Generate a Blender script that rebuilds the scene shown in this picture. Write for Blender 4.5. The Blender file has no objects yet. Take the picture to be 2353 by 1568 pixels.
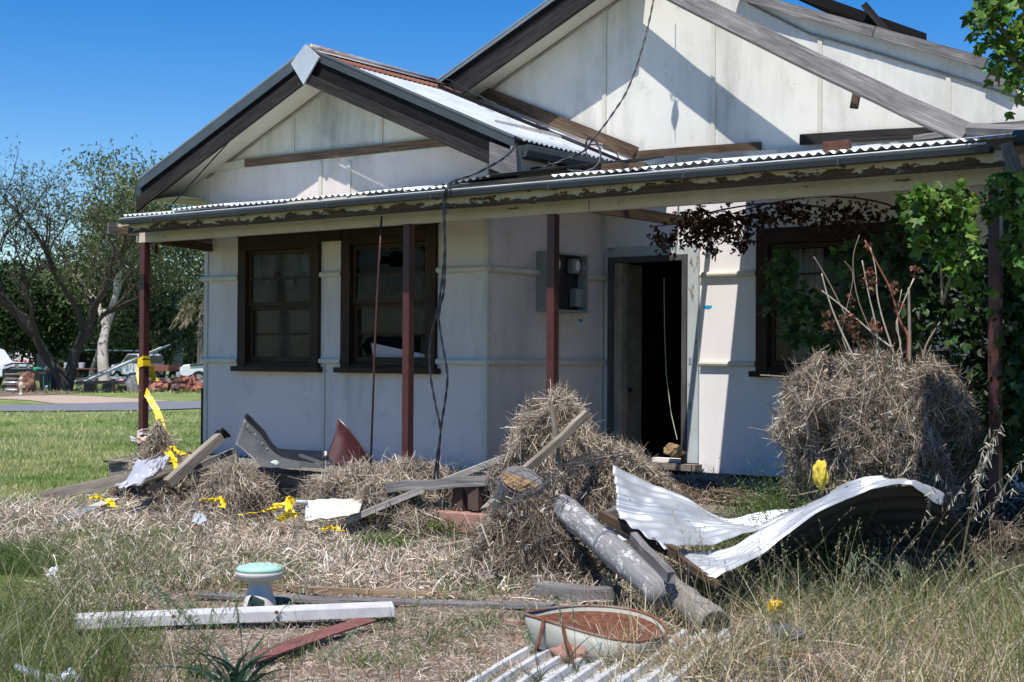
import bpy, math, random
import numpy as np
from mathutils import Vector, Matrix, noise
PI = math.pi
rnd = random.Random(11)
nrg = np.random.default_rng(7)
C = bpy.context.scene.collection
scene = bpy.context.scene

# ------------------------------------------------------------------ camera
EYE = 1.5
YAW = math.radians(37.4); PITCH = math.radians(0.70); ROLL = 0.0064
FPX = 3268.0; CX = 1176.5; CY = 784.0
c_, s_ = math.cos(YAW), math.sin(YAW)
R0 = Vector((c_, s_, 0)); F0 = Vector((-s_, c_, 0)); Z0 = Vector((0, 0, 1))
Fv = F0*math.cos(PITCH) + Z0*math.sin(PITCH)
Uv = Z0*math.cos(PITCH) - F0*math.sin(PITCH)
Rv = R0*math.cos(ROLL) + Uv*math.sin(ROLL)
Uv = Uv*math.cos(ROLL) - R0*math.sin(ROLL)
CAM = Vector((0, 0, EYE))
cam = bpy.data.cameras.new('camera'); camo = bpy.data.objects.new('camera', cam); C.objects.link(camo)
cam.lens = 50.0; cam.sensor_width = 36.0; cam.clip_end = 3000; cam.clip_start = 0.1
m = Matrix.Identity(4)
for i in range(3):
    m[i][0] = Rv[i]; m[i][1] = Uv[i]; m[i][2] = -Fv[i]; m[i][3] = CAM[i]
camo.matrix_world = m
scene.camera = camo
cam.dof.use_dof = True; cam.dof.focus_distance = 12.0; cam.dof.aperture_fstop = 6.3

# ------------------------------------------------------------------ sky and sun
SUN = Vector((0.118, -0.485, 1.0)).normalized()          # towards the sun
elev = math.asin(SUN.z); azim = math.atan2(SUN.x, SUN.y)
w = bpy.data.worlds.new("World"); scene.world = w; w.use_nodes = True
nt = w.node_tree; bg = nt.nodes['Background']
sky = nt.nodes.new('ShaderNodeTexSky'); sky.sky_type = 'NISHITA'; sky.sun_disc = False
sky.sun_elevation = elev; sky.sun_rotation = azim
sky.air_density = 1.0; sky.dust_density = 0.0; sky.ozone_density = 2.2; sky.altitude = 300
hs = nt.nodes.new('ShaderNodeHueSaturation'); hs.inputs['Saturation'].default_value = 1.52; hs.inputs['Hue'].default_value = .512
nt.links.new(sky.outputs[0], hs.inputs['Color']); nt.links.new(hs.outputs[0], bg.inputs[0]); bg.inputs[1].default_value = 0.114
sl = bpy.data.lights.new('sun', 'SUN'); sl.energy = 5.0; sl.angle = math.radians(0.5); sl.color = (1.0, 0.96, 0.9)
so = bpy.data.objects.new('sun', sl); C.objects.link(so)
so.rotation_euler = SUN.to_track_quat('Z', 'Y').to_euler(); so.location = (0, 0, 30)
vs = scene.view_settings; vs.view_transform = 'Standard'; vs.look = 'None'; vs.gamma = 1; vs.exposure = 0.34
scene.cycles.max_bounces = 6; scene.cycles.diffuse_bounces = 2; scene.cycles.transparent_max_bounces = 12
scene.cycles.use_denoising = True

# ------------------------------------------------------------------ surveying helpers
def ray(px, py):
    return (Fv + Rv*((px-CX)/FPX) - Uv*((py-CY)/FPX))
def pt(px, py, X=None, Y=None, Z=None, d=None):
    r = ray(px, py)
    if X is not None: t = (X-CAM.x)/r.x
    elif Y is not None: t = (Y-CAM.y)/r.y
    elif Z is not None: t = (Z-CAM.z)/r.z
    else: t = d/r.dot(F0)
    return CAM + r*t
def G(px, py): return pt(px, py, Z=0.0)
def proj_np(P):
    V = P - np.array(CAM)
    z = V @ np.array(Fv); x = V @ np.array(Rv); y = V @ np.array(Uv)
    z = np.maximum(z, 1e-3)
    return CX + FPX*x/z, CY - FPX*y/z, z

# ------------------------------------------------------------------ mesh helpers
class MB:
    def __init__(s): s.v = []; s.f = []; s.uv = []
    def add(s, vs, fs, uvs=None):
        b = len(s.v); s.v += [tuple(v) for v in vs]
        for i, f in enumerate(fs):
            s.f.append([b+k for k in f])
            if uvs is not None: s.uv.append(uvs[i])
            else:
                a = Vector(vs[f[0]]); e = (Vector(vs[f[1]])-a); 
                n = e.cross(Vector(vs[f[2]])-a)
                if e.length < 1e-9: e = Vector((1, 0, 0))
                e = e.normalized(); g = n.cross(e)
                if g.length < 1e-12: g = Vector((0, 0, 1))
                g = g.normalized()
                s.uv.append([((Vector(vs[k])-a).dot(e), (Vector(vs[k])-a).dot(g)) for k in f])
        return s
    def box(s, x0, x1, y0, y1, z0, z1):
        v = [(x0,y0,z0),(x1,y0,z0),(x1,y1,z0),(x0,y1,z0),(x0,y0,z1),(x1,y0,z1),(x1,y1,z1),(x0,y1,z1)]
        return s.hexa(v, 0 if (x1-x0) >= max(y1-y0, z1-z0) else (1 if y1-y0 >= z1-z0 else 2))
    def hexa(s, v, ax=0):
        fs = [(0,3,2,1),(4,5,6,7),(0,1,5,4),(2,3,7,6),(1,2,6,5),(3,0,4,7)]
        v = [Vector(p) for p in v]
        L = [v[1]-v[0], v[3]-v[0], v[4]-v[0]][ax]
        L = L.normalized() if L.length > 0 else Vector((1, 0, 0))
        uvs = []
        off = rnd.random()*7
        for f in fs:
            n = (v[f[1]]-v[f[0]]).cross(v[f[2]]-v[f[0]])
            g = n.cross(L); g = g.normalized() if g.length > 1e-9 else L
            if abs(L.dot(n.normalized() if n.length > 0 else L)) > .9:
                e = (v[f[1]]-v[f[0]]).normalized(); g = n.cross(e).normalized()
                uvs.append([((v[k]-v[0]).dot(e)*.3+off, (v[k]-v[0]).dot(g)) for k in f])
            else: uvs.append([((v[k]-v[0]).dot(L)+off, (v[k]-v[0]).dot(g)) for k in f])
        return s.add(v, fs, uvs)
    def beam(s, p0, p1, wd, th, up=Vector((0, 0, 1)), ends=0.0, seg=1, sag=0.0, jit=0.0):
        """board from p0 to p1; wd across 'up' sideways, th along up"""
        p0 = Vector(p0); p1 = Vector(p1); d = (p1-p0).normalized(); up = Vector(up)
        sd = d.cross(up).normalized(); u = sd.cross(d).normalized()
        Lr = (p1-p0).length; vs = []; fs = []; uvs = []; off = rnd.random()*9
        for i in range(seg+1):
            t = i/seg; q = p0.lerp(p1, t) + u*(-sag*4*t*(1-t))
            j = Vector((rnd.uniform(-jit, jit), rnd.uniform(-jit, jit), rnd.uniform(-jit, jit)))
            for a, b in ((-1,-1),(1,-1),(1,1),(-1,1)):
                e = Vector((0, 0, 0))
                if ends and i in (0, seg): e = d*rnd.uniform(-ends, ends)
                vs.append(q + sd*(a*wd/2) + u*(b*th/2) + j + e)
        for i in range(seg):
            for k in range(4):
                k2 = (k+1) % 4; w_ = wd if k % 2 == 0 else th
                fs.append((i*4+k, (i+1)*4+k, (i+1)*4+k2, i*4+k2))
                u0 = off+Lr*i/seg; u1 = off+Lr*(i+1)/seg; vv = k*.37
                uvs.append([(u0, vv), (u1, vv), (u1, vv+w_), (u0, vv+w_)])
        fs.append((0,1,2,3)); uvs.append([(off, 0), (off+.02, wd), (off+.03, wd), (off+.02, 0)])
        n = seg*4; fs.append((n+3,n+2,n+1,n)); uvs.append([(off, 0), (off+.02, wd), (off+.03, wd), (off+.02, 0)])
        return s.add(vs, fs, uvs)
    def tube(s, pts, rad, n=8, cap=True):
        pts = [Vector(p) for p in pts]
        if not hasattr(rad, '__len__'): rad = [rad]*len(pts)
        ref = Vector((0, 0, 1)); prev = None; vs = []; L = 0; us = []
        for i, p in enumerate(pts):
            d = (pts[min(i+1, len(pts)-1)]-pts[max(i-1, 0)])
            d = d.normalized() if d.length > 0 else Vector((0, 0, 1))
            if prev is None:
                a = d.cross(ref); 
                if a.length < .1: a = d.cross(Vector((1, 0, 0)))
            else: a = prev - d*prev.dot(d)
            a = a.normalized(); b = d.cross(a); prev = a
            if i: L += (p-pts[i-1]).length
            us.append(L)
            for k in range(n):
                t = 2*PI*k/n; vs.append(p + (a*math.cos(t)+b*math.sin(t))*rad[i])
        fs = []; uvs = []
        for i in range(len(pts)-1):
            for k in range(n):
                k2 = (k+1) % n; fs.append((i*n+k, i*n+k2, (i+1)*n+k2, (i+1)*n+k))
                r = rad[i]*2*PI/n
                uvs.append([(us[i], k*r), (us[i], (k+1)*r), (us[i+1], (k+1)*r), (us[i+1], k*r)])
        if cap:
            fs.append(tuple(range(n-1, -1, -1))); uvs.append([(math.cos(k)*.01, math.sin(k)*.1) for k in range(n)])
            b = (len(pts)-1)*n; fs.append(tuple(b+k for k in range(n))); uvs.append([(math.cos(k)*.01, math.sin(k)*.1) for k in range(n)])
        return s.add(vs, fs, uvs)
    def grid(s, P, nu, nv, close=False):
        """P[i][j] points"""
        vs = [P[i][j] for i in range(nu) for j in range(nv)]
        fs = []; uvs = []
        for i in range(nu-1):
            for j in range(nv-1):
                fs.append((i*nv+j, (i+1)*nv+j, (i+1)*nv+j+1, i*nv+j+1))
                uvs.append([(i/nu, j/nv), ((i+1)/nu, j/nv), ((i+1)/nu, (j+1)/nv), (i/nu, (j+1)/nv)])
        return s.add(vs, fs, uvs)
    def prism(s, poly, dvec):
        """closed polygon (list of pts) extruded by dvec"""
        n = len(poly); a = [Vector(p) for p in poly]; b = [p+Vector(dvec) for p in a]
        fs = [tuple(range(n)), tuple(range(2*n-1, n-1, -1))]
        for i in range(n):
            j = (i+1) % n; fs.append((i, i+n, j+n, j))
        return s.add(a+b, fs)
    def lathe(s, prof, c, n=24, ax=None, wob=0.0):
        c = Vector(c); vs = []
        for i, (r, z) in enumerate(prof):
            for k in range(n):
                t = 2*PI*k/n; rr = r*(1+wob*math.sin(3*t+1.1)+wob*.6*math.sin(5*t+z*3))
                vs.append(c+Vector((rr*math.cos(t), rr*math.sin(t), z)))
        fs = []
        for i in range(len(prof)-1):
            for k in range(n):
                k2 = (k+1) % n; fs.append((i*n+k, i*n+k2, (i+1)*n+k2, (i+1)*n+k))
        fs.append(tuple(range(n-1, -1, -1))); b = (len(prof)-1)*n; fs.append(tuple(b+k for k in range(n)))
        return s.add(vs, fs)

def obj(name, mb, mat, parent=None, smooth=False, solid=0.0, bevel=0.0, subd=0):
    me = bpy.data.meshes.new(name)
    off = Vector((0, 0, 0)); p = parent
    while p is not None: off += p.location; p = p.parent
    me.from_pydata([tuple(Vector(v)-off) for v in mb.v], [], mb.f)
    uvl = me.uv_layers.new(name='UVMap')
    flat = [c for f in mb.uv for c in f]
    if len(flat) == len(me.loops):
        uvl.data.foreach_set('uv', np.array(flat, dtype=np.float32).ravel())
    me.update()
    if smooth:
        me.polygons.foreach_set('use_smooth', [True]*len(me.polygons))
    o = bpy.data.objects.new(name, me); C.objects.link(o)
    if mat: me.materials.append(mat)
    if parent is not None: o.parent = parent
    if subd:
        md = o.modifiers.new('sub', 'SUBSURF'); md.levels = subd; md.render_levels = subd
    if solid:
        md = o.modifiers.new('solid', 'SOLIDIFY'); md.thickness = solid; md.offset = 0
    if bevel:
        md = o.modifiers.new('bevel', 'BEVEL'); md.width = bevel; md.segments = 2; md.limit_method = 'ANGLE'
    if smooth and not subd:
        try:
            bpy.context.view_layer.objects.active = o
        except Exception: pass
    return o
def tag(o, label, cat, group=None, kind=None):
    o['label'] = label
    if cat: o['category'] = cat
    if group: o['group'] = group
    if kind: o['kind'] = kind
    return o
def thing(name, label, cat, loc, group=None):
    o = bpy.data.objects.new(name, None); C.objects.link(o); o.location = loc; o.empty_display_size = .1
    return tag(o, label, cat, group)

def npmesh(name, V, F, mat, col=None, parent=None, smooth=False):
    """V (N,3), F (M,k) of one face size"""
    V = np.asarray(V, dtype=np.float32); F = np.asarray(F, dtype=np.int32)
    if parent is not None:
        off = Vector((0, 0, 0)); p = parent
        while p is not None: off += p.location; p = p.parent
        V = V - np.array(off, dtype=np.float32)
    me = bpy.data.meshes.new(name); k = F.shape[1]
    me.vertices.add(len(V)); me.vertices.foreach_set('co', V.ravel())
    me.loops.add(F.size); me.loops.foreach_set('vertex_index', F.ravel())
    me.polygons.add(len(F)); me.polygons.foreach_set('loop_start', np.arange(0, F.size, k, dtype=np.int32))
    me.update(calc_edges=True)
    if smooth: me.polygons.foreach_set('use_smooth', np.ones(len(F), dtype=bool))
    if col is not None:
        a = me.color_attributes.new('col', 'FLOAT_COLOR', 'POINT')
        cc = np.ones((len(V), 4), dtype=np.float32); cc[:, :3] = col
        a.data.foreach_set('color', cc.ravel())
    me.materials.append(mat)
    o = bpy.data.objects.new(name, me); C.objects.link(o)
    if parent is not None: o.parent = parent
    return o

# ------------------------------------------------------------------ materials
def newmat(name, rough=.8, metal=0.0, spec=.3):
    m_ = bpy.data.materials.new(name); m_.use_nodes = True
    n = m_.node_tree.nodes; b = n['Principled BSDF']
    b.inputs['Roughness'].default_value = rough; b.inputs['Metallic'].default_value = metal
    b.inputs['Specular IOR Level'].default_value = spec
    return m_, m_.node_tree, b
def node(nt, t, **k):
    n = nt.nodes.new(t)
    for a, v in k.items():
        if a in n.bl_rna.properties and a not in n.inputs: setattr(n, a, v)
        else: n.inputs[a].default_value = v
    return n
def coords(nt, kind='Object', scale=(1, 1, 1), rot=(0, 0, 0)):
    tc = nt.nodes.new('ShaderNodeTexCoord'); mp = nt.nodes.new('ShaderNodeMapping')
    mp.inputs['Scale'].default_value = scale; mp.inputs['Rotation'].default_value = rot
    nt.links.new(tc.outputs[kind], mp.inputs[0]); return mp.outputs[0]
def noi(nt, vec, scale, detail=5, rough=.6, dist=0.0):
    n = nt.nodes.new('ShaderNodeTexNoise'); n.inputs['Scale'].default_value = scale
    n.inputs['Detail'].default_value = detail; n.inputs['Roughness'].default_value = rough
    n.inputs['Distortion'].default_value = dist
    nt.links.new(vec, n.inputs['Vector']); return n.outputs['Fac']
def ramp(nt, fac, stops):
    r = nt.nodes.new('ShaderNodeValToRGB'); cr = r.color_ramp
    while len(cr.elements) < len(stops): cr.elements.new(.5)
    for e, (p, c) in zip(cr.elements, stops):
        e.position = p; e.color = (*(c if hasattr(c, '__len__') else (c, c, c)), 1)
    nt.links.new(fac, r.inputs[0]); return r.outputs[0]
def mix(nt, fac, a, b, mode='MIX'):
    mx = nt.nodes.new('ShaderNodeMix'); mx.data_type = 'RGBA'; mx.blend_type = mode
    for i, v in ((0, fac), (6, a), (7, b)):
        if isinstance(v, (int, float)): mx.inputs[i].default_value = v
        elif isinstance(v, tuple): mx.inputs[i].default_value = (*v, 1)
        else: nt.links.new(v, mx.inputs[i])
    return mx.outputs[2]
def mth(nt, op, a, b=0.0, clamp=False):
    n = nt.nodes.new('ShaderNodeMath'); n.operation = op; n.use_clamp = clamp
    for i, v in ((0, a), (1, b)):
        if isinstance(v, (int, float)): n.inputs[i].default_value = v
        else: nt.links.new(v, n.inputs[i])
    return n.outputs[0]
def bump(nt, b, h, strength=.3, dist=.01):
    n = nt.nodes.new('ShaderNodeBump'); n.inputs['Strength'].default_value = strength; n.inputs['Distance'].default_value = dist
    nt.links.new(h, n.inputs['Height']); nt.links.new(n.outputs[0], b.inputs['Normal'])
def setc(nt, b, col): nt.links.new(col, b.inputs['Base Color'])

def m_plain(name, col, rough=.7, metal=0.0, var=.25, scale=6, spec=.3, bmp=.15):
    m_, nt, b = newmat(name, rough, metal, spec); v = coords(nt)
    n = noi(nt, v, scale, 6, .65)
    setc(nt, b, ramp(nt, n, [(.25, tuple(x*(1-var) for x in col)), (.75, tuple(min(1, x*(1+var*.6)) for x in col))]))
    n2 = noi(nt, v, scale*9, 4); bump(nt, b, n2, bmp, .004)
    return m_
def m_wood(name, dark, light, rough=.85, scale=1.0, knots=True, var=None):
    """weathered timber, grain along U"""
    m_, nt, b = newmat(name, rough, 0, .2)
    v = coords(nt, 'UV', (1.2*scale, 26*scale, 1)); g = noi(nt, v, 2.2, 8, .7, .6)
    v2 = coords(nt, 'UV', (1.0, 5, 1)); g2 = noi(nt, v2, 1.6, 4, .6, 1.0)
    v3 = coords(nt, 'UV', (2.5*scale, 90*scale, 1)); g3 = noi(nt, v3, 2, 4, .7)
    c = ramp(nt, g, [(.3, dark), (.52, tuple((a+b_)/2 for a, b_ in zip(dark, light))), (.7, light)])
    c = mix(nt, ramp(nt, g2, [(.35, .55), (.65, 0.0)]), c, tuple(x*.45 for x in dark))
    c = mix(nt, ramp(nt, g3, [(.5, 0.0), (.8, .45)]), c, tuple(x*.4 for x in dark))
    setc(nt, b, c); bump(nt, b, mth(nt, 'ADD', g, g3), .5, .006)
    return m_
def m_attr(name, rough=.75, trans=0.0, spec=.25):
    m_, nt, b = newmat(name, rough, 0, spec)
    a = nt.nodes.new('ShaderNodeAttribute'); a.attribute_name = 'col'
    setc(nt, b, a.outputs['Color'])
    if trans:
        t = nt.nodes.new('ShaderNodeBsdfTranslucent'); nt.links.new(a.outputs['Color'], t.inputs[0])
        ms = nt.nodes.new('ShaderNodeMixShader'); ms.inputs[0].default_value = trans
        out = nt.nodes['Material Output']
        nt.links.new(b.outputs[0], ms.inputs[1]); nt.links.new(t.outputs[0], ms.inputs[2]); nt.links.new(ms.outputs[0], out.inputs[0])
    return m_

def m_fibro(name, base, stain, amt=.5, vert=True):
    m_, nt, b = newmat(name, .75, 0, .25)
    v = coords(nt, 'Object', (1, 1, .18)); n1 = noi(nt, v, 2.3, 8, .68)
    v2 = coords(nt); n2 = noi(nt, v2, .9, 6, .6); n3 = noi(nt, v2, 60, 3, .6)
    n4 = noi(nt, v2, 5, 8, .75)
    c = mix(nt, mth(nt, 'MULTIPLY', ramp(nt, n1, [(.42, 0.0), (.75, 1.0)]), ramp(nt, n2, [(.4, 0.15), (.65, amt)])), base, stain)
    c = mix(nt, ramp(nt, n4, [(.56, 0.0), (.8, amt*.5)]), c, tuple(x*.72 for x in stain))
    c = mix(nt, ramp(nt, n3, [(.62, 0.0), (.8, .12)]), c, (.3, .27, .2))
    setc(nt, b, c); bump(nt, b, n3, .12, .003)
    return m_
def m_galv(name, base=(.55, .6, .64), rust=0.05, rough=.42, metal=.55, rustc=(.19, .07, .035)):
    m_, nt, b = newmat(name, rough, metal, .5); v = coords(nt)
    n1 = noi(nt, v, 3, 6, .6); n2 = noi(nt, v, 14, 5, .7); n3 = noi(nt, coords(nt, 'Object', (1, 1, 3)), 1.6, 9, .75)
    c = ramp(nt, n1, [(.3, tuple(x*.78 for x in base)), (.7, tuple(min(1, x*1.1) for x in base))])
    c = mix(nt, ramp(nt, n2, [(.45, 0.0), (.75, .3)]), c, tuple(x*.6 for x in base))
    rf = ramp(nt, n3, [(max(0, .72-rust), 0.0), (.80-rust*.8, 1.0)])
    c = mix(nt, rf, c, rustc)
    setc(nt, b, c)
    nt.links.new(mth(nt, 'MULTIPLY', mth(nt, 'SUBTRACT', 1.0, rf), metal), b.inputs['Metallic'])
    nt.links.new(mth(nt, 'ADD', mth(nt, 'MULTIPLY', n2, .3), rough-.12), b.inputs['Roughness'])
    bump(nt, b, n2, .08, .003)
    return m_

def m_peel(name, paint, woodd, woodl, amt=.5, lowbias=True):
    """old paint peeling off dark wood; V rises with height"""
    m_, nt, b = newmat(name, .75, 0, .3)
    v = coords(nt, 'UV', (2.0, 5, 1)); n = noi(nt, v, 2.6, 12, .72, .2)
    g = noi(nt, coords(nt, 'UV', (1.2, 40, 1)), 2, 6, .7)
    big = noi(nt, coords(nt, 'UV', (.9, .4, 1)), 1.0, 3, .5)
    if lowbias: n = mth(nt, 'ADD', mth(nt, 'MULTIPLY', mth(nt, 'SUBTRACT', n, .5), 2.2), .5)
    f = mth(nt, 'ADD', n, mth(nt, 'MULTIPLY', mth(nt, 'SUBTRACT', big, .5), .35))
    if lowbias:
        sx = nt.nodes.new('ShaderNodeTexCoord'); sp = nt.nodes.new('ShaderNodeSeparateXYZ')
        nt.links.new(sx.outputs['Object'], sp.inputs[0])
        zf = mth(nt, 'MULTIPLY', mth(nt, 'SUBTRACT', 2.812, sp.outputs[2]), 6.0)
        f = mth(nt, 'ADD', f, zf)
    k = ramp(nt, f, [(1-amt-.012, 0.0), (1-amt+.012, 1.0)])
    wc = ramp(nt, g, [(.35, woodd), (.7, woodl)])
    pc = ramp(nt, noi(nt, coords(nt), 3, 5), [(.3, tuple(x*.8 for x in paint)), (.7, paint)])
    setc(nt, b, mix(nt, k, pc, wc)); bump(nt, b, mth(nt, 'ADD', mth(nt, 'MULTIPLY', k, -1.0), mth(nt, 'MULTIPLY', g, .2)), .5, .004)
    return m_

M = {}
M['fibro'] = m_fibro('fibro', (.70, .61, .565), (.38, .34, .29), 1.0)
M['fibro_gable'] = m_fibro('fibro_gable', (.70, .67, .60), (.30, .29, .255), 1.2)
M['soffit'] = m_fibro('soffit', (.60, .565, .46), (.42, .36, .26), .6)
M['cream'] = m_plain('cream_trim', (.60, .57, .48), .6, var=.2, scale=3)
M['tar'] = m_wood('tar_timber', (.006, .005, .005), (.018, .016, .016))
M['darkwood'] = m_wood('dark_timber', (.010, .009, .009), (.060, .052, .05))
M['greywood'] = m_wood('grey_timber', (.11, .10, .095), (.36, .34, .33))
M['palewood'] = m_wood('pale_timber', (.20, .16, .12), (.50, .44, .36))
M['brownwood'] = m_wood('brown_timber', (.05, .03, .018), (.22, .15, .10))
M['deckwood'] = m_wood('deck_timber', (.13, .11, .085), (.36, .32, .27))
M['winwood'] = m_wood('window_timber', (.022, .012, .007), (.075, .04, .02), .6)
M['winwood_lit'] = m_wood('lit_sash_timber', (.030, .018, .010), (.085, .048, .024), .6)  # lighter copy of the window timber, its lit tone put into the colour
M['peel'] = m_peel('peeling_fascia', (.58, .50, .38), (.022, .020, .017), (.15, .085, .045), .50)
M['beam'] = m_peel('beam_paint', (.60, .54, .47), (.05, .04, .03), (.16, .12, .09), .37, False)
M['belt'] = m_peel('belt_paint', (.60, .56, .47), (.045, .028, .018), (.26, .17, .11), .66, False)
M['galv'] = m_galv('galvanised', (.62, .65, .67), 0.04, .42, .3)
M['galvd'] = m_galv('galvanised_dull', (.055, .066, .073), 0.05, .6, .12)
M['slate'] = m_galv('dark_flashing', (.075, .095, .115), 0.03, .55, .2)
M['galvt'] = m_galv('galvanised_trim', (.24, .28, .31), 0.03, .5, .3)
M['tin'] = m_galv('bright_tin', (.46, .48, .50), 0.13, .42, .45)
M['rusty'] = m_galv('rusty_sheet', (.25, .10, .08), 0.35, .7, .1)
M['oxide'] = m_plain('oxide_paint', (.075, .019, .016), .45, var=.35, scale=9, spec=.5)
M['black'] = m_plain('black_plastic', (.015, .015, .017), .35, spec=.5, var=.4)
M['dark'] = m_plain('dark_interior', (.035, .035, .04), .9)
M['glass'] = None
# ------------------------------------------------------------------ glass
def m_glass(name, tint=(.03, .035, .035)):
    m_, nt, b = newmat(name, .05, 0, .5)
    b.inputs['Base Color'].default_value = (*tint, 1)
    tr = nt.nodes.new('ShaderNodeBsdfTransparent'); ms = nt.nodes.new('ShaderNodeMixShader')
    n = noi(nt, coords(nt), 4, 6, .7)
    nt.links.new(ramp(nt, n, [(.4, .10), (.75, .30)]), ms.inputs[0])
    nt.links.new(ramp(nt, n, [(.4, .05), (.75, .22)]), b.inputs['Roughness'])
    out = nt.nodes['Material Output']
    nt.links.new(tr.outputs[0], ms.inputs[1]); nt.links.new(b.outputs[0], ms.inputs[2]); nt.links.new(ms.outputs[0], out.inputs[0])
    return m_
M['glass'] = m_glass('dusty_glass')
M['meter'] = m_plain('grey_meter', (.25, .26, .26), .5, var=.2)
M['label'] = m_plain('cream_card', (.55, .53, .42), .6, var=.2, scale=20)
M['doorpaint'] = m_peel('door_paint', (.50, .54, .54), (.12, .09, .07), (.34, .26, .2), .40, False)
M['sash_grey'] = m_wood('grey_frame', (.06, .06, .06), (.16, .155, .15))

# ------------------------------------------------------------------ house geometry
YA, YB = 10.42, 12.39; XL, XC, XR = -12.24, -8.26, -2.75
FZ = 0.45
house = thing('derelict_house', 'derelict cream fibro cottage with two gables and a sagging tin veranda', 'house', (XC, YB, 0))
def wall_holes(mb, axis, k, th, u0, u1, z0, z1, holes):
    us = sorted({u0, u1, *[h[0] for h in holes], *[h[1] for h in holes]})
    zs = sorted({z0, z1, *[h[2] for h in holes], *[h[3] for h in holes]})
    def P(u, z, o): return (u, k+o, z) if axis == 'Y' else (k-o, u, z)
    def inh(u, z): return any(h[0] < u < h[1] and h[2] < z < h[3] for h in holes)
    for i in range(len(us)-1):
        for j in range(len(zs)-1):
            if inh((us[i]+us[i+1])/2, (zs[j]+zs[j+1])/2): continue
            a, b, c, d = us[i], us[i+1], zs[j], zs[j+1]
            mb.add([P(a, c, 0), P(b, c, 0), P(b, d, 0), P(a, d, 0)], [(0, 1, 2, 3)])
            mb.add([P(a, c, th), P(b, c, th), P(b, d, th), P(a, d, th)], [(3, 2, 1, 0)])
    for (a, b, c, d) in holes + [(u0, u1, z0, z1)]:
        for (p, q) in (((a, c), (b, c)), ((b, c), (b, d)), ((b, d), (a, d)), ((a, d), (a, c))):
            mb.add([P(*p, 0), P(*q, 0), P(*q, th), P(*p, th)], [(0, 1, 2, 3)])
def hz(px, py, **k): return pt(px, py, **k).z
def hx(px, py, **k): return pt(px, py, **k).x

# windows on the front wing
def winrect(x0, x1, ytop, ybot, Yp):
    a = pt(x0, ytop, Y=Yp); b = pt(x1, ybot, Y=Yp); return a.x, b.x
WZ0 = 1.5+(820.5-848)*15.0/3268; WZT = 2.70
w1 = (hx(553, 700, Y=YA), hx(737, 700, Y=YA)); w2 = (hx(790, 700, Y=YA), hx(1005, 700, Y=YA))
WZB = hz(737, 848, Y=YA); WZT = hz(553, 547, Y=YA)
w3 = (hx(1742, 700, Y=YB), hx(2120, 700, Y=YB)); W3B = hz(1742, 858, Y=YB); W3T = hz(1742, 527, Y=YB)
dr = (hx(1402, 700, Y=YB), hx(1583, 700, Y=YB)); DT = hz(1583, 585, Y=YB)
# roof lines
RXa, RZa = -10.25, 4.56; RS = 0.425
def rz1(x): return RZa - RS*abs(x-RXa)
BXa, BZa, BS = -7.75, 5.652, 0.445
def rz2(x): return BZa - BS*abs(x-BXa)
mb = MB()
zt = rz1(XL)-.22
wall_holes(mb, 'Y', YA, .09, XL, XC, .38, zt, [(w1[0], w1[1], WZB, WZT), (w2[0], w2[1], WZB, WZT)])
mb2 = MB()
apx = (RXa, YA, rz1(RXa)-.22)
mb2.prism([(XL, YA, zt), (XC, YA, zt), (XC, YA, rz1(XC)-.22), apx], (0, .09, 0))
obj('front_wall', mb, M['fibro'], house); obj('gable_wall', mb2, M['fibro_gable'], house)
# side wall of the wing and left outer wall
mb = MB(); mb.box(XC-.09, XC, YA+.09, YB, .38, 3.75); obj('side_wall', mb, M['fibro'], house)
mb = MB(); mb.box(XL, XL+.09, YA+.09, 19, .38, 3.5); obj('outer_wall', mb, M['fibro'], house)
# recessed wall with door and window
mb = MB(); wall_holes(mb, 'Y', YB, .09, XC, XR, .38, 3.45, [(dr[0], dr[1], .5, DT), (w3[0], w3[1], W3B, W3T)])
M['fibro_w'] = m_fibro('fibro_white', (.83, .78, .76), (.5, .46, .42), .5); obj('recessed_wall', mb, M['fibro_w'], house)
# big gable wall above
tr = [pt(1780, 2, Y=YB), pt(1900, 42, Y=YB), pt(2010, 72, Y=YB), pt(2130, 106, Y=YB), pt(2260, 162, Y=YB), pt(2353, 215, Y=YB)]
mb = MB()
poly = [(-10.6, YB, 3.45), (XR, YB, 3.45), (XR, YB, 3.47), ] + [(p.x, YB, p.z) for p in reversed(tr)] + [(BXa, YB, BZa-.12), (-10.6, YB, rz2(-10.6)-.2)]
mb.prism(poly, (0, .07, 0)); obj('gable_wall', mb, M['fibro_gable'], house)
# back and inside
mb = MB()
mb.box(XL+.09, XR, 18.9, 19, .38, 3.4); mb.box(XR-.1, XR, YB+.09, 18.9, .38, 3.4)
obj('rear_wall', mb, M['fibro'], house)
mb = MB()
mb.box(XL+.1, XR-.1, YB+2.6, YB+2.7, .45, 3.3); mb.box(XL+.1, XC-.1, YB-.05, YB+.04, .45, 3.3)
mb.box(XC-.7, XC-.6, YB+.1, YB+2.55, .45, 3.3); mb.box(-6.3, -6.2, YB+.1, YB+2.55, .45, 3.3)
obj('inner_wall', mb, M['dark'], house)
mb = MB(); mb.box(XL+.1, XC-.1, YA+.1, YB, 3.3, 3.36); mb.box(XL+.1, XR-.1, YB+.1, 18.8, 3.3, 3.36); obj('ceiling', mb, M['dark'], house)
mb = MB(); mb.box(XL+.1, XC-.1, YA+.1, YB-.01, .28, .44); mb.box(XL+.1, XR-.1, YB+.1, 18.8, .28, .44); obj('floor_slab', mb, M['dark'], house)

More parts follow.
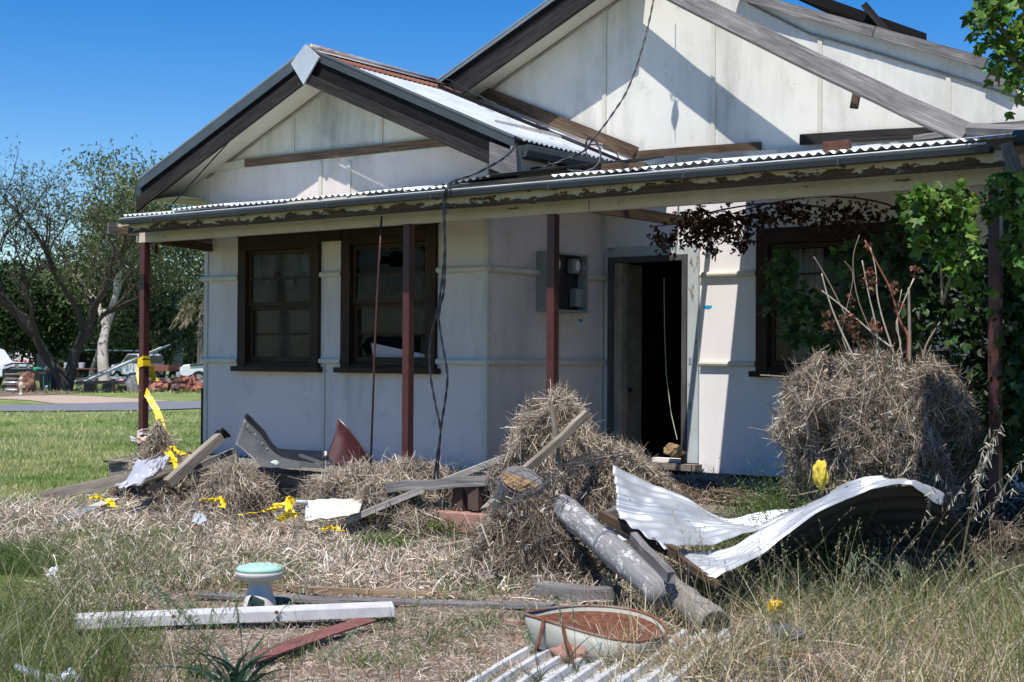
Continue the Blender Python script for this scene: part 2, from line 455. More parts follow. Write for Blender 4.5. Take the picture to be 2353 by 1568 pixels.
# cover strips on the fibro joints
stripm = M['cream']
def vstrip(x, z0, z1, Yp=YA, w_=.045, t=.014):
    q = MB(); q.box(x-w_/2, x+w_/2, Yp-t, Yp-.001, z0, z1); obj('cover_strip', q, stripm, house)
mb = MB()
for px, ya, yb in ((743, 870, 1040),): vstrip(hx(px, 950, Y=YA), .40, hz(743, 838, Y=YA))
for px, ya in ((675, 250), (877, 250)):
    x = hx(px, ya, Y=YA); vstrip(x, hz(px, 365 if px < 800 else 345, Y=YA), rz1(x)-.23)
for px in (737, 803): vstrip(hx(px, 420, Y=YA), 2.7, hz(px, 372, Y=YA))
vstrip(XL+.025, .5, WZT, w_=.06); vstrip(XL+.025, WZT+.1, zt, w_=.06); vstrip(XC-.0225, .40, 3.3, w_=.05)
def one(name, mat, fn, *a, **k):
    q = MB(); getattr(q, fn)(*a, **k); return obj(name, q, mat, house)
one('cover_strip', stripm, 'box', XC, XC+.014, YA-.014, YA+.05, .40, 3.3)
for y in (YB-.05, YA+1.15): one('cover_strip', stripm, 'box', XC, XC+.012, y-.02, y+.02, .4, 3.2)
for px in (1602,): vstrip(hx(px, 700, Y=YB), 2.4, 3.3, YB)
for px, py in ((1390, 100), (1640, 200), (1885, 200), (2180, 220), (1130, 240)):
    x = hx(px, py, Y=YB); vstrip(x, 3.48 if px > 1400 else 3.5, rz2(x)-.21 if px < 1700 else hz(px, {1885: 92, 2180: 178}[px], Y=YB), YB)
# half-round horizontal battens
def batten(p0, p1, r=.028): mb.tube([p0, p1], r, 10)
ZU = hz(1005, 622, Y=YA); ZUL = hz(470, 642, Y=YA); ZL = hz(1118, 832, Y=YA); ZLL = hz(470, 828, Y=YA)
mb = MB()
def lz(x, a, b): return a + (b-a)*(x-XL)/(XC-XL)
for a, b in ((XL-.03, w1[0]-.015), (w1[1]+.015, w2[0]-.015), (w2[1]+.015, XC+.03)):
    one('wall_batten', M['cream'], 'tube', [(a, YA-.018, lz(a, ZUL, ZU)), (b, YA-.018, lz(b, ZUL, ZU))], .03, 10)
    one('wall_batten', M['cream'], 'tube', [(a, YA-.018, lz(a, ZLL, ZL)), (b, YA-.018, lz(b, ZLL, ZL))], .03, 10)
one('wall_batten', M['cream'], 'tube', [(XC+.018, YA-.03, ZU), (XC+.018, YB-.02, ZU)], .03, 10); one('wall_batten', M['cream'], 'tube', [(XC+.018, YA-.03, ZL), (XC+.018, YB-.02, ZL)], .03, 10)
za, zb = hz(1602, 633, Y=YB), hz(1602, 836, Y=YB)
one('wall_batten', M['cream'], 'tube', [(dr[1]+.14, YB-.018, za), (w3[0]-.015, YB-.018, za)], .03, 10); one('wall_batten', M['cream'], 'tube', [(dr[1]+.14, YB-.018, zb), (w3[0]-.015, YB-.018, zb)], .03, 10)
one('wall_batten', M['cream'], 'tube', [(w3[1]+.015, YB-.018, zb), (XR, YB-.018, zb)], .03, 10)
mb = MB(); mb.box(XL-.03, XL-.002, YA-.02, YA+.1, .1, 1.15); obj('corner_stop', mb, M['darkwood'], house)

# ---- windows
def window(x0, x1, z0, z1, Yp, mat, matd, sashes, headboard=None, broken=()):
    f = MB(); w_ = .12
    f.box(x0-.005, x0+w_, Yp-.045, Yp+.06, z0, z1); f.box(x1-w_, x1+.005, Yp-.045, Yp+.06, z0, z1)
    f.box(x0+w_, x1-w_, Yp-.045, Yp+.06, z1-.15, z1); f.box(x0+w_, x1-w_, Yp-.03, Yp+.06, z0, z0+.06)
    wo = obj('window', f, mat, house, bevel=.004)
    s = MB(); s.box(x0-.05, x1+.05, Yp-.095, Yp+.02, z0-.035, z0+.02); obj('sill', s, mat, wo)
    a, b = x0+w_+.004, x1-w_-.004; lo, hi = z0+.064, z1-.154; mid = (lo+hi)/2
    for k, (c, d, yy) in enumerate(((mid-.0, hi, Yp+.002), (lo, mid+.0, Yp+.03))):
        s = MB(); t = .04
        s.box(a, a+t, yy, yy+.03, c, d); s.box(b-t, b, yy, yy+.03, c, d)
        s.box(a+t, b-t, yy, yy+.03, d-.045, d-.002); s.box(a+t, b-t, yy, yy+.03, c+.002, c+(.06 if k else .045))
        s.box(a+t, b-t, yy+.003, yy+.027, (c+d)/2-.011, (c+d)/2+.011)
        obj('sash', s, matd, wo)
        for q, (e, g_) in enumerate((((c+d)/2+.011, d-.045), (c+(.06 if k else .045), (c+d)/2-.011))):
            key = k*2+q; pm = MB(); A, B = a+t, b-t; yg = yy+.015
            if key in broken:
                # jagged remains of glass round the edge
                n = 22; cxm, czm = A+(B-A)*.52, (e+g_)/2 - (.0 if key else -.02)
                outer = []; inner = []
                for i in range(n):
                    th = 2*PI*i/n; dx, dz = math.cos(th), math.sin(th)
                    sc = min((B-A)/2/max(abs(dx), 1e-6), (g_-e)/2/max(abs(dz), 1e-6))
                    outer.append(((A+B)/2+dx*sc, yg, (e+g_)/2+dz*sc))
                    r_ = rnd.uniform(.55, .8) if key == 0 else rnd.uniform(.8, .97)
                    if key == 0 and dx < -.3: r_ *= .5
                    inner.append(((A+B)/2+dx*sc*r_, yg, (e+g_)/2+dz*sc*r_*(.95)))
                pm.add(outer+inner, [(i, (i+1) % n, n+(i+1) % n, n+i) for i in range(n)])
            else:
                pm.box(A, B, yg-.002, yg+.002, e, g_)
            obj('pane', pm, M['glass'], wo)
    return wo
W1 = window(w1[0], w1[1], WZB, WZT, YA, M['winwood'], M['winwood_lit'], None)
W2 = window(w2[0], w2[1], WZB, WZT, YA, M['winwood'], M['winwood_lit'], None, broken=(0, 3))
W3 = window(w3[0], w3[1], W3B, W3T, YB, M['winwood'], M['winwood_lit'], None)
mb = MB(); mb.box(w1[0]-.02, w2[1]+.02, YA-.055, YA-.003, WZT+.001, WZT+.09)
obj('head_board', mb, M['winwood'], house)
mb = MB(); mb.box(w1[1]+.008, w2[0]-.008, YA-.05, YA-.004, WZT-.10, WZT-.002); obj('head_board', mb, M['winwood'], house)
# old curtains and a leaning board behind the glass
mb = MB()
for x0, x1 in ((w3[0]+.2, w3[0]+.62),):
    P = [[(x0+(x1-x0)*i/24, YB+.14+.02*math.sin(i*1.7), z) for z in (W3B+.1, W3T-.2)] for i in range(25)]
    mb.grid(P, 25, 2)
co = obj('curtain', mb, m_plain('grey_curtain', (.28, .28, .27), .9, var=.3), W3)
mb = MB()
P = [[(w1[0]+.13+(w1[1]-w1[0]-.26)*i/20, YA+.12+.02*math.sin(i*1.9), z) for z in ((WZT-.45-.09*math.sin(i*.75)), WZT-.15)] for i in range(21)]
mb.grid(P, 21, 2); obj('curtain', mb, m_plain('dark_curtain', (.09, .088, .08), .9, var=.4), W1)
a = pt(852, 788, Y=YA+.15); b = pt(990, 820, Y=YA+.15)
mb = MB(); mb.prism([a, pt(990, 818, Y=YA+.15), pt(990, 850, Y=YA+.15), pt(862, 850, Y=YA+.15)], (0, .015, 0))
tag(obj('leaning_panel', mb, m_plain('pinkish_board', (.62, .50, .47), .7, var=.1)), 'pinkish white board leaning inside the right hand broken window of the front wing', 'board')

# ---- door
dw = thing('x', 'x', 'x', (dr[0], YB, FZ)); dw.name = 'doorway'; del dw['label']; del dw['category']
dw.parent = house; dw.location = (dr[0]-XC, 0, FZ)
f = MB(); w_ = .055
f.box(dr[0], dr[0]+w_, YB-.05, YB+.12, .46, DT); f.box(dr[1]-w_, dr[1], YB-.05, YB+.12, .46, DT); f.box(dr[0]+w_, dr[1]-w_, YB-.05, YB+.12, DT-.055, DT)
obj('frame', f, M['sash_grey'], dw)
f = MB(); f.box(dr[1]+.002, dr[1]+.125, YB-.03, YB-.001, .47, DT+.1); f.box(dr[0]-.03, dr[1]+.0, YB-.03, YB-.001, DT+.003, DT+.1)
obj('architrave', f, M['doorpaint'], dw)
f = MB(); f.box(dr[0]-.06, dr[1]+.16, YB-.14, YB+.1, .40, .459); obj('threshold', f, M['deckwood'], dw)
dirty = m_plain('dirty_cream', (.34, .29, .22), .8, var=.5, scale=4)
f = MB(); f.box(dr[0]+.06, dr[0]+.10, YB+.13, YB+.46, .47, DT-.06)
d_ = obj('door', f, dirty, dw)
f = MB(); f.box(dr[0]+.10, dr[0]+.16, YB+.16, YB+.19, 1.16, 1.20); obj('handle', f, M['black'], d_)
f = MB(); f.box(dr[0]+.057, dr[0]+.15, YB-.01, YB+.11, .47, DT-.06); obj('jamb', f, dirty, dw)
for zz in (1.0, 1.45):
    f = MB(); f.box(dr[1]+.02, dr[1]+.05, YB-.034, YB-.029, zz, zz+.07); obj('hinge', f, M['meter'], dw)
# electrician's wire hanging in the doorway
f = MB(); pts = [pt(x, y, Y=YB+.2) for x, y in ((1526, 640), (1527, 760), (1531, 860), (1542, 950), (1556, 1010))]
f.tube(pts, .005, 5); tag(obj('loose_wire', f, M['label']), 'thin white wire dangling inside the open doorway', 'wire')

# blue spray marks on the wall
M['bluepaint'] = m_plain('blue_spray', (.02, .33, .62), .6, var=.2, scale=30)
for (px, py, axis, k) in ((1627, 706, 'Y', YB), (1334, 737, 'X', XC)):
    mb = MB()
    for i in range(1):
        q = pt(px, py, **{axis: k})
        n = 18; ring = []
        for j in range(n):
            t = 2*PI*j/n; r_ = rnd.uniform(.020, .034)
            if axis == 'Y': ring.append((q.x+math.cos(t)*r_*1.9, k-.003, q.z+math.sin(t)*r_*.6+math.cos(t)*.008))
            else: ring.append((k+.003+i*.0007, q.y+math.cos(t)*r_*1.2, q.z+math.sin(t)*r_*.7))
        mb.add(ring, [tuple(range(n))])
    obj('paint_mark', mb, M['bluepaint'], house)

# ---- small gable roof
E1 = -7.62; E0 = -12.88; YG = 10.03
def corr_sheet(P00, P10, P01, nrun, width_pitch=.076, amp=.0105, wob=0.0, seed=0):
    """corrugated sheet: P00->P10 across the waves, P00->P01 down the run"""
    P00, P10, P01 = map(Vector, (P00, P10, P01)); u = P10-P00; v = P01-P00
    L = u.length; n = max(4, int(L/width_pitch*8)); nr = u.cross(v).normalized()
    if nr.z < 0: nr = -nr
    P = []
    r_ = random.Random(seed)
    ph = r_.random()*3
    for i in range(n+1):
        t = i/n; col = []
        for j in range(nrun+1):
            s = j/nrun
            col.append(P00+u*t+v*s+nr*(amp*math.cos(2*PI*t*L/width_pitch) + wob*math.sin(3*s+ph+t*2)))
        P.append(col)
    return P, n+1, nrun+1
def add_sheet(mb, *a, **k):
    P, nu, nv = corr_sheet(*a, **k); mb.grid(P, nu, nv)
roof1 = MB()
add_sheet(roof1, (RXa+.02, YG+.02, RZa-.01), (RXa+.02, 11.62, RZa-.035), (E1+.03, YG+.02, rz1(E1)), 6)
o = obj('roof_sheet', roof1, M['galv'], house, smooth=True, solid=.0015)
roof1 = MB(); add_sheet(roof1, (RXa+.02, 11.56, RZa-.06), (RXa+.02, YB-.01, RZa-.075), (E1+.15, 11.56, rz1(E1)-.07), 4)
obj('roof_sheet', roof1, M['galv'], house, smooth=True, solid=.0015)
mb = MB(); mb.beam((RXa+.35, 11.61, rz1(RXa+.35)+.005), (E1+.12, 11.61, rz1(E1+.12)+.005), .02, .045); obj('lap_shadow', mb, M['tar'], house)  # black strip standing for the shadow gap where the two sheets lap
mb = MB(); add_sheet(mb, (RXa+.03, YG+.09, RZa+.004), (RXa+.03, 11.98, RZa-.02), (RXa+.40, YG+.09, rz1(RXa+.40)+.014), 2)
obj('roof_sheet', mb, M['rusty'], house, smooth=True, solid=.0015)
mb = MB(); add_sheet(mb, (RXa-.02, YG+.02, RZa), (RXa-.02, 17.0, RZa), (E0, YG+.02, rz1(E0)), 2)
obj('roof_sheet', mb, M['galv'], house, smooth=True, solid=.0015)
mb = MB(); mb.tube([(RXa, YG+.02, RZa+.045), (RXa, 12.05, RZa+.01)], .035, 10)
mb.beam((RXa-.08, YG, RZa-.015), (RXa-.08, 12.05, RZa-.04), .16, .004, up=Vector((-.4, 0, 1))); mb.beam((RXa+.09, YG, RZa-.0), (RXa+.09, 12.05, RZa-.02), .17, .004, up=Vector((.4, 0, 1)))
obj('ridge_cap', mb, m_galv('ridge_rust', (.42, .40, .38), .22, .6, .3), house, smooth=True)
# cap piece at the apex
mb = MB(); zc = RZa+.06
mb.prism([(RXa, YG-.055, zc), (RXa-.20, YG-.055, zc-.17), (RXa-.02, YG-.055, zc-.40), (RXa+.20, YG-.055, zc-.15)], (0, .018, 0))
obj('apex_cap', mb, M['galv'], house)
# rolled edge flashing, black sheet edge, bargeboards
def raked(mb, xa, za, xb, zb, y0, y1, top, bot):
    mb.hexa([(xa, y0, za-bot), (xb, y0, zb-bot), (xb, y1, zb-bot), (xa, y1, za-bot), (xa, y0, za-top), (xb, y0, zb-top), (xb, y1, zb-top), (xa, y1, za-top)], 0)
mb = MB()
raked(mb, E0-.01, rz1(E0)+.006, RXa-.02, RZa, YG-.025, YG-.008, -.002, .10); obj('barge_flashing', mb, M['slate'], house); mb = MB()
mb.tube([(E0-.02, YG-.012, rz1(E0)+.015), (RXa-.02, YG-.012, RZa+.015)], .022, 8)
obj('barge_flashing', mb, M['galvt'], house); mb = MB(); raked(mb, RXa+.02, RZa, E1-.02, rz1(E1), YG-.025, YG-.008, -.005, .07)
mb.tube([(RXa+.02, YG-.012, RZa+.015), (E1-.02, YG-.012, rz1(E1)+.013)], .020, 8)
obj('barge_flashing', mb, M['galvd'], house, smooth=False)
mb = MB()
raked(mb, E0+.02, rz1(E0), RXa, RZa, YG+.0, YG+.03, .03, .22); raked(mb, RXa, RZa, E1-.05, rz1(E1), YG+.0, YG+.03, .03, .22)
obj('barge_board', mb, M['tar'], house)
mb = MB()
xa, za = E0-.0, rz1(E0)
raked(mb, E0-.03, rz1(E0)-.02, RXa-.02, RZa, YG-.035, YG-.004, .17, .315)
obj('barge_board', mb, M['darkwood'], house)
mb = MB(); raked(mb, RXa+.0, RZa, E1+.02, rz1(E1), YG-.035, YG-.004, .225, .335)
obj('barge_board', mb, M['darkwood'], house)
mb = MB(); raked(mb, E1-.28, rz1(E1-.28), E1+.03, rz1(E1), YG-.05, YG-.046, .12, .36); mb.box(E1-.05, E1+.025, YG-.044, YG+.03, rz1(E1)-.33, rz1(E1)-.06)
obj('rafter_end', mb, M['greywood'], house)
# raking soffit
mb = MB()
raked(mb, E0+.05, rz1(E0+.05), RXa, RZa, YG+.035, YA-.002, .225, .235); raked(mb, RXa, RZa, E1-.05, rz1(E1-.05), YG+.035, YA-.002, .225, .235)
obj('soffit', mb, M['soffit'], house)
# boxed eaves left and right
mb = MB()
mb.box(E0+.06, XL-.005, YG+.06, 18, rz1(E0)-.215, rz1(E0)-.20); mb.box(E0+.03, E0+.055, YG+.05, 18, rz1(E0)-.21, rz1(E0)-.1)
mb.prism([(E0+.06, YA-.03, rz1(E0)-.198), (XL+.02, YA-.03, rz1(E0)-.198), (XL+.02, YA-.03, rz1(XL)-.23), (E0+.3, YA-.03, rz1(E0+.3)-.24)], (0, .02, 0))
obj('eave_lining', mb, M['soffit'], house)
mb = MB(); mb.box(XC+.02, E1-.07, YG+.06, YB-.01, rz1(E1)-.33, rz1(E1)-.315); obj('eave_lining', mb, M['soffit'], house)
mb = MB(); mb.box(E1-.06, E1-.035, YG+.04, YB-.02, rz1(E1)-.33, rz1(E1)-.05); obj('eave_fascia', mb, M['peel'], house)
mb = MB()
prof = [(0, 0), (.0, -.09), (.03, -.115), (.085, -.10), (.11, -.05), (.105, .0), (.095, .005)]
z0 = rz1(E1)-.045
P = [[(E1-.03+dx, y, z0+dz) for dx, dz in prof] for y in (YG+.05, YB-.05)]
mb.grid(P, 2, len(prof)); mb.prism([(E1-.03+dx, YG+.05, z0+dz) for dx, dz in prof[:6]], (0, .003, 0))
obj('gutter', mb, M['galvd'], house, solid=.003)
mb = MB(); mb.box(E0-.11, E0+.02, YG+.02, 17, rz1(E0)-.14, rz1(E0)-.02); obj('gutter', mb, M['galvd'], house)
# timber belt across the small gable
mb = MB(); za, zb = hz(565, 376, Y=YA), hz(1065, 325, Y=YA)
mb.beam((hx(567, 376, Y=YA), YA-.02, za), (hx(1100, 325, Y=YA), YA-.02, zb+.01), .03, .085, up=Vector((0, 0, 1)))
obj('gable_belt', mb, M['belt'], house)
mb = MB(); mb.beam((XL+.0, YA-.018, za-.03), (hx(569, 376, Y=YA), YA-.018, za), .026, .085); obj('gable_belt', mb, M['cream'], house)
# metal stay rod from barge to veranda
mb = MB(); mb.tube([pt(548, 302, Y=YG-.03), pt(388, 478, Y=YG-.05)], .007, 6); obj('stay_rod', mb, M['darkwood'], house)

# ---- big gable roof, left side
YG2 = 12.0; XE = -10.35
mb = MB(); add_sheet(mb, (BXa, YG2+.02, BZa), (BXa, 18, BZa), (XE-.25, YG2+.02, rz2(XE-.25)), 2)
obj('roof_sheet', mb, M['galv'], house, smooth=True, solid=.0015)
mb = MB(); raked(mb, XE, rz2(XE)+.01, BXa, BZa, YG2-.03, YG2-.01, -.002, .035); mb.tube([(XE-.0, YG2-.015, rz2(XE)+.015), (BXa, YG2-.015, BZa+.015)], .022, 8)
obj('barge_flashing', mb, M['galvt'], house)
mb = MB(); raked(mb, XE, rz2(XE), BXa, BZa, YG2+.0, YG2+.03, .0, .20); obj('barge_board', mb, M['tar'], house)
mb = MB(); raked(mb, XE+.12, rz2(XE+.12), BXa, BZa, YG2-.045, YG2-.004, .15, .33); obj('barge_board', mb, M['darkwood'], house)
mb = MB(); raked(mb, XE, rz2(XE), BXa, BZa, YG2+.035, YB-.002, .235, .245); obj('soffit', mb, M['soffit'], house)
# thin bead where wall meets soffit
mb = MB(); mb.tube([(XL, YA-.012, rz1(XL)-.255), (RXa, YA-.012, RZa-.255)], .012, 6); obj('soffit_bead', mb, M['palewood'], house); mb = MB(); mb.tube([(-10.4, YB-.012, rz2(-10.4)-.265), (BXa, YB-.012, BZa-.265)], .014, 6)
obj('soffit_bead', mb, M['palewood'], house)
# valley board on the big wall above small roof
a = pt(1105, 210, Y=YB-.03); b = pt(1462, 352, Y=YB-.03)
mb = MB(); mb.beam(a, b, .03, .13, seg=4, ends=.03); obj('valley_board', mb, M['brownwood'], house)
# fallen right bargeboard and its tail
a = pt(1575, -8, Y=YG2-.0); b = pt(2222, 309, Y=YG2-.25)
d = (b-a).normalized(); a2 = a-d*1.0
mb = MB(); mb.beam(a2, b, .075, .175, up=Vector((0, .35, 1)), seg=14, sag=.03, jit=.003); 
obj('barge_board', mb, M['greywood'], house)
a = pt(2222, 300, Y=YG2-.3); b = pt(2400, 305, Y=YG2-.3)
mb = MB(); mb.beam(a, b, .1, .09, up=Vector((0, -.6, 1)), ends=.01); mb.beam(pt(2100, 318, Y=YB-.1), pt(2400, 278, Y=YB-.1), .03, .05); obj('eave_timber', mb, M['greywood'], house)
# weathered rafter along right rake
def rk(px, py, off=.07): return pt(px, py, Y=YB-off)
mb = MB()
for (p, q) in (((1690, -14), (2010, 74)), ((2012, 74), (2266, 145))):
    mb = MB(); mb.beam(rk(*p), rk(*q), .05, .095, seg=5, jit=.004); obj('rake_timber', mb, M['greywood'], house)
mb = MB(); mb.beam(rk(2270, 172, .05), rk(2330, 200, .05), .05, .09); obj('rake_timber', mb, M['greywood'], house)
# bead marking the old soffit line below
mb = MB()
q = [rk(x, y, .012) for x, y in ((1720, 8), (1860, 78), (2000, 118), (2110, 152), (2240, 192), (2353, 232))]
mb.tube(q, .012, 6); obj('soffit_bead', mb, M['palewood'], house)
# remaining dark sheet on top of the right rake
mb = MB()
a = pt(1790, -22, Y=YB-.02); b = pt(2128, 100, Y=YB-.02)
P = []
for i in range(9):
    t = i/8; p = a.lerp(b, t)
    P.append([(p.x, p.y, p.z+.09), (p.x, p.y, p.z), (p.x, p.y+.5, p.z+.0), (p.x, p.y+3, p.z+.0)])
mb.grid(P, 9, 4); obj('roof_sheet', mb, M['tar'], house, solid=.02)
mb = MB(); mb.beam(pt(1985, 10, Y=YB-.1), pt(2042, 78, Y=YB-.02), .035, .06); obj('stub_batten', mb, M['darkwood'], house)
mb = MB(); mb.beam(pt(1975, 180, Y=YG2+.05), pt(1962, 250, Y=YG2+.05), .07, .035, up=Vector((0, -1, 0))); obj('stub_batten', mb, M['brownwood'], house)
# timbers and flashing along the foot of the big gable wall
mb = MB(); mb.beam(pt(1465, 357, Y=YB-.04), pt(1748, 337, Y=YB-.04), .03, .09, seg=3, jit=.004); obj('wall_plate', mb, M['brownwood'], house)
mb = MB(); mb.beam(pt(1840, 322, Y=YB-.04), pt(2400, 290, Y=YB-.04), .03, .10, seg=3, jit=.006); obj('wall_plate', mb, M['darkwood'], house)
mb = MB(); mb.beam(pt(1470, 375, Y=YB-.10), pt(2400, 322, Y=YB-.10), .004, .11, up=Vector((0, -.3, 1)), seg=12, jit=.006); obj('wall_flashing', mb, M['galvt'], house)

# ---- veranda roof
GY = 9.05                     # gutter lip
GXL = hx(275, 497, Y=GY); GXR = hx(2265, 345, Y=GY)
GZ = 2.888
def gz(x): return GZ + .0*(x)
def vz(y): return GZ+.015 + (y-GY)*(.56/(YB-GY))
# sheets: (x0,x1,lift,twist,back_y)
BZW = .56
xs = GXL+.03; k = 0; gap = (-7.62, -6.56)
random.seed(3)
while xs < GXR-.1:
    x1 = min(xs+.76, GXR+.15)
    if xs < gap[0] < x1: x1 = gap[0]
    if gap[0]-.01 <= xs < gap[1]-.01: xs = gap[1]; continue
    lift = rnd.uniform(0, .018)+.018; tilt = rnd.uniform(-.006, .02)
    yb_ = YA-.02 if x1 < XC-.05 else YB-.02
    mbs = MB()
    if k == 0: add_sheet(mbs, (xs, GY+.02, vz(GY)-.004), (xs+.76, GY+.02, vz(GY)-.004), (xs-.44, yb_, vz(yb_)-.012), 5); obj('roof_sheet', mbs, M['galvd'], house, smooth=True, solid=.0015); mbs = MB()  # hidden extra sheet, added to block sun from the wall's left end
    add_sheet(mbs, (xs, GY+.02, vz(GY)+lift), (x1+.03, GY+.02, vz(GY)+lift+tilt), (xs, yb_, vz(yb_)+lift*.3), 5, seed=k, wob=.004)
    obj('roof_sheet', mbs, M['galv'], house, smooth=True, solid=.0015)
    xs = x1; k += 1
# displaced sheets near the gap
mb = MB(); add_sheet(mb, (-8.02, GY+.25, vz(GY)+.07), (-7.33, GY+.25, vz(GY)+.12), (-8.02, YB-.3, vz(YB)+.0), 4)
obj('roof_sheet', mb, M['galvd'], house, smooth=True, solid=.0015)
mb = MB(); mb.box(gap[0]-.1, gap[1]+.1, GY+.14, 9.72, vz(GY)-.045, vz(GY)-.03); obj('roof_sheet', mb, M['galvd'], house)
mb = MB(); mb.beam((gap[0]-.2, GY+.16, vz(GY)-.012), (gap[1]+.2, GY+.16, vz(GY)-.008), .05, .035)
obj('roof_batten', mb, M['greywood'], house); mb = MB(); mb.beam((gap[0]-.1, GY+1.6, vz(GY+1.6)-.05), (gap[1]+.1, GY+1.6, vz(GY+1.6)-.05), .07, .035)
obj('roof_batten', mb, M['greywood'], house)
mb = MB(); mb.box(-7.02, -6.97, GY+.2, YB, 2.78, 2.88); obj('rafter', mb, M['brownwood'], house)
for x in np.arange(GXL+.5, XR, 1.15):
    if abs(x+7.0) < .5: continue
    yb_ = YA if x < XC else YB
    mb = MB(); mb.hexa([(x-.02, GY+.2, vz(GY)-.10), (x+.02, GY+.2, vz(GY)-.10), (x+.02, yb_-.01, vz(yb_)-.14), (x-.02, yb_-.01, vz(yb_)-.14), (x-.02, GY+.2, vz(GY)-.05), (x+.02, GY+.2, vz(GY)-.05), (x+.02, yb_-.01, vz(yb_)-.05), (x-.02, yb_-.01, vz(yb_)-.05)], 1); obj('rafter', mb, M['brownwood'], house)
# gutter in three lengths
prof = [(.105, .0), (.105, -.03), (.085, -.045), (.04, -.052), (.012, -.046), (.0, -.012), (.0, .0), (.012, .004)]
nseg = 5
for i in range(nseg):
    xa = GXL+(GXR-GXL)*i/nseg; xb = GXL+(GXR-GXL)*(i+1)/nseg+.02
    mb = MB(); dz = .004*i % .007
    P = [[(x, GY+dy-.002*(i % 2), GZ+dz_+(0.006 if j else 0)*((i % 3)-1)) for dy, dz_ in prof] for j, x in enumerate((xa, xb))]
    mb.grid(P, 2, len(prof)); g_ = obj('gutter', mb, M['galvd'], house, solid=.003)
    if i == 0: pass
mb = MB(); mb.tube([(GXL, GY+.002, GZ+.007), (GXR, GY+.002, GZ+.008)], .0075, 6); obj('gutter_lip', mb, M['galv'], house)
for x in np.arange(GXL+.5, GXR, 1.22):
    mb = MB(); mb.box(x, x+.012, GY-.004, GY+.1, GZ-.054, GZ+.002); obj('gutter_bracket', mb, M['galvd'], house)
mb = MB(); mb.beam((GXR+.12, GY+.06, GZ+.0), (GXR+.16, GY+.06, GZ-.18), .085, .07, up=Vector((1, 0, 0)), seg=3, jit=.006); obj('rafter_end', mb, M['greywood'], house)
mb = MB(); mb.tube([(GXR+.15, GY+.1, GZ+.04), (GXR+1.0, GY+.1, GZ+.03)], .05, 12); obj('roof_roll', mb, M['galvd'], house, smooth=True)
FXL = hx(272, 515, Y=GY+.12)
nf = 3
for i in range(nf):
    xa = FXL+(GXR+.1-FXL)*i/nf; xb = FXL+(GXR+.1-FXL)*(i+1)/nf-.004
    mb = MB(); mb.beam((xa, GY+.125, GZ-.082), (xb, GY+.125, GZ-.082+.001*i), .028, .105); obj('fascia', mb, M['peel'], house)
mb = MB(); mb.box(FXL-.02, FXL-.0, GY+.0, YA, GZ-.135, GZ-.02); obj('fascia', mb, M['greywood'], house)
BY = 9.47
mb = MB(); bx0 = hx(320, 540, Y=BY)
mb.beam((bx0, BY, GZ-.143), (-6.45, BY, GZ-.143), .07, .118); obj('veranda_beam', mb, M['beam'], house); mb = MB(); mb.beam((-6.44, BY, GZ-.143), (GXR+.25, BY, GZ-.15), .07, .118)
obj('veranda_beam', mb, M['beam'], house)
mb = MB(); mb.beam((bx0+.03, BY+.04, GZ-.15), (bx0+.03, YA, GZ-.19), .045, .09); mb.box(bx0-.01, bx0+.02, BY+.2, BY+.23, GZ-.30, GZ-.2); obj('side_beam', mb, M['brownwood'], house)
# ceiling lining of the veranda (old boards, dim)
# posts
posts = []
for px, py in ((331, 800), (938, 800), (1270, 750), (2287, 800)):
    x = hx(px, py, Y=BY); mb = MB(); mb.box(x-.0375, x+.0375, BY-.0375, BY+.0375, .0, GZ-.204)
    posts.append((x, obj('veranda_post', mb, M['oxide'], house, bevel=.004)))
# deck
mb = MB(); y = 9.36
n = 0; xx = XL-.35
while xx < XC+.9:
    w_ = .095
    mb.hexa([(xx, 9.34+rnd.uniform(-.02, .03), .37), (xx+w_-.006, 9.34+rnd.uniform(-.02, .03), .37), (xx+w_-.006, YA-.005, .41), (xx, YA-.005, .41), (xx, 9.34, .395+rnd.uniform(0, .008)), (xx+w_-.006, 9.34, .395), (xx+w_-.006, YA-.005, .435), (xx, YA-.005, .435)], 1)
    xx += w_
obj('deck_boards', mb, M['deckwood'], house)
mb = MB(); mb.box(XL-.3, XC+.9, 9.39, 9.43, .2, .365); obj('deck_bearer', mb, M['deckwood'], house)
mb = MB(); mb.box(XC+.95, XR, 9.6, YB-.15, .05, .33); mb.box(XC+.005, XC+.94, YA, YB-.15, .05, .36); obj('porch_floor', mb, m_plain('dusty_concrete', (.20, .17, .14), .9), house)
mb = MB(); mb.box(XL+.1, XL+.3, YA+.1, YA+.3, 0, .28)
for x in (-11, -9.6, -8.4, -6.5, -4.5): mb.box(x, x+.2, YB+.1, YB+.3, 0, .28)
obj('stump', mb, M['darkwood'], house)

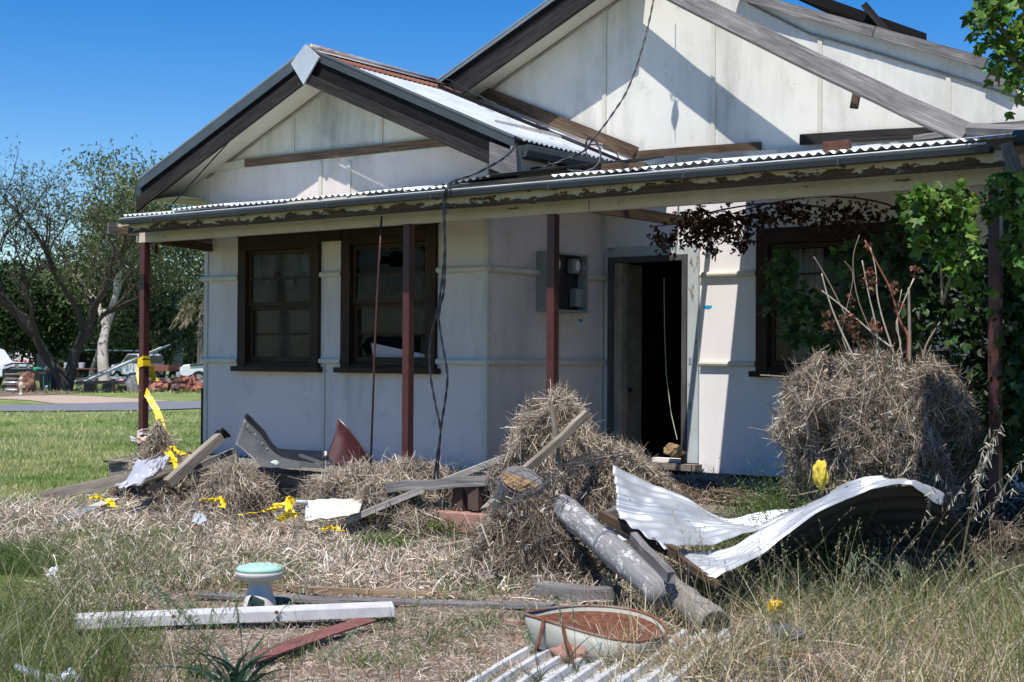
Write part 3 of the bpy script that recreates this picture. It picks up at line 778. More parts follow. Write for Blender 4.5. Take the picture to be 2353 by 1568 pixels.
# ---- meter box on side wall
mbx = thing('x', 'x', 'x', (0, 0, 0)); mbx.name = 'meter_box'; del mbx['label']; del mbx['category']; mbx.parent = house
y0, y1 = pt(1236, 650, X=XC).y, pt(1318, 650, X=XC).y; z0, z1 = hz(1236, 715, X=XC+.05), hz(1236, 577, X=XC+.05)
mbx.location = (0, y0-YB, 1.5)
mb = MB(); mb.box(XC+.002, XC+.16, y0-.03, y0, z0, z1); mb.box(XC+.002, XC+.16, y1, y1+.03, z0, z1); mb.box(XC+.002, XC+.16, y0, y1, z0, z0+.02); mb.box(XC+.002, XC+.16, y0, y1, z1-.02, z1)
obj('box', mb, M['meter'], mbx)
mb = MB(); mb.box(XC+.003, XC+.05, y0, y1, z0+.02, z1-.02); obj('back_panel', mb, M['black'], mbx)
def meter(y, z, sc=1):
    mb = MB(); mb.box(XC+.05, XC+.13, y-.055*sc, y+.055*sc, z-.075*sc, z+.075*sc); o = obj('meter', mb, M['meter'], mbx, bevel=.015)
    mb = MB(); ring = [(XC+.135, y+math.cos(t)*.038*sc, z+math.sin(t)*.055*sc) for t in np.linspace(0, 2*PI, 16, endpoint=False)]
    mb.prism(ring, (.012, 0, 0)); d = obj('dial', mb, M['glasswhite'], o)
M['glasswhite'] = m_plain('dial_face', (.62, .62, .60), .2, var=.35, scale=40)
ym = (y0+y1)/2; meter(ym+.17, z1-.12); meter(y1+.03, z1-.13, .9); meter(ym-.17, z1-.12)
for dz in (.3, .46):
    mb = MB(); mb.box(XC+.05, XC+.085, y0+.03, y0+.10, z1-.05-dz-.05, z1-.05-dz+.04); obj('fuse', mb, M['label'], mbx)
mb = MB(); mb.box(XC+.05, XC+.12, y1-.13, y1+.01, z0+.06, z0+.24); obj('fuse', mb, M['meter'], mbx)
mb = MB(); mb.box(XC+.05, XC+.14, y1-.0+.03, y1+.09, z0+.14, z0+.20); obj('fuse', mb, M['glasswhite'], mbx)
# ------------------------------------------------------------------ ground
def gh(x, y):
    return .028*np.sin(1.3*x+.5)*np.cos(1.1*y+1) + .016*np.sin(3.1*x+1.7*y) + .010*np.sin(5.3*x-4.1*y+2) - .012
def vnoise(x, y, s, seed=0):
    """cheap smooth value noise in numpy, 0..1"""
    x = x*s+seed*17.3; y = y*s-seed*9.1
    xi = np.floor(x); yi = np.floor(y); fx = x-xi; fy = y-yi
    fx = fx*fx*(3-2*fx); fy = fy*fy*(3-2*fy)
    def h(a, b): v = np.sin(a*127.1+b*311.7+seed*74.7)*43758.5453; return v-np.floor(v)
    return (h(xi, yi)*(1-fx)+h(xi+1, yi)*fx)*(1-fy) + (h(xi, yi+1)*(1-fx)+h(xi+1, yi+1)*fx)*fy
def fbm(x, y, s, seed=0):
    return (vnoise(x, y, s, seed)*.5+vnoise(x, y, s*2.1, seed+1)*.3+vnoise(x, y, s*4.3, seed+2)*.2)
def sst(a, b, v):
    t = np.clip((v-a)/(b-a), 0, 1); return t*t*(3-2*t)
def zones(x, y):
    """weights of lawn, straw, bare litter and green patches over the yard (world x, y)"""
    P = np.stack([x, y, np.zeros_like(x)], 1); px, py, z = proj_np(P)
    dist = np.hypot(x, y); n = fbm(x, y, 1.1, 3)
    side = sst(560, 330, px + (n-.5)*260)
    lawn = side*sst(1195, 1120, py+(n-.5)*130)
    lawn = np.where(dist > 17, 1.0, lawn)
    lawn = np.maximum(lawn, sst(200, 60, px+(n-.5)*160)*sst(1235, 1275, py+(n-.5)*60))
    bare = sst(1325, 1385, py+(n-.5)*60)*sst(250, 400, px+(n-.5)*140)*(z > .2)
    bare = np.where(dist < 5.2, 1, bare)
    green = sst(.50, .66, fbm(x, y, 1.7, 9))
    green = np.maximum(green, np.exp(-((px-985)/110)**2-((py-1205)/50)**2)*1.3)
    green = np.maximum(green, np.exp(-((px-430)/60)**2-((py-1150)/30)**2))
    straw = np.clip(1-lawn-bare, 0, 1)
    return lawn, straw, bare, np.clip(green, 0, 1)
# polar sheet reaching the horizon
rings = np.concatenate([np.geomspace(.8, 60, 300), np.geomspace(62, 2500, 40)])
a0 = math.atan2(F0.y, F0.x)
angs = np.concatenate([np.linspace(a0-.62, a0+.5, 420), np.linspace(a0+.5, a0-.62+2*PI, 60)[1:-1]])
A, Rr = np.meshgrid(angs, rings); gx = Rr*np.cos(A); gy = Rr*np.sin(A)
gz_ = gh(gx, gy)*np.clip((30-Rr)/10, 0, 1)
na = len(angs); nr_ = len(rings)
V = np.stack([gx.ravel(), gy.ravel(), gz_.ravel()], 1)
lw, st, ba, gr = zones(V[:, 0], V[:, 1])
nn = fbm(V[:, 0], V[:, 1], .6, 5)[:, None]; n2 = fbm(V[:, 0], V[:, 1], 6, 8)[:, None]
far = np.clip((np.hypot(V[:, 0], V[:, 1])-20)/15, 0, 1)[:, None]
clawn = np.array([.12, .16, .045])*(.7+.6*n2)*(1-nn*.3) + np.array([.15, .12, .05])*sst(.35, .7, nn)
clawn = clawn*(1-far)+ (np.array([.21, .25, .085])*(.8+.4*nn))*far
cstraw = np.array([.20, .155, .11])*(.3+1.0*n2)
cbare = np.array([.27, .22, .18])*(.45+.95*n2)
col = clawn*lw[:, None]+cstraw*st[:, None]+cbare*ba[:, None]
col = col*(1-.45*gr[:, None])+np.array([.06, .09, .025])*.45*gr[:, None]
idx = np.arange(na*nr_).reshape(nr_, na)
nxt = np.roll(idx, -1, axis=1)
Fq = np.stack([idx[:-1], nxt[:-1], nxt[1:], idx[1:]], -1).reshape(-1, 4)[:, ::-1]
gm_, gnt, gb = newmat('ground_mix', .95, 0, .1)
at = gnt.nodes.new('ShaderNodeAttribute'); at.attribute_name = 'col'
gv = coords(gnt); g1 = noi(gnt, gv, 45, 6, .75); g2 = noi(gnt, gv, 9, 6, .7)
c = mix(gnt, 1.0, at.outputs['Color'], ramp(gnt, g1, [(.3, .45), (.7, 1.5)]), 'MULTIPLY')
c = mix(gnt, 1.0, c, ramp(gnt, g2, [(.3, .75), (.7, 1.25)]), 'MULTIPLY')
setc(gnt, gb, c); bump(gnt, gb, g1, .7, .02)
ground = npmesh('ground', V, Fq, gm_, col, smooth=True); tag(ground, 'grassy yard with dry straw and bare dirt', None, kind='structure'); del ground['label']
mb = MB(); n = 40; mb.add([(math.cos(2*PI*i/n)*.85, math.sin(2*PI*i/n)*.85, -.03) for i in range(n)], [tuple(range(n))])
g2o = obj('ground_patch', mb, gm_); g2o['kind'] = 'structure'

def gpoly(name, top, bot, z, mat):
    n = len(top); a = [pt(*p, Z=z) for p in top]; b = [pt(*p, Z=z) for p in bot]
    mb = MB(); mb.add(a+b, [(n+i, n+i+1, i+1, i) for i in range(n-1)]); o = obj(name, mb, mat); o['kind'] = 'structure'; return o
road = gpoly('road', [(-500, 942), (0, 931), (318, 924), (464, 921), (1200, 903), (2600, 870)], [(-500, 949), (0, 945), (318, 943), (464, 938), (1200, 921), (2600, 888)], .03, m_plain('asphalt', (.17, .175, .19), .9, var=.12, scale=2))
gpoly('dirt_path', [(-400, 915), (0, 912), (70, 909.5), (128, 908.5), (200, 910), (318, 916.5), (390, 921.3)], [(-400, 918), (0, 916.5), (70, 920), (128, 927.5), (200, 926.6), (318, 923.6), (390, 921.8)], .02, m_plain('sandy_dirt', (.42, .32, .24), .95, var=.15, scale=3))
gpoly('dirt_patch', [(-100, 893), (0, 893), (60, 899), (100, 897), (180, 897)], [(-100, 912), (0, 910), (60, 912), (100, 908), (180, 903)], .015, m_plain('dark_dirt', (.18, .13, .10), .95, var=.3, scale=2))
gpoly('far_road', [(-200, 861), (0, 861), (85, 861)], [(-200, 867), (0, 867), (85, 867)], .02, m_plain('far_asphalt', (.25, .25, .27), .9, var=.1))

# ------------------------------------------------------------------ strips: blades, straws, sticks
def unit(v): return v/np.maximum(np.linalg.norm(v, axis=1, keepdims=True), 1e-9)
def strips(base, dirv, L, W, col, bend=None, seg=2, taper=0.0, sidev=None, tipcol=None, tri=False):
    """ribbons from base along dirv; bend = (N,3) offset added as t^2"""
    N = len(base); dirv = unit(dirv)
    if sidev is None:
        sidev = np.cross(dirv, nrg.normal(size=(N, 3)))
    sidev = unit(sidev)
    if bend is None: bend = np.zeros((N, 3))
    vs = []; cs = []
    for k in range(seg+1):
        t = k/seg
        p = base + dirv*(L*t)[:, None] + bend*(t*t)
        w_ = (W*(1-taper*t**1.5))[:, None]*.5
        vs += [p-sidev*w_, p+sidev*w_]
        cc = col if tipcol is None else col*(1-t)+tipcol*t
        cs += [cc, cc]
    V = np.stack(vs, 1).reshape(-1, 3); Cc = np.stack(cs, 1).reshape(-1, 3)
    b = (np.arange(N)*(2*(seg+1)))[:, None, None]
    q = np.array([[2*k, 2*k+1, 2*k+3, 2*k+2] for k in range(seg)])[None]
    return V, (b+q).reshape(-1, 4), Cc
class NB:
    def __init__(s): s.V = []; s.F = []; s.Cc = []; s.n = 0
    def add(s, t):
        V, F, Cc = t; s.V.append(V); s.F.append(F+s.n); s.Cc.append(Cc); s.n += len(V)
    def core(s, V, F, col):
        s.V.append(np.asarray(V, float)); s.F.append(np.asarray(F)+s.n); s.Cc.append(np.tile(np.asarray(col, float), (len(V), 1)) if np.ndim(col) == 1 else col); s.n += len(V)
    def build(s, name, mat, parent=None):
        return npmesh(name, np.concatenate(s.V), np.concatenate(s.F), mat, np.concatenate(s.Cc), parent)
M['straw'] = m_attr('straw', .8, .15, .2); M['leaf'] = m_attr('leaf', .5, .35, .4); M['farleaf'] = m_attr('far_leaf', .7, .25, .2)
def pick(cols, N, var=.25):
    c = np.array(cols)[nrg.integers(0, len(cols), N)]
    return c*(1+nrg.uniform(-var, var, (N, 1)))
STRAW = [(.74, .66, .55), (.66, .57, .46), (.54, .43, .33), (.80, .74, .65), (.36, .27, .20), (.22, .16, .12), (.60, .46, .33)]
HEAPC = [(.60, .52, .42), (.50, .42, .33), (.40, .32, .25), (.26, .205, .155), (.15, .115, .09), (.70, .63, .53), (.48, .36, .25)]
GREEN = [(.075, .125, .025), (.055, .10, .02), (.10, .15, .035), (.13, .16, .05), (.045, .08, .02)]
OLIVE = [(.14, .16, .05), (.20, .20, .075), (.10, .13, .035), (.28, .25, .12), (.36, .31, .18)]
def rowsample(N, x0, x1, y0, y1):
    """points on the yard, denser close to the viewer"""
    px = nrg.uniform(x0, x1, N); py = nrg.uniform(y0, y1, N)
    rx = (px-CX)/FPX; ry = (py-CY)/FPX
    D = np.array(Fv)[None]+np.array(Rv)[None]*rx[:, None]-np.array(Uv)[None]*ry[:, None]
    t = -EYE/D[:, 2]; P = np.array(CAM)[None]+D*t[:, None]
    P[:, 2] = gh(P[:, 0], P[:, 1])
    # keep off the house floor
    ok = ~((P[:, 1] > 9.5) & (P[:, 0] > XL-.3))
    return P[ok]
def up(N, lean):
    a = nrg.uniform(0, 2*PI, N); l = nrg.uniform(0, 1, N)*lean
    return np.stack([np.cos(a)*l, np.sin(a)*l, np.ones(N)], 1), np.stack([np.cos(a), np.sin(a), np.zeros(N)], 1)

# --- lawn
nb = NB()
P = rowsample(90000, -350, 560, 948, 1230); lw, st, ba, gr = zones(P[:, 0], P[:, 1]); P = P[nrg.random(len(P)) < lw]
N = len(P); d, s = up(N, .6); dist = np.hypot(P[:, 0], P[:, 1]); dry = fbm(P[:, 0], P[:, 1], .5, 5)
L = nrg.uniform(.025, .075, N)*(1+.4*(dist > 22)); W = .0022*dist/12*nrg.uniform(1.5, 3, N)
c = pick(GREEN, N)*2.5; cd = pick([(.46, .47, .20), (.52, .48, .25), (.36, .40, .15)], N)
dm = (nrg.random(N) < sst(.30, .58, dry)*.95)[:, None]; c = np.where(dm, cd, c)
nb.add(strips(P, d, L, W, c, bend=s*(L*.4)[:, None], seg=2, taper=.8))
P = rowsample(16000, -200, 330, 1230, 1330); lw, st, ba, gr = zones(P[:, 0], P[:, 1]); P = P[nrg.random(len(P)) < lw]; N = len(P)
d, s = up(N, .5); L = nrg.uniform(.04, .10, N)
nb.add(strips(P, d, L, nrg.uniform(.003, .006, N), pick(GREEN, N)*1.2, bend=s*(L*.5)[:, None], taper=.8))
o = nb.build('lawn_grass', M['leaf']); tag(o, 'short green and yellowing lawn between the road and the cottage', None, kind='stuff')
# --- straw mat
nb = NB()
P = rowsample(125000, -250, 2650, 1125, 1400); lw, st, ba, gr = zones(P[:, 0], P[:, 1]); keep = nrg.random(len(P)) < st*(1-.6*gr)*(.30+.70*sst(.36, .52, fbm(P[:, 0], P[:, 1], 2.6, 61))); P = P[keep]; N = len(P)
d, s = up(N, 1.0); fl = nrg.uniform(.02, .75, N); d[:, 2] *= fl; d = unit(d)
P[:, 2] += nrg.uniform(-.01, .09, N)*fbm(P[:, 0], P[:, 1], 3.3, 4)*1.6
L = nrg.uniform(.03, .15, N); b = nrg.normal(size=(N, 3))*(L*.35)[:, None]; b[:, 2] = -np.abs(b[:, 2])*.5
nb.add(strips(P, d, L, nrg.uniform(.003, .0095, N), pick(STRAW, N)*(.55+1.0*fbm(P[:, 0], P[:, 1], 5.0, 41))[:, None], bend=b, seg=3, taper=.5))
o = nb.build('dry_straw', M['straw']); tag(o, 'matted dead straw covering the yard in front of the cottage', None, kind='stuff')
# --- bare ground litter
nb = NB()
P = rowsample(110000, -200, 2600, 1330, 1750); lw, st, ba, gr = zones(P[:, 0], P[:, 1]); P = P[nrg.random(len(P)) < ba]; N = len(P)
d, s = up(N, 1.0); d[:, 2] *= nrg.uniform(-.05, .25, N); P[:, 2] += nrg.uniform(0, .012, N)
L = nrg.uniform(.012, .06, N)
nb.add(strips(P, d, L, nrg.uniform(.0015, .0045, N), pick([(.56, .47, .37), (.40, .31, .23), (.26, .15, .10), (.68, .60, .50), (.18, .13, .10), (.46, .27, .18), (.62, .53, .42)], N), bend=nrg.normal(size=(N, 3))*(L*.2)[:, None]*np.array([1, 1, .3]), seg=2, taper=.3))
o = nb.build('ground_litter', M['straw']); tag(o, 'scattered straw bits and leaf litter on bare soil in the foreground', None, kind='stuff')

# --- low green patches through the straw and soil
nb = NB()
P = rowsample(120000, -200, 2600, 1130, 1650); lw, st, ba, gr = zones(P[:, 0], P[:, 1])
px, py, pz = proj_np(P); n_ = fbm(P[:, 0], P[:, 1], 4.5, 21)
keep = nrg.random(len(P)) < .30*st*(1-sst(.36, .52, fbm(P[:, 0], P[:, 1], 2.6, 61)))+gr*(1.2*st+.16*ba)*sst(.32, .55, n_)+.05*st; P = P[keep]; N = len(P)
d, s = up(N, .8); L = nrg.uniform(.03, .12, N)
nb.add(strips(P, d, L, nrg.uniform(.003, .006, N), pick(GREEN, N)*2.0, bend=s*(L*.5)[:, None], seg=2, taper=.8))
o = nb.build('green_grass', M['leaf']); tag(o, 'low green grass tufts coming up through the straw', None, kind='stuff')

# --- cleavers like dense green weed in front of the steps and beside the tin
def weed_patch(cx, cy, rx, ry, hh, n, label, seed=0, cols=GREEN):
    c0 = G(cx, cy); nb = NB()
    a = nrg.uniform(0, 2*PI, n); r = np.sqrt(nrg.random(n))*(1+.25*np.sin(3*a+seed))
    P = np.stack([c0.x+np.cos(a)*r*rx, c0.y+np.sin(a)*r*ry, np.zeros(n)], 1); P[:, 2] = gh(P[:, 0], P[:, 1])
    H = hh*(1-.75*r**2)*nrg.uniform(.5, 1.15, n)
    d, s = up(n, .5); bd = s*(H*.35)[:, None]
    nb.add(strips(P, d, H, np.full(n, .004), pick(cols, n)*.9, bend=bd, seg=3, taper=.5))
    # small leaves in whorls up the stems
    m_ = 10; t = nrg.random((n, m_)); Q = P[:, None]+unit(d)[:, None]*(H[:, None]*t)[..., None]+bd[:, None]*(t**2)[..., None]
    Q = Q.reshape(-1, 3); k = len(Q); dd = nrg.normal(size=(k, 3)); dd[:, 2] = np.abs(dd[:, 2])*.5
    nb.add(strips(Q, dd, nrg.uniform(.012, .03, k), nrg.uniform(.005, .010, k), pick(cols, k)*2.0, seg=1, taper=.5))
    o = nb.build('weed_patch', M['leaf']); return tag(o, label, 'weeds')
weed_patch(985, 1235, .62, .34, .30, 1500, 'dense bright green weed patch in front of the brick step', 1)
weed_patch(880, 1262, .30, .2, .14, 500, 'low green weeds at the left foot of the pale leaning plank', 2)
# ------------------------------------------------------------------ flood debris heaps
def profile_heap(name, label, cat, c, rx, ry, prof, n, Ls=(.04, .17), Ws=(.002, .0055), cols=HEAPC, big=60, drape=.5, rot=0.0, seed=0, corecol=(.06, .045, .034), lump=.16, group=None, fuzz=.035, rag=.45, skirt=.22):
    """prof: list of (radius factor, z) from bottom to top"""
    prof = np.array(prof, float); nseg = 48; rows = 26
    seglen = np.concatenate([[0], np.cumsum(np.hypot(np.diff(prof[:, 0]*(rx+ry)/2), np.diff(prof[:, 1])))])
    def surf(t, a):
        s = t*seglen[-1]; r = np.interp(s, seglen, prof[:, 0]); z = np.interp(s, seglen, prof[:, 1])
        lm = 1+lump*(np.sin(3*a+seed+z*4)+.6*np.sin(5*a-seed*2+z*7)+.5*np.sin(9*a+z*13+seed))*.6
        rg = 1+rag*(fbm(np.cos(a)*2.2+seed, np.sin(a)*2.2+z*3.0, 1.3, int(seed))-.5)*2
        lm = lm*rg; x = np.cos(a)*r*rx*lm; y = np.sin(a)*r*ry*lm; z = z*(1+rag*.9*(fbm(np.cos(a)*r*2+seed, np.sin(a)*r*2, 1.6, int(seed)+5)-.5))
        cr, sr = math.cos(rot), math.sin(rot)
        return np.stack([c[0]+x*cr-y*sr, c[1]+x*sr+y*cr, c[2]+z+.03*np.sin(7*a+seed)*np.minimum(r, .5)], -1)
    tt, aa = np.meshgrid(np.linspace(0, 1, rows), np.linspace(0, 2*PI, nseg, endpoint=False), indexing='ij')
    Vc = surf(tt.ravel(), aa.ravel()); ctr = np.array([c[0], c[1], c[2]+prof[:, 1].max()*.4])
    Vc = ctr+(Vc-ctr)*.93+nrg.normal(size=Vc.shape)*.012
    I = np.arange(rows*nseg).reshape(rows, nseg); J = np.roll(I, -1, 1)
    Fc = np.stack([I[:-1], J[:-1], J[1:], I[1:]], -1).reshape(-1, 4)
    nb = NB(); nb.core(Vc, Fc, corecol)
    t = nrg.random(n)**.9; a = nrg.uniform(0, 2*PI, n)
    w_ = np.interp(t*seglen[-1], seglen, prof[:, 0])+.12; k = nrg.random(n) < w_/w_.max(); t = t[k]; a = a[k]; n = len(t)
    P = surf(t, a); e = 1e-3
    Ta = unit(surf(t, a+e)-P); Tt = unit(surf(np.clip(t-e, 0, 1), a)-P+1e-7); Nn = unit(P-ctr)
    u1 = nrg.normal(size=(n, 1)); u2 = nrg.normal(size=(n, 1))
    cl = fbm(a*2.5+seed, t*6, 1.2, int(seed)+3)[:, None]
    D = Ta*u1*(1-drape*cl)+Tt*u2*(.6+drape*2.2*cl)+Nn*nrg.normal(size=(n, 1))*.28
    L = nrg.uniform(Ls[0], Ls[1], n); W = nrg.uniform(Ws[0], Ws[1], n)
    P = P+Nn*nrg.uniform(-fuzz, fuzz, (n, 1))-unit(D)*(L*.5)[:, None]
    cc = pick(cols, n, .35)*(.35+1.15*fbm(a*3, t*8, 1.2, int(seed)+9)[:, None])
    nb.add(strips(P, D, L, W, cc, bend=nrg.normal(size=(n, 3))*(L*.22)[:, None], seg=3, taper=.35))
    # leaf scraps and chaff caught in the straw
    nl = n//7; k = nrg.integers(0, n, nl); Dl = nrg.normal(size=(nl, 3))
    nb.add(strips(P[k]+unit(D[k])*(L[k]*.5)[:, None]+Nn[k]*.012, Dl, nrg.uniform(.015, .045, nl), nrg.uniform(.008, .020, nl), pick([(.30, .20, .13), (.52, .45, .36), (.18, .12, .08), (.40, .30, .2), (.62, .57, .5), (.10, .08, .06)], nl), bend=nrg.normal(size=(nl, 3))*.008, seg=2, taper=.5))
    # loose skirt spilling over the ground round the foot
    ns = int(n*skirt)
    if ns:
        a = nrg.uniform(0, 2*PI, ns); q = 1+np.abs(nrg.normal(size=ns))*.28; cr, sr = math.cos(rot), math.sin(rot)
        x = np.cos(a)*q*rx; y = np.sin(a)*q*ry; Ps = np.stack([c[0]+x*cr-y*sr, c[1]+x*sr+y*cr, c[2]+nrg.uniform(0, .09, ns)*np.exp(-(q-1)*4)+.01], 1)
        Ds = nrg.normal(size=(ns, 3)); Ds[:, 2] *= .25; Lk = nrg.uniform(Ls[0], Ls[1]*1.2, ns)
        nb.add(strips(Ps, Ds, Lk, nrg.uniform(Ws[0], Ws[1], ns), pick(cols, ns, .3), bend=nrg.normal(size=(ns, 3))*(Lk*.25)[:, None], seg=3, taper=.35))
    # longer stalks
    n = big; t = nrg.random(n); a = nrg.uniform(0, 2*PI, n); P = surf(t, a); Nn = unit(P-ctr)
    D = nrg.normal(size=(n, 3)); D = D-Nn*np.sum(D*Nn, 1, keepdims=True)*.78; L = nrg.uniform(Ls[1]*.8, Ls[1]*2.2, n)
    P = P+Nn*.02-unit(D)*(L*.5)[:, None]
    nb.add(strips(P, D, L, nrg.uniform(.004, .009, n), pick([(.55, .49, .40), (.48, .40, .30), (.60, .55, .47), (.36, .30, .22)], n), bend=nrg.normal(size=(n, 3))*(L*.1)[:, None], seg=3))
    o = nb.build(name, M['straw']); return tag(o, label, cat, group)
def W3(px, py, d): return pt(px, py, d=d)
def at(px, d, z=0.0):
    p = pt(px, 1000, d=d); return (p.x, p.y, z)
GRP = 'heaps of flood straw against the veranda'
cone = [(1.0, 0), (.9, .12), (.72, .35), (.5, .6), (.28, .85), (.05, 1)]
def sc(prof, h): return [(r, z*h) for r, z in prof]
dome = [(1.0, 0), (.97, .3), (.85, .62), (.62, .85), (.3, .97), (.02, 1)]
RF = math.radians(0)
profile_heap('debris_heap', 'grey straw heap around the foot of the left corner post with tape on it', 'debris heap', at(365, 14.5), .50, .42, sc(cone, .74), 10000, seed=1.3, group=GRP)
profile_heap('debris_heap', 'low straw heap under the deck edge below the car bumper', 'debris heap', at(540, 13.25), .40, .33, sc(dome, .43), 9000, seed=2.1, group=GRP, Ls=(.05, .28), drape=.9)
profile_heap('debris_heap', 'long straw heap spread along the deck edge around the second post', 'debris heap', at(905, 12.4), .92, .48, sc([(1.0, 0), (.95, .3), (.8, .6), (.5, .9), (.02, 1)], .55), 32000, seed=3.7, rot=math.radians(2), group=GRP, Ls=(.05, .26), big=160)
profile_heap('debris_heap', 'tall cone of straw packed around the third post near the door', 'debris heap', at(1278, 11.55), .50, .48, [(1, 0), (.97, .3), (.86, .55), (.70, .7), (.56, .9), (.44, 1.04), (.22, 1.13), (.02, 1.19)], 34000, seed=4.4, group=GRP, big=200, Ls=(.05, .22))
profile_heap('debris_heap', 'straw shoulder to the right of the cone heap in front of the doorway', 'debris heap', at(1410, 11.5), .46, .38, sc(dome, .80), 15000, seed=5.9, group=GRP)
profile_heap('debris_heap', 'tangled straw and root clump with fence wire at the top end of the painted pole', 'debris heap', at(1205, 9.75), .38, .34, sc([(1, 0), (.95, .3), (.8, .65), (.5, .9), (.02, 1)], .50), 20000, seed=6.2, group=GRP, drape=.9, Ls=(.05, .2), cols=[(.36, .29, .22), (.28, .22, .17), (.20, .155, .12), (.42, .35, .27), (.14, .11, .085)])
profile_heap('debris_heap', 'flat reddish straw mat on the porch floor in front of the doorway', 'debris heap', at(1610, 12.1, .30), 1.15, .75, sc(dome, .17), 12000, seed=7.5, group=GRP, cols=[(.42, .33, .24), (.34, .22, .15), (.38, .30, .22), (.26, .18, .12), (.48, .40, .31)], lump=.1)
big = profile_heap('debris_mound', 'huge round straw mound the size of a hay bale swept against the right end bush', 'debris mound', at(2022, 10.0), .655, .58,
    [(.70, 0), (.74, .35), (.88, .62), (1.02, .88), (1.06, 1.1), (1.02, 1.27), (.82, 1.37), (.4, 1.41), (.02, 1.42)], 74000, seed=8.8, drape=.8, Ls=(.05, .22), big=420, lump=.16, rag=.3, skirt=.1, fuzz=.05, cols=[tuple(x*.8 for x in c_) for c_ in HEAPC])
# extra hanging straws on the mound and low dark tangle behind
profile_heap('debris_heap', 'dark tangled heap of straw behind the arched tin at the far right', 'debris heap', at(2330, 9.6), .8, .5, sc(dome, .55), 8000, seed=9.9, group=GRP, cols=[(.2, .16, .12), (.28, .22, .17), (.14, .11, .08)])

# twigs: curved stems with tubes
def stem(px_pts, d, r0, r1, mat, name, label, cat, parent=None, group=None, dd=0.0):
    n = len(px_pts); P = [pt(x, y, d=d+dd*i/(n-1)) for i, (x, y) in enumerate(px_pts)]
    # smooth
    Q = []
    for i in range(n-1):
        p0 = P[max(i-1, 0)]; p1 = P[i]; p2 = P[i+1]; p3 = P[min(i+2, n-1)]
        for k in range(4):
            t = k/4; Q.append(.5*((2*p1)+(p2-p0)*t+(2*p0-5*p1+4*p2-p3)*t*t+(3*p1-p0-3*p2+p3)*t**3))
    Q.append(P[-1]); m_ = len(Q)
    mb = MB(); mb.tube(Q, [r0+(r1-r0)*i/(m_-1) for i in range(m_)], 6)
    o = obj(name, mb, mat, parent, smooth=True)
    if label: tag(o, label, cat, group)
    return o

# ------------------------------------------------------------------ timbers and boards
def board(a, b, wd, th, mat, label, name='plank', cat='plank', up_=Vector((0, 0, 1)), seg=3, jit=.004, ends=.02, sag=0.0, group=None):
    mb = MB(); mb.beam(a, b, wd, th, up=up_, seg=seg, jit=jit, ends=ends, sag=sag); o = obj(name, mb, mat, bevel=.002); return tag(o, label, cat, group)
board(W3(96, 1142, 14.4), W3(545, 1048, 13.9), .045, .11, M['palewood'], 'long brownish plank on edge running from the lawn towards the left deck corner', up_=Vector((0, 0, 1)))
cb = thing('charred_post', 'square timber leaning up to the wall with a burnt black top end', 'post', tuple(W3(395, 1105, 13.2)))
mb = MB(); mb.beam(W3(385, 1112, 13.1), W3(507, 1003, 13.5), .09, .09, seg=3, jit=.004); obj('timber', mb, M['palewood'], cb, bevel=.004)
mb = MB(); mb.beam(W3(507, 1003, 13.5), W3(519, 991, 13.54), .088, .088, seg=3, jit=.012, ends=.015); obj('burnt_end', mb, M['tar'], cb)
board(W3(312, 1116, 13.4), W3(462, 1062, 13.5), .05, .02, m_wood('new_timber', (.42, .34, .24), (.62, .53, .40)), 'thin pale new batten lying beside the plastic sheet')
board(W3(345, 1122, 13.3), W3(540, 1035, 13.7), .05, .05, M['greywood'], 'grey batten under the burnt ended timber')
board(W3(795, 1199, 11.75), W3(1175, 1046, 11.8), .06, .05, m_wood('bleached', (.34, .31, .28), (.60, .56, .51)), 'long bleached plank sloping up behind the green weeds towards the cone heap', sag=-.01)
board(W3(885, 1120, 11.9), W3(1220, 1098, 11.4), .03, .085, M['greywood'], 'grey nailed plank lying level in front of the deck corner', jit=.008, seg=6)
board(W3(1112, 1172, 10.4), W3(1350, 950, 11.05), .05, .06, M['palewood'], 'splintered brown plank leaning up over the cone heap', seg=8, jit=.012)
board(W3(1270, 940, 10.95), W3(1282, 1060, 10.9), .03, .03, M['palewood'], 'short upright stick stuck in the cone heap', 'stick', 'stick', Vector((0, 1, 0)))
board(G(432, 1348)+Vector((0, 0, .02)), G(1055, 1381)+Vector((0, 0, .035)), .03, .035, m_wood('tan_timber', (.22, .14, .08), (.46, .34, .22)), 'long thin tan batten lying behind the mushroom stool', seg=6)
board(G(455, 1372)+Vector((0, 0, .01)), G(1270, 1402)+Vector((0, 0, .02)), .12, .025, M['greywood'], 'long flat grey board lying under the mushroom stool', seg=6)
board(G(1232, 1370)+Vector((0, 0, .05)), G(1412, 1384)+Vector((0, 0, .045)), .16, .08, M['greywood'], 'short weathered sleeper lying left of the painted pole', 'sleeper', 'sleeper', jit=.01)
board(G(572, 1522)+Vector((0, 0, .01)), G(845, 1438)+Vector((0, 0, .035)), .13, .012, m_plain('dull_red_paint', (.20, .08, .07), .75, var=.4, scale=9), 'dull red painted board lying on bare soil', ends=.01)
board(G(1160, 1440)+Vector((0, 0, .03)), G(1232, 1450)+Vector((0, 0, .03)), .04, .03, M['rusty_or'] if 'rusty_or' in M else m_galv('rust_orange', (.50, .40, .33), .3, .7, .1), 'short rusty angle iron end showing left of the wheelbarrow tray', 'angle_iron', 'angle iron')
ro = m_galv('rust_orange_b', (.50, .40, .33), .3, .7, .1)
board(G(1500, 1484)+Vector((0, 0, .05)), G(1888, 1524)+Vector((0, 0, .02)), .035, .03, ro, 'long rusty angle iron running right from under the wheelbarrow tray', 'angle_iron', 'angle iron')
board(G(133, 1204)+Vector((0, 0, .02)), G(222, 1180)+Vector((0, 0, .07)), .12, .012, m_plain('blue_paint', (.20, .28, .34), .6), 'blue grey board end lying in straw beside the lawn', ends=.005)
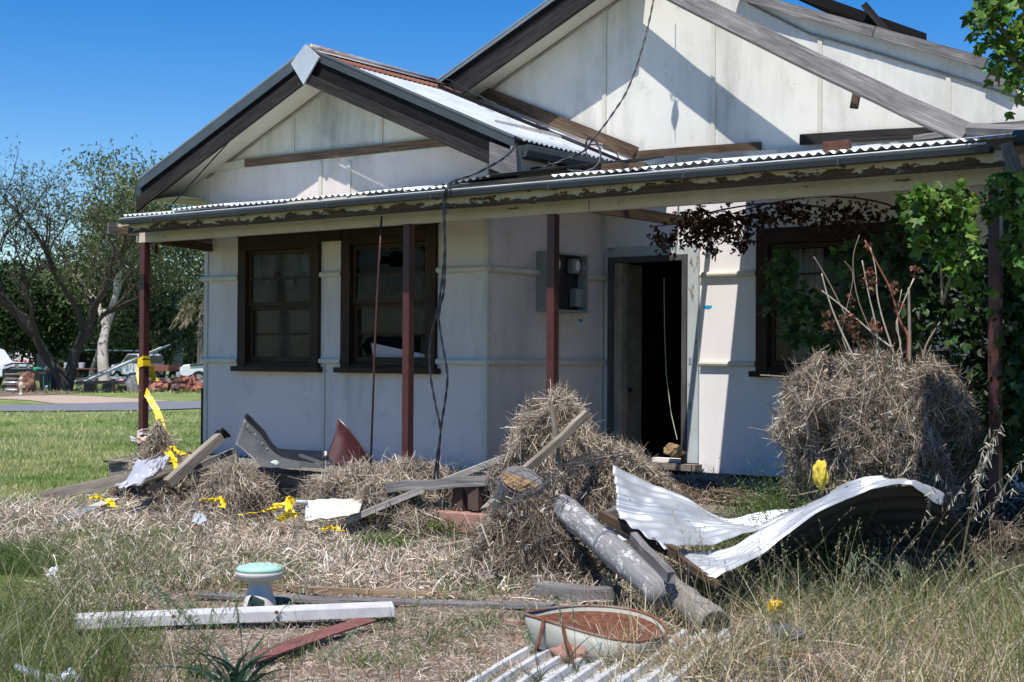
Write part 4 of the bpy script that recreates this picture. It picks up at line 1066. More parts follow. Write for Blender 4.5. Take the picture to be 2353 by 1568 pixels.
board(G(215, 1183)+Vector((0, 0, .075)), G(262, 1170)+Vector((0, 0, .10)), .12, .012, M['cream'], 'white painted board with tape draped on its end', ends=.005)
board(G(228, 1190)+Vector((0, 0, .04)), G(328, 1182)+Vector((0, 0, .06)), .07, .04, M['palewood'], 'short brown block of timber half buried in straw at left')
board(G(300, 1200)+Vector((0, 0, .02)), G(345, 1178)+Vector((0, 0, .12)), .06, .03, M['palewood'], 'short crossing offcut beside the half buried block')
board(G(990, 1282)+Vector((0, 0, .05)), G(1085, 1270)+Vector((0, 0, .08)), .06, .06, M['palewood'], 'short brown offcut under bent straw left of the root clump')
board(W3(1385, 1188, 9.55), W3(1560, 1275, 8.75), .05, .07, M['brownwood'], 'brown timber under the torn ends of the tin sheets', 'timber', 'timber')
board(W3(1560, 1282, 8.8), W3(1650, 1345, 8.4), .035, .045, M['brownwood'], 'grey timber end poking out below the front tin sheet', 'timber', 'timber')
board(W3(1350, 1205, 9.6), W3(1425, 1178, 9.75), .06, .09, M['greywood'], 'grey timber end between the painted pole and the tin', 'timber', 'timber')
board(W3(1455, 1238, 8.95), W3(1545, 1328, 8.05), .05, .07, M['greywood'], 'grey plank lying on top of the painted pole', jit=.006)
board(G(1905, 1330)+Vector((0, 0, .06)), G(2010, 1330)+Vector((0, 0, .06)), .08, .04, M['greywood'], 'grey plank end in the grass below the arched tin')

# painted pole and the rough log
M['pole'] = m_peel('pole_paint', (.50, .49, .48), (.13, .125, .125), (.32, .31, .305), .57, False)
pole = thing('painted_pole', 'round pole with flaking white paint lying from the root clump to the foreground', 'pole', tuple(W3(1300, 1165, 9.9)))
a, b = W3(1288, 1163, 9.75), W3(1525, 1368, 8.15)
mb = MB(); P = [a.lerp(b, i/10) for i in range(11)]; mb.tube(P, [.088+.006*math.sin(i*1.3) for i in range(11)], 20); obj('shaft', mb, M['pole'], pole, smooth=True)
mb = MB(); q = a.lerp(b, .48); dd = (b-a).normalized()
for k in range(3):
    c0 = q+dd*.012*k; ring = []
    e1 = dd.cross(Z0).normalized(); e2 = dd.cross(e1)
    ring = [c0+(e1*math.cos(t)+e2*math.sin(t))*.094+dd*.02*math.cos(t) for t in np.linspace(0, 2*PI, 24)]
    mb.tube(ring, .0025, 5, cap=False)
obj('wire_tie', mb, M['galvt'], pole)
log = thing('rough_log', 'short grey split log with a rotten end beyond the painted pole', 'log', tuple(G(1650, 1460)))
a, b = W3(1512, 1338, 8.55), W3(1643, 1438, 7.8)
mb = MB(); P = [a.lerp(b, i/8) for i in range(9)]; mb.tube(P, [.092+.008*math.sin(i*2.1)*(i < 8) for i in range(9)], 16)
for i, v in enumerate(mb.v[:]): mb.v[i] = tuple(Vector(v)+Vector((rnd.uniform(-1, 1), rnd.uniform(-1, 1), rnd.uniform(-1, 1)))*.004)
obj('bark', mb, m_wood('log_grey', (.17, .15, .13), (.44, .40, .35)), log, smooth=True)
mb = MB(); dd = (b-a).normalized(); mb.tube([b+dd*.001, b+dd*.012], [.086, .055], 12); obj('rotten_end', mb, m_plain('rot', (.05, .04, .035), .95, scale=40, var=.6, bmp=.8), log)
# cut log end in the heap
cl = thing('cut_log', 'sawn yellowish log end facing up out of the root clump', 'log', tuple(W3(1200, 1110, 10.1)))
a = W3(1198, 1105, 9.95); dd = (Z0*.80-F0*.42+R0*.25).normalized(); b = a-dd*.42-R0*.0+F0*.1
mb = MB(); mb.tube([a, a.lerp(b, .5)+Vector((0, 0, -.01)), b], [.150, .15, .13], 18); obj('bark', mb, M['greywood'], cl, smooth=False)
mb = MB(); mb.tube([a+dd*.001, a+dd*.005], [.146, .140], 18); obj('sawn_face', mb, m_plain('sawn_wood', (.28, .18, .09), .8, scale=14, var=.45), cl)

# brick step and blocks
mb = MB(); a = W3(1003, 1190, 11.75); b = W3(1108, 1198, 11.55)
mb.beam(a+Vector((0, .1, -.02)), b+Vector((.25, .1, -.02)), .32, .16); tag(obj('brick_step', mb, m_plain('pink_brick', (.36, .20, .155), .9, var=.25, scale=12), bevel=.006), 'pinkish brick step under the grey nailed plank', 'step')
for (x, y, d, lab) in ((1062, 1140, 11.75, 'upper left grey block standing on the brick step'), (1098, 1138, 11.65, 'upper right brown block standing on the brick step')):
    p = W3(x, y, d); mb = MB(); mb.box(p.x-.06, p.x+.05, p.y-.06, p.y+.06, p.z-.12, p.z+.09); tag(obj('brick_pier', mb, m_plain('dark_brick', (.09, .06, .05), .9), bevel=.005), lab, 'block')
# bricks on the veranda roof
def brickobj(px, py, Y, L, Hh, Wd, rz, mat, label):
    p = pt(px, py, Y=Y); mb = MB(); c0, s0 = math.cos(rz)*L/2, math.sin(rz)*L/2
    mb.beam((p.x-c0, p.y-s0, p.z), (p.x+c0, p.y+s0, p.z), Wd, Hh, seg=3, jit=.004, ends=.01); return tag(obj('brick', mb, mat, bevel=.006), label, 'brick')
brickobj(1924, 340, GY+.14, .18, .085, .1, .25, m_plain('rough_brick', (.13, .06, .045), .95, var=.5, scale=25, bmp=.6), 'rough dark red brick sitting on the veranda roof tin')
brickobj(1412, 387, GY+.12, .19, .07, .1, .05, M['brownwood'], 'dark timber block on the veranda roof tin left of the smaller one')
brickobj(1466, 385, GY+.10, .12, .065, .1, .3, M['brownwood'], 'smaller brown block on the veranda roof tin')
# scrap plastic on the roof
mb = MB(); P = []
for i in range(12):
    P.append([Vector(pt(1538+i*8, 383-i*1.6, Y=GY+.5))+Vector((rnd.uniform(-.02, .02), j*.1+rnd.uniform(-.03, .03), rnd.uniform(-.015, .02))) for j in range(3)])
mb.grid(P, 12, 3); tag(obj('plastic_scrap', mb, m_plain('pale_plastic', (.45, .52, .58), .4)), 'crumpled pale blue plastic scrap lying on the veranda roof', 'plastic')

# ------------------------------------------------------------------ tin sheets
def cr_eval(ctrl, nu, nv):
    A = np.array([[list(pt(x, y, d=d)) for (x, y, d) in row] for row in ctrl])
    def interp(A, n, ax):
        A = np.moveaxis(A, ax, 0); m_ = len(A); out = []
        for k in range(n):
            s = k/(n-1)*(m_-1); i = min(int(s), m_-2); t = s-i
            p0 = A[i-1] if i > 0 else 2*A[0]-A[1]; p1, p2 = A[i], A[i+1]; p3 = A[i+2] if i+2 < m_ else 2*A[-1]-A[-2]
            out.append(.5*(2*p1+(p2-p0)*t+(2*p0-5*p1+4*p2-p3)*t*t+(3*p1-p0-3*p2+p3)*t**3))
        return np.moveaxis(np.array(out), 0, ax)
    return interp(interp(A, nu, 0), nv, 1)
def bent_sheet(name, ctrl, waves, amp, mat, label, cat, nu=60, per=8, parent=None, th=.0015, warp=.004):
    nv = int(waves*per)+1 if waves else 30
    S = cr_eval(ctrl, nu, nv)
    du = np.gradient(S, axis=0); dv = np.gradient(S, axis=1); N = np.cross(du, dv); N /= np.maximum(np.linalg.norm(N, axis=2, keepdims=True), 1e-9)
    v = np.linspace(0, 1, nv)[None, :, None]; u = np.linspace(0, 1, nu)[:, None, None]
    if waves: S = S+N*amp*np.cos(2*PI*v*waves)
    S = S+N*warp*(np.sin(u*9+v*5)+.8*np.sin(u*19-v*3)-1.2*np.abs(np.sin(u*13+v*2.5+.6))+.5*np.abs(np.sin(u*31-v*6)))
    mb = MB(); mb.grid([[tuple(S[i, j]) for j in range(nv)] for i in range(nu)], nu, nv)
    o = obj(name, mb, mat, parent, smooth=True, solid=th)
    if label: tag(o, label, cat)
    return o
shA = [[(1405, 1064, 9.75), (1416, 1130, 9.45), (1424, 1192, 9.25), (1527, 1262, 8.8)],
       [(1480, 1098, 9.75), (1490, 1150, 9.45), (1510, 1200, 9.25), (1590, 1252, 8.9)],
       [(1563, 1140, 9.7), (1570, 1172, 9.5), (1590, 1210, 9.3), (1659, 1237, 9.0)],
       [(1662, 1193, 9.6), (1670, 1203, 9.5), (1690, 1213, 9.3), (1720, 1222, 9.1)],
       [(1760, 1184, 9.6), (1765, 1190, 9.45), (1770, 1196, 9.3), (1780, 1200, 9.15)],
       [(1851, 1162, 9.5), (1853, 1166, 9.4), (1855, 1170, 9.25), (1858, 1174, 9.1)],
       [(1957, 1108, 9.3), (1958, 1111, 9.2), (1960, 1114, 9.1), (1962, 1118, 9.0)],
       [(2030, 1104, 9.2), (2031, 1106, 9.1), (2032, 1108, 9.0), (2034, 1111, 8.9)]]
bent_sheet('corrugated_sheet', shA, 9, .012, M['tin'], 'torn corrugated tin sheet with a flared upturned left end behind the front sheet', 'tin sheet', nu=90, warp=.009)
shB = [[(1533, 1261, 9.0), (1580, 1298, 8.75), (1633, 1335, 8.45)],
       [(1659, 1260, 9.05), (1672, 1286, 8.8), (1690, 1304, 8.5)],
       [(1774, 1209, 9.1), (1776, 1225, 8.9), (1778, 1242, 8.65)],
       [(1899, 1146, 9.0), (1899, 1155, 8.85), (1899, 1165, 8.65)],
       [(1985, 1108, 8.9), (1985, 1117, 8.75), (1984, 1129, 8.55)],
       [(2071, 1104, 8.85), (2071, 1108, 8.75), (2070, 1114, 8.6)],
       [(2111, 1110, 8.85), (2111, 1116, 8.75), (2111, 1122, 8.6)],
       [(2162, 1143, 8.95), (2164, 1148, 8.8), (2166, 1156, 8.65)]]
bent_sheet('corrugated_sheet', shB, 8, .012, M['tin'], 'bent corrugated tin sheet arching over a dark hollow with its tip in the grass', 'tin sheet', nu=100, warp=.009)
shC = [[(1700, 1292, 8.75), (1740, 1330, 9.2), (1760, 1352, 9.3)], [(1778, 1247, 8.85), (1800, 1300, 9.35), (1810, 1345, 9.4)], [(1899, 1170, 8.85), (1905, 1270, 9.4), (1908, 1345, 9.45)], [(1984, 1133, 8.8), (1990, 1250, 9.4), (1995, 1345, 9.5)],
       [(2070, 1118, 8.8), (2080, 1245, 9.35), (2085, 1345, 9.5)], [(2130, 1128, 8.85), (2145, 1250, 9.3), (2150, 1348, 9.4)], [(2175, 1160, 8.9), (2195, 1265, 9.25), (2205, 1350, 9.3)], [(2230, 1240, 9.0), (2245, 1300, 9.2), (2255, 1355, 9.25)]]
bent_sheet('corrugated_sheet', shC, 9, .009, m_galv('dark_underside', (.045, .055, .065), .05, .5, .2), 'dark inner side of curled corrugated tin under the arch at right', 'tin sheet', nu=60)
# buried sheet by the pole
bent_sheet('corrugated_sheet', [[(1335, 1185, 10.0), (1390, 1240, 9.3)], [(1400, 1180, 10.1), (1470, 1238, 9.2)], [(1470, 1195, 10.0), (1540, 1270, 8.9)]], 6, .009, M['galv'], 'small blue grey piece of corrugated tin under straw behind the painted pole', 'tin sheet', nu=12)
# ribbed sheet on the ground
O = G(1040, 1600); U = G(1262, 1468)-G(1040, 1600); Vd = G(1560, 1600)-G(1040, 1600)
P = []; nvv = 216; waves = 9
for i in range(nvv+1):
    v = i/nvv; ph = (v*waves) % 1.0; k = abs(ph-.5)
    h = .036*max(0, min(1, (.20-k)/.07))+.006*max(0, min(1, (k-.40)/.04))
    P.append([tuple(O+Vd*v+U*u+Vector((0, 0, .015+h+.006*math.sin(u*4+v*3)))) for u in (0, .25, .5, .75, 1.0)])
mb = MB(); mb.grid(P, nvv+1, 5); tag(obj('ribbed_sheet', mb, m_galv('white_tin', (.60, .60, .59), .10, .5, .05, (.22, .16, .12)), smooth=False, solid=.0015), 'white ribbed roofing sheet lying flat under the wheelbarrow tray', 'roofing sheet')
# arch cavity: old boards in the dark, keeps the hollow dark
# ------------------------------------------------------------------ wheelbarrow tray
wb = thing('wheelbarrow_tray', 'rusty upturned rimmed wheelbarrow tray with bent legs resting on white tin', 'wheelbarrow tray', tuple(G(1370, 1515)))
rim = [(1206, 1410, 7.30), (1232, 1404, 7.42), (1275, 1397, 7.55), (1334, 1393, 7.65), (1400, 1395, 7.68), (1460, 1404, 7.62), (1508, 1422, 7.5), (1531, 1447, 7.32), (1524, 1461, 7.18), (1490, 1471, 7.05), (1450, 1474, 6.98), (1390, 1465, 6.95), (1330, 1449, 6.98), (1280, 1434, 7.05), (1235, 1420, 7.18)]
Rm = [pt(*p[:2], d=p[2]) for p in rim]; n = len(Rm)
def crl(P, k):
    Q = []; n = len(P)
    for i in range(n):
        p0, p1, p2, p3 = P[i-1], P[i], P[(i+1) % n], P[(i+2) % n]
        for j in range(k):
            t = j/k; Q.append(.5*((2*p1)+(p2-p0)*t+(2*p0-5*p1+4*p2-p3)*t*t+(3*p1-p0-3*p2+p3)*t**3))
    return Q
Rm = crl(Rm, 4); n = len(Rm); cen = sum(Rm, Vector())/n; bot = pt(1368, 1505, d=7.2)
prof_out = ((1.0, 0), (.98, .28), (.93, .55), (.80, .82), (.60, .96), (.35, 1.0), (.05, 1.0))
def loft(off):
    rows = []
    for k, (f, hz_) in enumerate((prof_out if not off else ((.985, .06), (.955, .13), (.90, .20), (.78, .27), (.55, .32), (.05, .34), (.02, .34)))):
        row = []
        for p in Rm:
            q = Vector((cen.x+(p.x-cen.x)*(f-off*.2)+(bot.x-cen.x)*hz_, cen.y+(p.y-cen.y)*(f-off*.2)+(bot.y-cen.y)*hz_, p.z+(bot.z-p.z)*hz_))
            row.append(q)
        rows.append(row+[row[0]])
    return rows
mb = MB(); R_ = loft(0.0); mb.grid([[tuple(x) for x in r] for r in R_], len(R_), n+1); obj('outer_shell', mb, m_galv('pale_paint', (.34, .34, .29), .10, .55, .0), wb, smooth=True, solid=.003)
mb = MB(); R_ = loft(.03); mb.grid([[tuple(x) for x in r] for r in R_[1:]], len(R_)-1, n+1)
rustm = m_plain('deep_rust', (.17, .065, .036), .95, var=.75, scale=22, bmp=.8); obj('rusty_inside', mb, rustm, wb, smooth=True)
mb = MB(); mb.tube([p for p in Rm]+[Rm[0]], .0085, 8, cap=False); obj('rolled_rim', mb, m_galv('rim_paint', (.24, .24, .23), .34, .6, .1), wb, smooth=True)
for pts in ([(1249, 1424, 7.12), (1245, 1450, 7.05), (1236, 1482, 7.0), (1229, 1497, 6.98), (1218, 1500, 6.98)], [(1293, 1438, 7.0), (1300, 1470, 6.92), (1312, 1500, 6.85), (1317, 1532, 6.75), (1306, 1540, 6.73)]):
    mb = MB(); mb.tube([pt(x, y, d=d) for x, y, d in pts], .010, 8); obj('leg', mb, rustm, wb, smooth=True)
def lumpy(c, r, sq, name, mat, label, cat, seed=0, sub=3):
    import bmesh as bm_
    b = bm_.new(); bm_.ops.create_icosphere(b, subdivisions=sub, radius=1)
    me = bpy.data.meshes.new(name)
    for v in b.verts:
        nn_ = noise.noise(v.co*1.6+Vector((seed, seed*2, 0)))*.45+noise.noise(v.co*4+Vector((seed, 0, 1)))*.18
        v.co = v.co*(1+nn_); v.co = Vector((v.co.x*r*sq[0]+c[0], v.co.y*r*sq[1]+c[1], v.co.z*r*sq[2]+c[2]))
    b.to_mesh(me); b.free(); me.materials.append(mat); o = bpy.data.objects.new(name, me); C.objects.link(o)
    return tag(o, label, cat)
p = G(1308, 1530); lumpy((p.x, p.y, .06), .075, (1.2, .8, .6), 'broken_brick', m_plain('pink_stone', (.30, .17, .13), .9, bmp=.5), 'pinkish broken brick lying under the front of the wheelbarrow tray', 'brick', 2)
p = G(1800, 1470); lumpy((p.x, p.y, .03), .08, (1.5, .9, .6), 'dark_stone', m_plain('slate', (.11, .11, .12), .9), 'dark grey stone in the grass at right', 'stone', 5)
p = G(625, 1222); lumpy((p.x, p.y, .02), .13, (1.3, .8, .4), 'dirt_clod', m_plain('clod', (.20, .145, .105), .95, bmp=.6), 'brown clod of earth in the straw behind the mushroom stool', 'clod', 8)
p = W3(1885, 1090, 9.35)
lumpy((p.x, p.y, p.z), .055, (.9, .8, 1.6), 'yellow_sponge', m_plain('yellow_foam', (.62, .47, .06), .9, var=.4, scale=25, bmp=.7), 'crumpled yellow foam lump in weeds at the left foot of the mound', 'foam', 3)
p = G(1782, 1432); lumpy((p.x, p.y, .10), .045, (1, 1, .9), 'yellow_scrap', m_plain('yellow_plastic', (.70, .42, .02), .5), 'small yellow plastic scrap in the tall grass at right', 'plastic', 4, 2)
p = pt(1550, 1036, Y=YB-.1); lumpy((p.x, p.y, p.z), .085, (1.4, .7, .75), 'sack', m_plain('straw_sack', (.30, .20, .11), .9, scale=18, var=.4), 'crumpled tan sack lying on the doorstep', 'sack', 6)

# ------------------------------------------------------------------ mushroom stool
p = G(597, 1394)
ms = thing('mushroom_stool', 'white concrete mushroom stool with a mint green spotted cap', 'stool', (p.x, p.y, 0))
wh = m_plain('white_concrete', (.66, .63, .56), .55, var=.18, scale=8)
mb = MB(); mb.lathe([(.103, -.02), (.100, .01), (.088, .05), (.073, .10), (.064, .145), (.066, .175), (.09, .19)], (p.x, p.y, 0), 32); obj('stem', mb, wh, ms, smooth=True)
mb = MB(); mb.lathe([(.07, .168), (.11, .165), (.130, .178), (.139, .20), (.138, .218)], (p.x, p.y, 0), 40, wob=.03); obj('cap_side', mb, wh, ms, smooth=True)
mb = MB(); mb.lathe([(.1385, .214), (.136, .232), (.128, .243), (.10, .250), (.05, .253), (.001, .254)], (p.x, p.y, 0), 40, wob=.03); obj('cap_top', mb, m_plain('mint', (.36, .60, .50), .4, var=.15, scale=8), ms, smooth=True)
for k in range(9):
    a = k*2.4; r = .03+.01*k; mb = MB(); zz = .2545-.001*max(0, (r-.07)*60)
    mb.prism([(p.x+r*math.cos(a)+.013*math.cos(t), p.y+r*math.sin(a)+.010*math.sin(t), zz-.003) for t in np.linspace(0, 2*PI, 12, endpoint=False)], (0, 0, .0045)); obj('spot', mb, wh, ms)
p2 = G(581, 1404); mb = MB(); dcup = Vector((-.5, -.8, .35)).normalized()
mb.tube([Vector((p2.x, p2.y, .045))-dcup*.06, Vector((p2.x, p2.y, .045))+dcup*.02], [.032, .042], 16, cap=False)
cup = obj('plastic_cup', mb, m_plain('dark_green', (.03, .05, .045), .4), None, solid=.004); tag(cup, 'small dark green plastic cup lying against the stool foot', 'cup')

# white box section
a = G(172, 1442)+Vector((0, 0, .052)); b = G(903, 1417)+Vector((0, 0, .062))
mb = MB(); mb.tube([a, b], .085, 4, cap=False)
d = (b-a).normalized(); sd = d.cross(Z0).normalized(); vs = []
mb = MB(); sec = [(-.055, -.05), (.055, -.05), (.05, .0), (-.05, .015)]
P = [[a.lerp(b, t)+sd*x+Z0*z for (x, z) in sec+[sec[0]]] for t in (0, .33, .66, 1)]
mb.grid([[tuple(q) for q in r] for r in P], 4, 5)
wbm = m_plain('white_vinyl', (.54, .53, .52), .5, var=.28, scale=5)
wbx = thing('white_box_gutter', 'long white box section trim lying in front of the mushroom stool', 'trim', tuple((a+b)/2-Vector((0, 0, .07)))); obj('channel', mb, wbm, wbx, solid=.006)
for t in (.30, .62):
    q = a.lerp(b, t)-sd*.0+Vector((0, 0, 0)); mb = MB(); c0 = q-(-sd)*0
    side = -sd if (-sd).dot(CAM-q) > 0 else sd
    q = q+side*.069; mb.tube([q, q+side*.006], .011, 10); obj('rusty_screw', mb, rustm, wbx)

# ------------------------------------------------------------------ car bumper on the deck
bp = thing('car_bumper', 'broken dark car bumper cover lying curled on the deck under the windows', 'bumper', tuple(W3(690, 1076, 13.1)))
L_ = [[(539, 1019, 13.5), (550, 990, 13.62), (561, 962, 13.75)], [(572, 1046, 13.45), (586, 1020, 13.6), (598, 998, 13.75)], [(605, 1072, 13.35), (618, 1058, 13.5), (630, 1040, 13.7)], [(650, 1075, 13.2), (658, 1066, 13.3), (668, 1056, 13.5)], [(690, 1077, 13.1), (700, 1070, 13.2), (720, 1060, 13.4)]]
inner = m_plain('bumper_inside', (.10, .105, .11), .35, var=.4, scale=5, spec=.6)
bent_sheet('inner_face', L_, 0, 0, inner, None, None, nu=24, parent=bp, th=.004, warp=.001)
Fl = [[(561, 962, 13.75), (566, 952, 13.85), (576, 958, 13.9)], [(598, 998, 13.75), (604, 990, 13.85), (606, 990, 13.9)], [(630, 1044, 13.7), (632, 1034, 13.8), (633, 1027, 13.85)], [(668, 1058, 13.5), (670, 1045, 13.6), (670, 1034, 13.65)], [(752, 1066, 13.2), (753, 1052, 13.3), (754, 1037, 13.35)]]
bent_sheet('flange', Fl, 0, 0, M['black'], None, None, nu=24, parent=bp, th=.012, warp=.001)
mr = m_plain('maroon_panel', (.055, .014, .017), .6, var=.3, spec=.25)
Rt = [[(776, 964, 12.95), (769, 1000, 12.85), (753, 1045, 12.75)], [(803, 992, 12.95), (790, 1022, 12.8), (762, 1062, 12.7)], [(828, 1025, 12.95), (812, 1048, 12.8), (790, 1074, 12.7)], [(845, 1050, 13.0), (840, 1064, 12.9), (826, 1076, 12.8)]]
bent_sheet('end_panel', Rt, 0, 0, mr, None, None, nu=20, parent=bp, th=.006, warp=.001)
mb = MB(); mb.tube([pt(x, y, d=12.99) for x, y in ((776, 962), (803, 989), (828, 1021), (846, 1047), (842, 1062))], .014, 8); obj('edge_rail', mb, inner, bp, smooth=True)
for (a, b, w_) in (((690, 1068), (745, 1071), .09), ((688, 1046), (756, 1070), .05), ((745, 1064), (790, 1068), .06)):
    mb = MB(); mb.beam(pt(*a, d=12.95), pt(*b, d=12.8), .02, w_*.5); obj('bracket', mb, inner, bp)
mb = MB()
for k, (x, y) in enumerate(((566, 968), (573, 978), (590, 997), (606, 1017), (617, 1030), (627, 1044))):
    mb = MB(); q = pt(x-2, y+2, d=13.65); mb.tube([q, q+Vector((0, -.012, .006))], .006, 6); obj('clip', mb, M['label'], bp)
p = pt(632, 1064, d=13.1); lumpy((p.x, p.y, p.z), .03, (1.6, .8, .8), 'toy_scrap', m_plain('mint_white', (.50, .58, .52), .5), 'small pale plastic toy scrap lying inside the bumper', 'toy', 7, 2)

# ------------------------------------------------------------------ plastic sheet, white tray, bottle
def crumple(ctrl, nu, nv, amp, name, mat, label, cat, seed=0, th=.001):
    S = cr_eval(ctrl, nu, nv)
    mb = MB(); P = []
    for i in range(nu):
        row = []
        for j in range(nv):
            q = Vector(S[i, j]); k = noise.noise(Vector((i*.35, j*.35, seed)))+.5*noise.noise(Vector((i*.9, j*.9, seed+4)))
            row.append(tuple(q+Vector((k*.5, k*.3, k))*amp))
        P.append(row)
    mb.grid(P, nu, nv); return tag(obj(name, mb, mat, None, smooth=False, solid=th), label, cat)
pl, pnt, pb = newmat('clear_plastic', .35, 0, .5); pb.inputs['Base Color'].default_value = (.50, .51, .56, 1); pb.inputs['Alpha'].default_value = .75
crumple([[(262, 1118, 13.0), (285, 1108, 13.2), (305, 1078, 13.5), (310, 1062, 13.6)], [(285, 1120, 12.95), (312, 1100, 13.05), (335, 1070, 13.2), (350, 1055, 13.6)], [(330, 1108, 12.95), (352, 1090, 13.0), (362, 1068, 13.2), (375, 1050, 13.6)], [(362, 1088, 13.1), (375, 1078, 13.2), (385, 1062, 13.3), (398, 1052, 13.6)]], 22, 22, .05, 'plastic_sheet', pl, 'translucent white plastic sheet draped over boards at left', 'plastic sheet', 3)
wt = m_plain('white_tray', (.55, .53, .46), .5, var=.15)
crumple([[(700, 1196, 11.75), (702, 1172, 11.85), (704, 1150, 11.95)], [(745, 1192, 11.7), (748, 1168, 11.8), (750, 1147, 11.95)], [(790, 1186, 11.65), (795, 1164, 11.8), (797, 1146, 11.95)], [(825, 1178, 11.65), (830, 1162, 11.8), (835, 1150, 11.95)]], 18, 16, .012, 'plastic_tray', wt, 'creased white plastic tray in front of the long straw heap', 'tray', 9)
mb = MB(); mb.tube([pt(681, 1153, d=11.9), pt(706, 1154, d=11.9)], .016, 10); tag(obj('small_roll', mb, m_plain('pale_tube', (.55, .58, .62), .5), smooth=True), 'pale tube sticking out left of the white tray', 'tube')
crumple([[(222, 1328, 8.9), (236, 1318, 8.9)], [(250, 1330, 8.8), (262, 1316, 8.9)]] if False else [[(105, 1322, 9.1), (112, 1306, 9.3)], [(128, 1324, 9.1), (134, 1304, 9.3)]], 10, 10, .04, 'paper_scrap', m_plain('white_paper', (.75, .75, .75), .6), 'small white paper scrap in the weeds at far left', 'paper', 2)
crumple([[(442, 1200, 12.0), (446, 1180, 12.2)], [(476, 1202, 12.0), (470, 1182, 12.2)]], 10, 10, .04, 'paper_scrap', m_plain('grey_plastic', (.42, .46, .48), .6), 'small grey plastic scrap among straw under the tape', 'plastic', 6)
bt = thing('plastic_bottle', 'crushed clear bluish plastic bottle at the bottom left corner', 'bottle', tuple(G(70, 1560)))
bm2, bnt, bb = newmat('bottle_plastic', .25, 0, .5); bb.inputs['Base Color'].default_value = (.45, .52, .60, 1); bb.inputs['Alpha'].default_value = .8
mb = MB(); mb.tube([pt(38, 1533, d=6.75), pt(60, 1543, d=6.7), pt(95, 1556, d=6.65), pt(112, 1562, d=6.6)], [.017, .021, .021, .03], 12); obj('neck', mb, bm2, bt, smooth=True)
mb = MB(); mb.tube([pt(112, 1562, d=6.6), pt(135, 1568, d=6.6), pt(160, 1556, d=6.62), pt(186, 1570, d=6.6)], [.03, .028, .045, .02], 12); obj('body', mb, bm2, bt, smooth=True)

# ------------------------------------------------------------------ tape
tp = m_plain('yellow_tape', (.80, .56, .008), .4, var=.12, scale=6, spec=.5)
def ribbon(pts, width, name, mat, label, cat, twist=.8, seed=0, group=None, n=40, crumpl=.012, parent=None, d0=None, wdir=Vector((1, 0, .2))):
    P = [pt(x, y, d=d) for x, y, d in pts]; m_ = len(P); Q = []
    for i in range(m_-1):
        p0 = P[max(i-1, 0)]; p1 = P[i]; p2 = P[i+1]; p3 = P[min(i+2, m_-1)]; k = max(3, n//(m_-1))
        for j in range(k):
            t = j/k; Q.append(.5*((2*p1)+(p2-p0)*t+(2*p0-5*p1+4*p2-p3)*t*t+(3*p1-p0-3*p2+p3)*t**3))
    Q.append(P[-1]); rows = []
    for i, q in enumerate(Q):
        a = twist*noise.noise(Vector((i*.16, seed, 0)))*3
        wd = Vector((math.cos(a)*R0.x, math.cos(a)*R0.y, math.sin(a)))
        if wdir is None: wd = Vector((0, 0, 1))
        ws = width*(1+.35*noise.noise(Vector((i*.3, seed+3, 0))))
        row = []
        for j in range(4):
            s = j/3-.5; f = crumpl*noise.noise(Vector((i*.6, j*1.3, seed+7)))*2
            row.append(tuple(q+wd*s*ws+Vector((F0.x, F0.y, .3))*f))
        rows.append(row)
    mb = MB(); mb.grid(rows, len(rows), 4); o = obj(name, mb, mat, parent, smooth=False, solid=.0008)
    if label: tag(o, label, cat, group)
    return o
YT = thing('barrier_tape', 'yellow barrier tape knotted round the left corner post and trailing down to the heap', 'tape', tuple(W3(331, 870, 14.9)))
px0, BYp = posts[0][0], BY
mb = MB()
for k in range(5):
    zc = pt(331, 824+k*4.2, Y=BY).z; r = .0415+.002*k; tl = rnd.uniform(-.015, .015)
    cs_ = [(-r, -r), (r, -r), (r, r), (-r, r), (-r, -r)]
    P = [[(px0+a, BY+b, zc+tl*(a/r)+h+rnd.uniform(-.003, .003)) for h in (-.013, .013)] for a, b in cs_]
    mb.grid(P, 5, 2)
obj('knot', mb, tp, YT, solid=.002)
ribbon([(321, 846, 14.95), (322, 864, 14.92), (328, 890, 14.85), (345, 918, 14.8), (360, 944, 14.7), (368, 968, 14.6), (373, 990, 14.55), (376, 1010, 14.5), (382, 1028, 14.4), (398, 1062, 14.2)], .078, 'tail', tp, None, None, twist=.07, seed=1, n=80, parent=YT, crumpl=.005)
ribbon([(344, 842, 15.0), (350, 862, 15.0), (357, 876, 14.95)], .07, 'tail', tp, None, None, twist=.1, seed=2, n=12, parent=YT)
ribbon([(395, 1025, 14.1), (405, 1035, 14.05), (418, 1042, 14.0), (432, 1045, 14.0)], .05, 'barrier_tape', tp, 'yellow tape scrap lying behind the burnt ended timber', 'tape', seed=3)
ribbon([(400, 1052, 13.7), (404, 1075, 13.5), (406, 1090, 13.4)], .05, 'tape_strip', tp, 'yellow tape strip hanging over the pale new batten', 'tape', seed=4)
ribbon([(213, 1142, 13.2), (232, 1147, 13.1), (250, 1152, 13.0), (262, 1165, 12.9)], .07, 'barrier_tape', tp, 'yellow tape scrap draped on the white board end at left', 'tape', seed=5)
ribbon([(468, 1150, 12.7), (482, 1146, 12.6), (497, 1150, 12.6), (512, 1150, 12.5), (510, 1166, 12.4)], .07, 'barrier_tape', tp, 'bunched yellow tape scrap below the low straw heap', 'tape', seed=6)
ny = ribbon([(556, 1182, 12.1), (590, 1178, 12.0), (622, 1172, 11.95), (645, 1158, 11.95), (668, 1148, 12.0), (664, 1170, 11.9), (672, 1184, 11.85), (640, 1190, 11.8)], .075, 'barrier_tape', tp, 'longest loose yellow tape on the ground with black lettering left of the white tray', 'tape', seed=7, n=60)
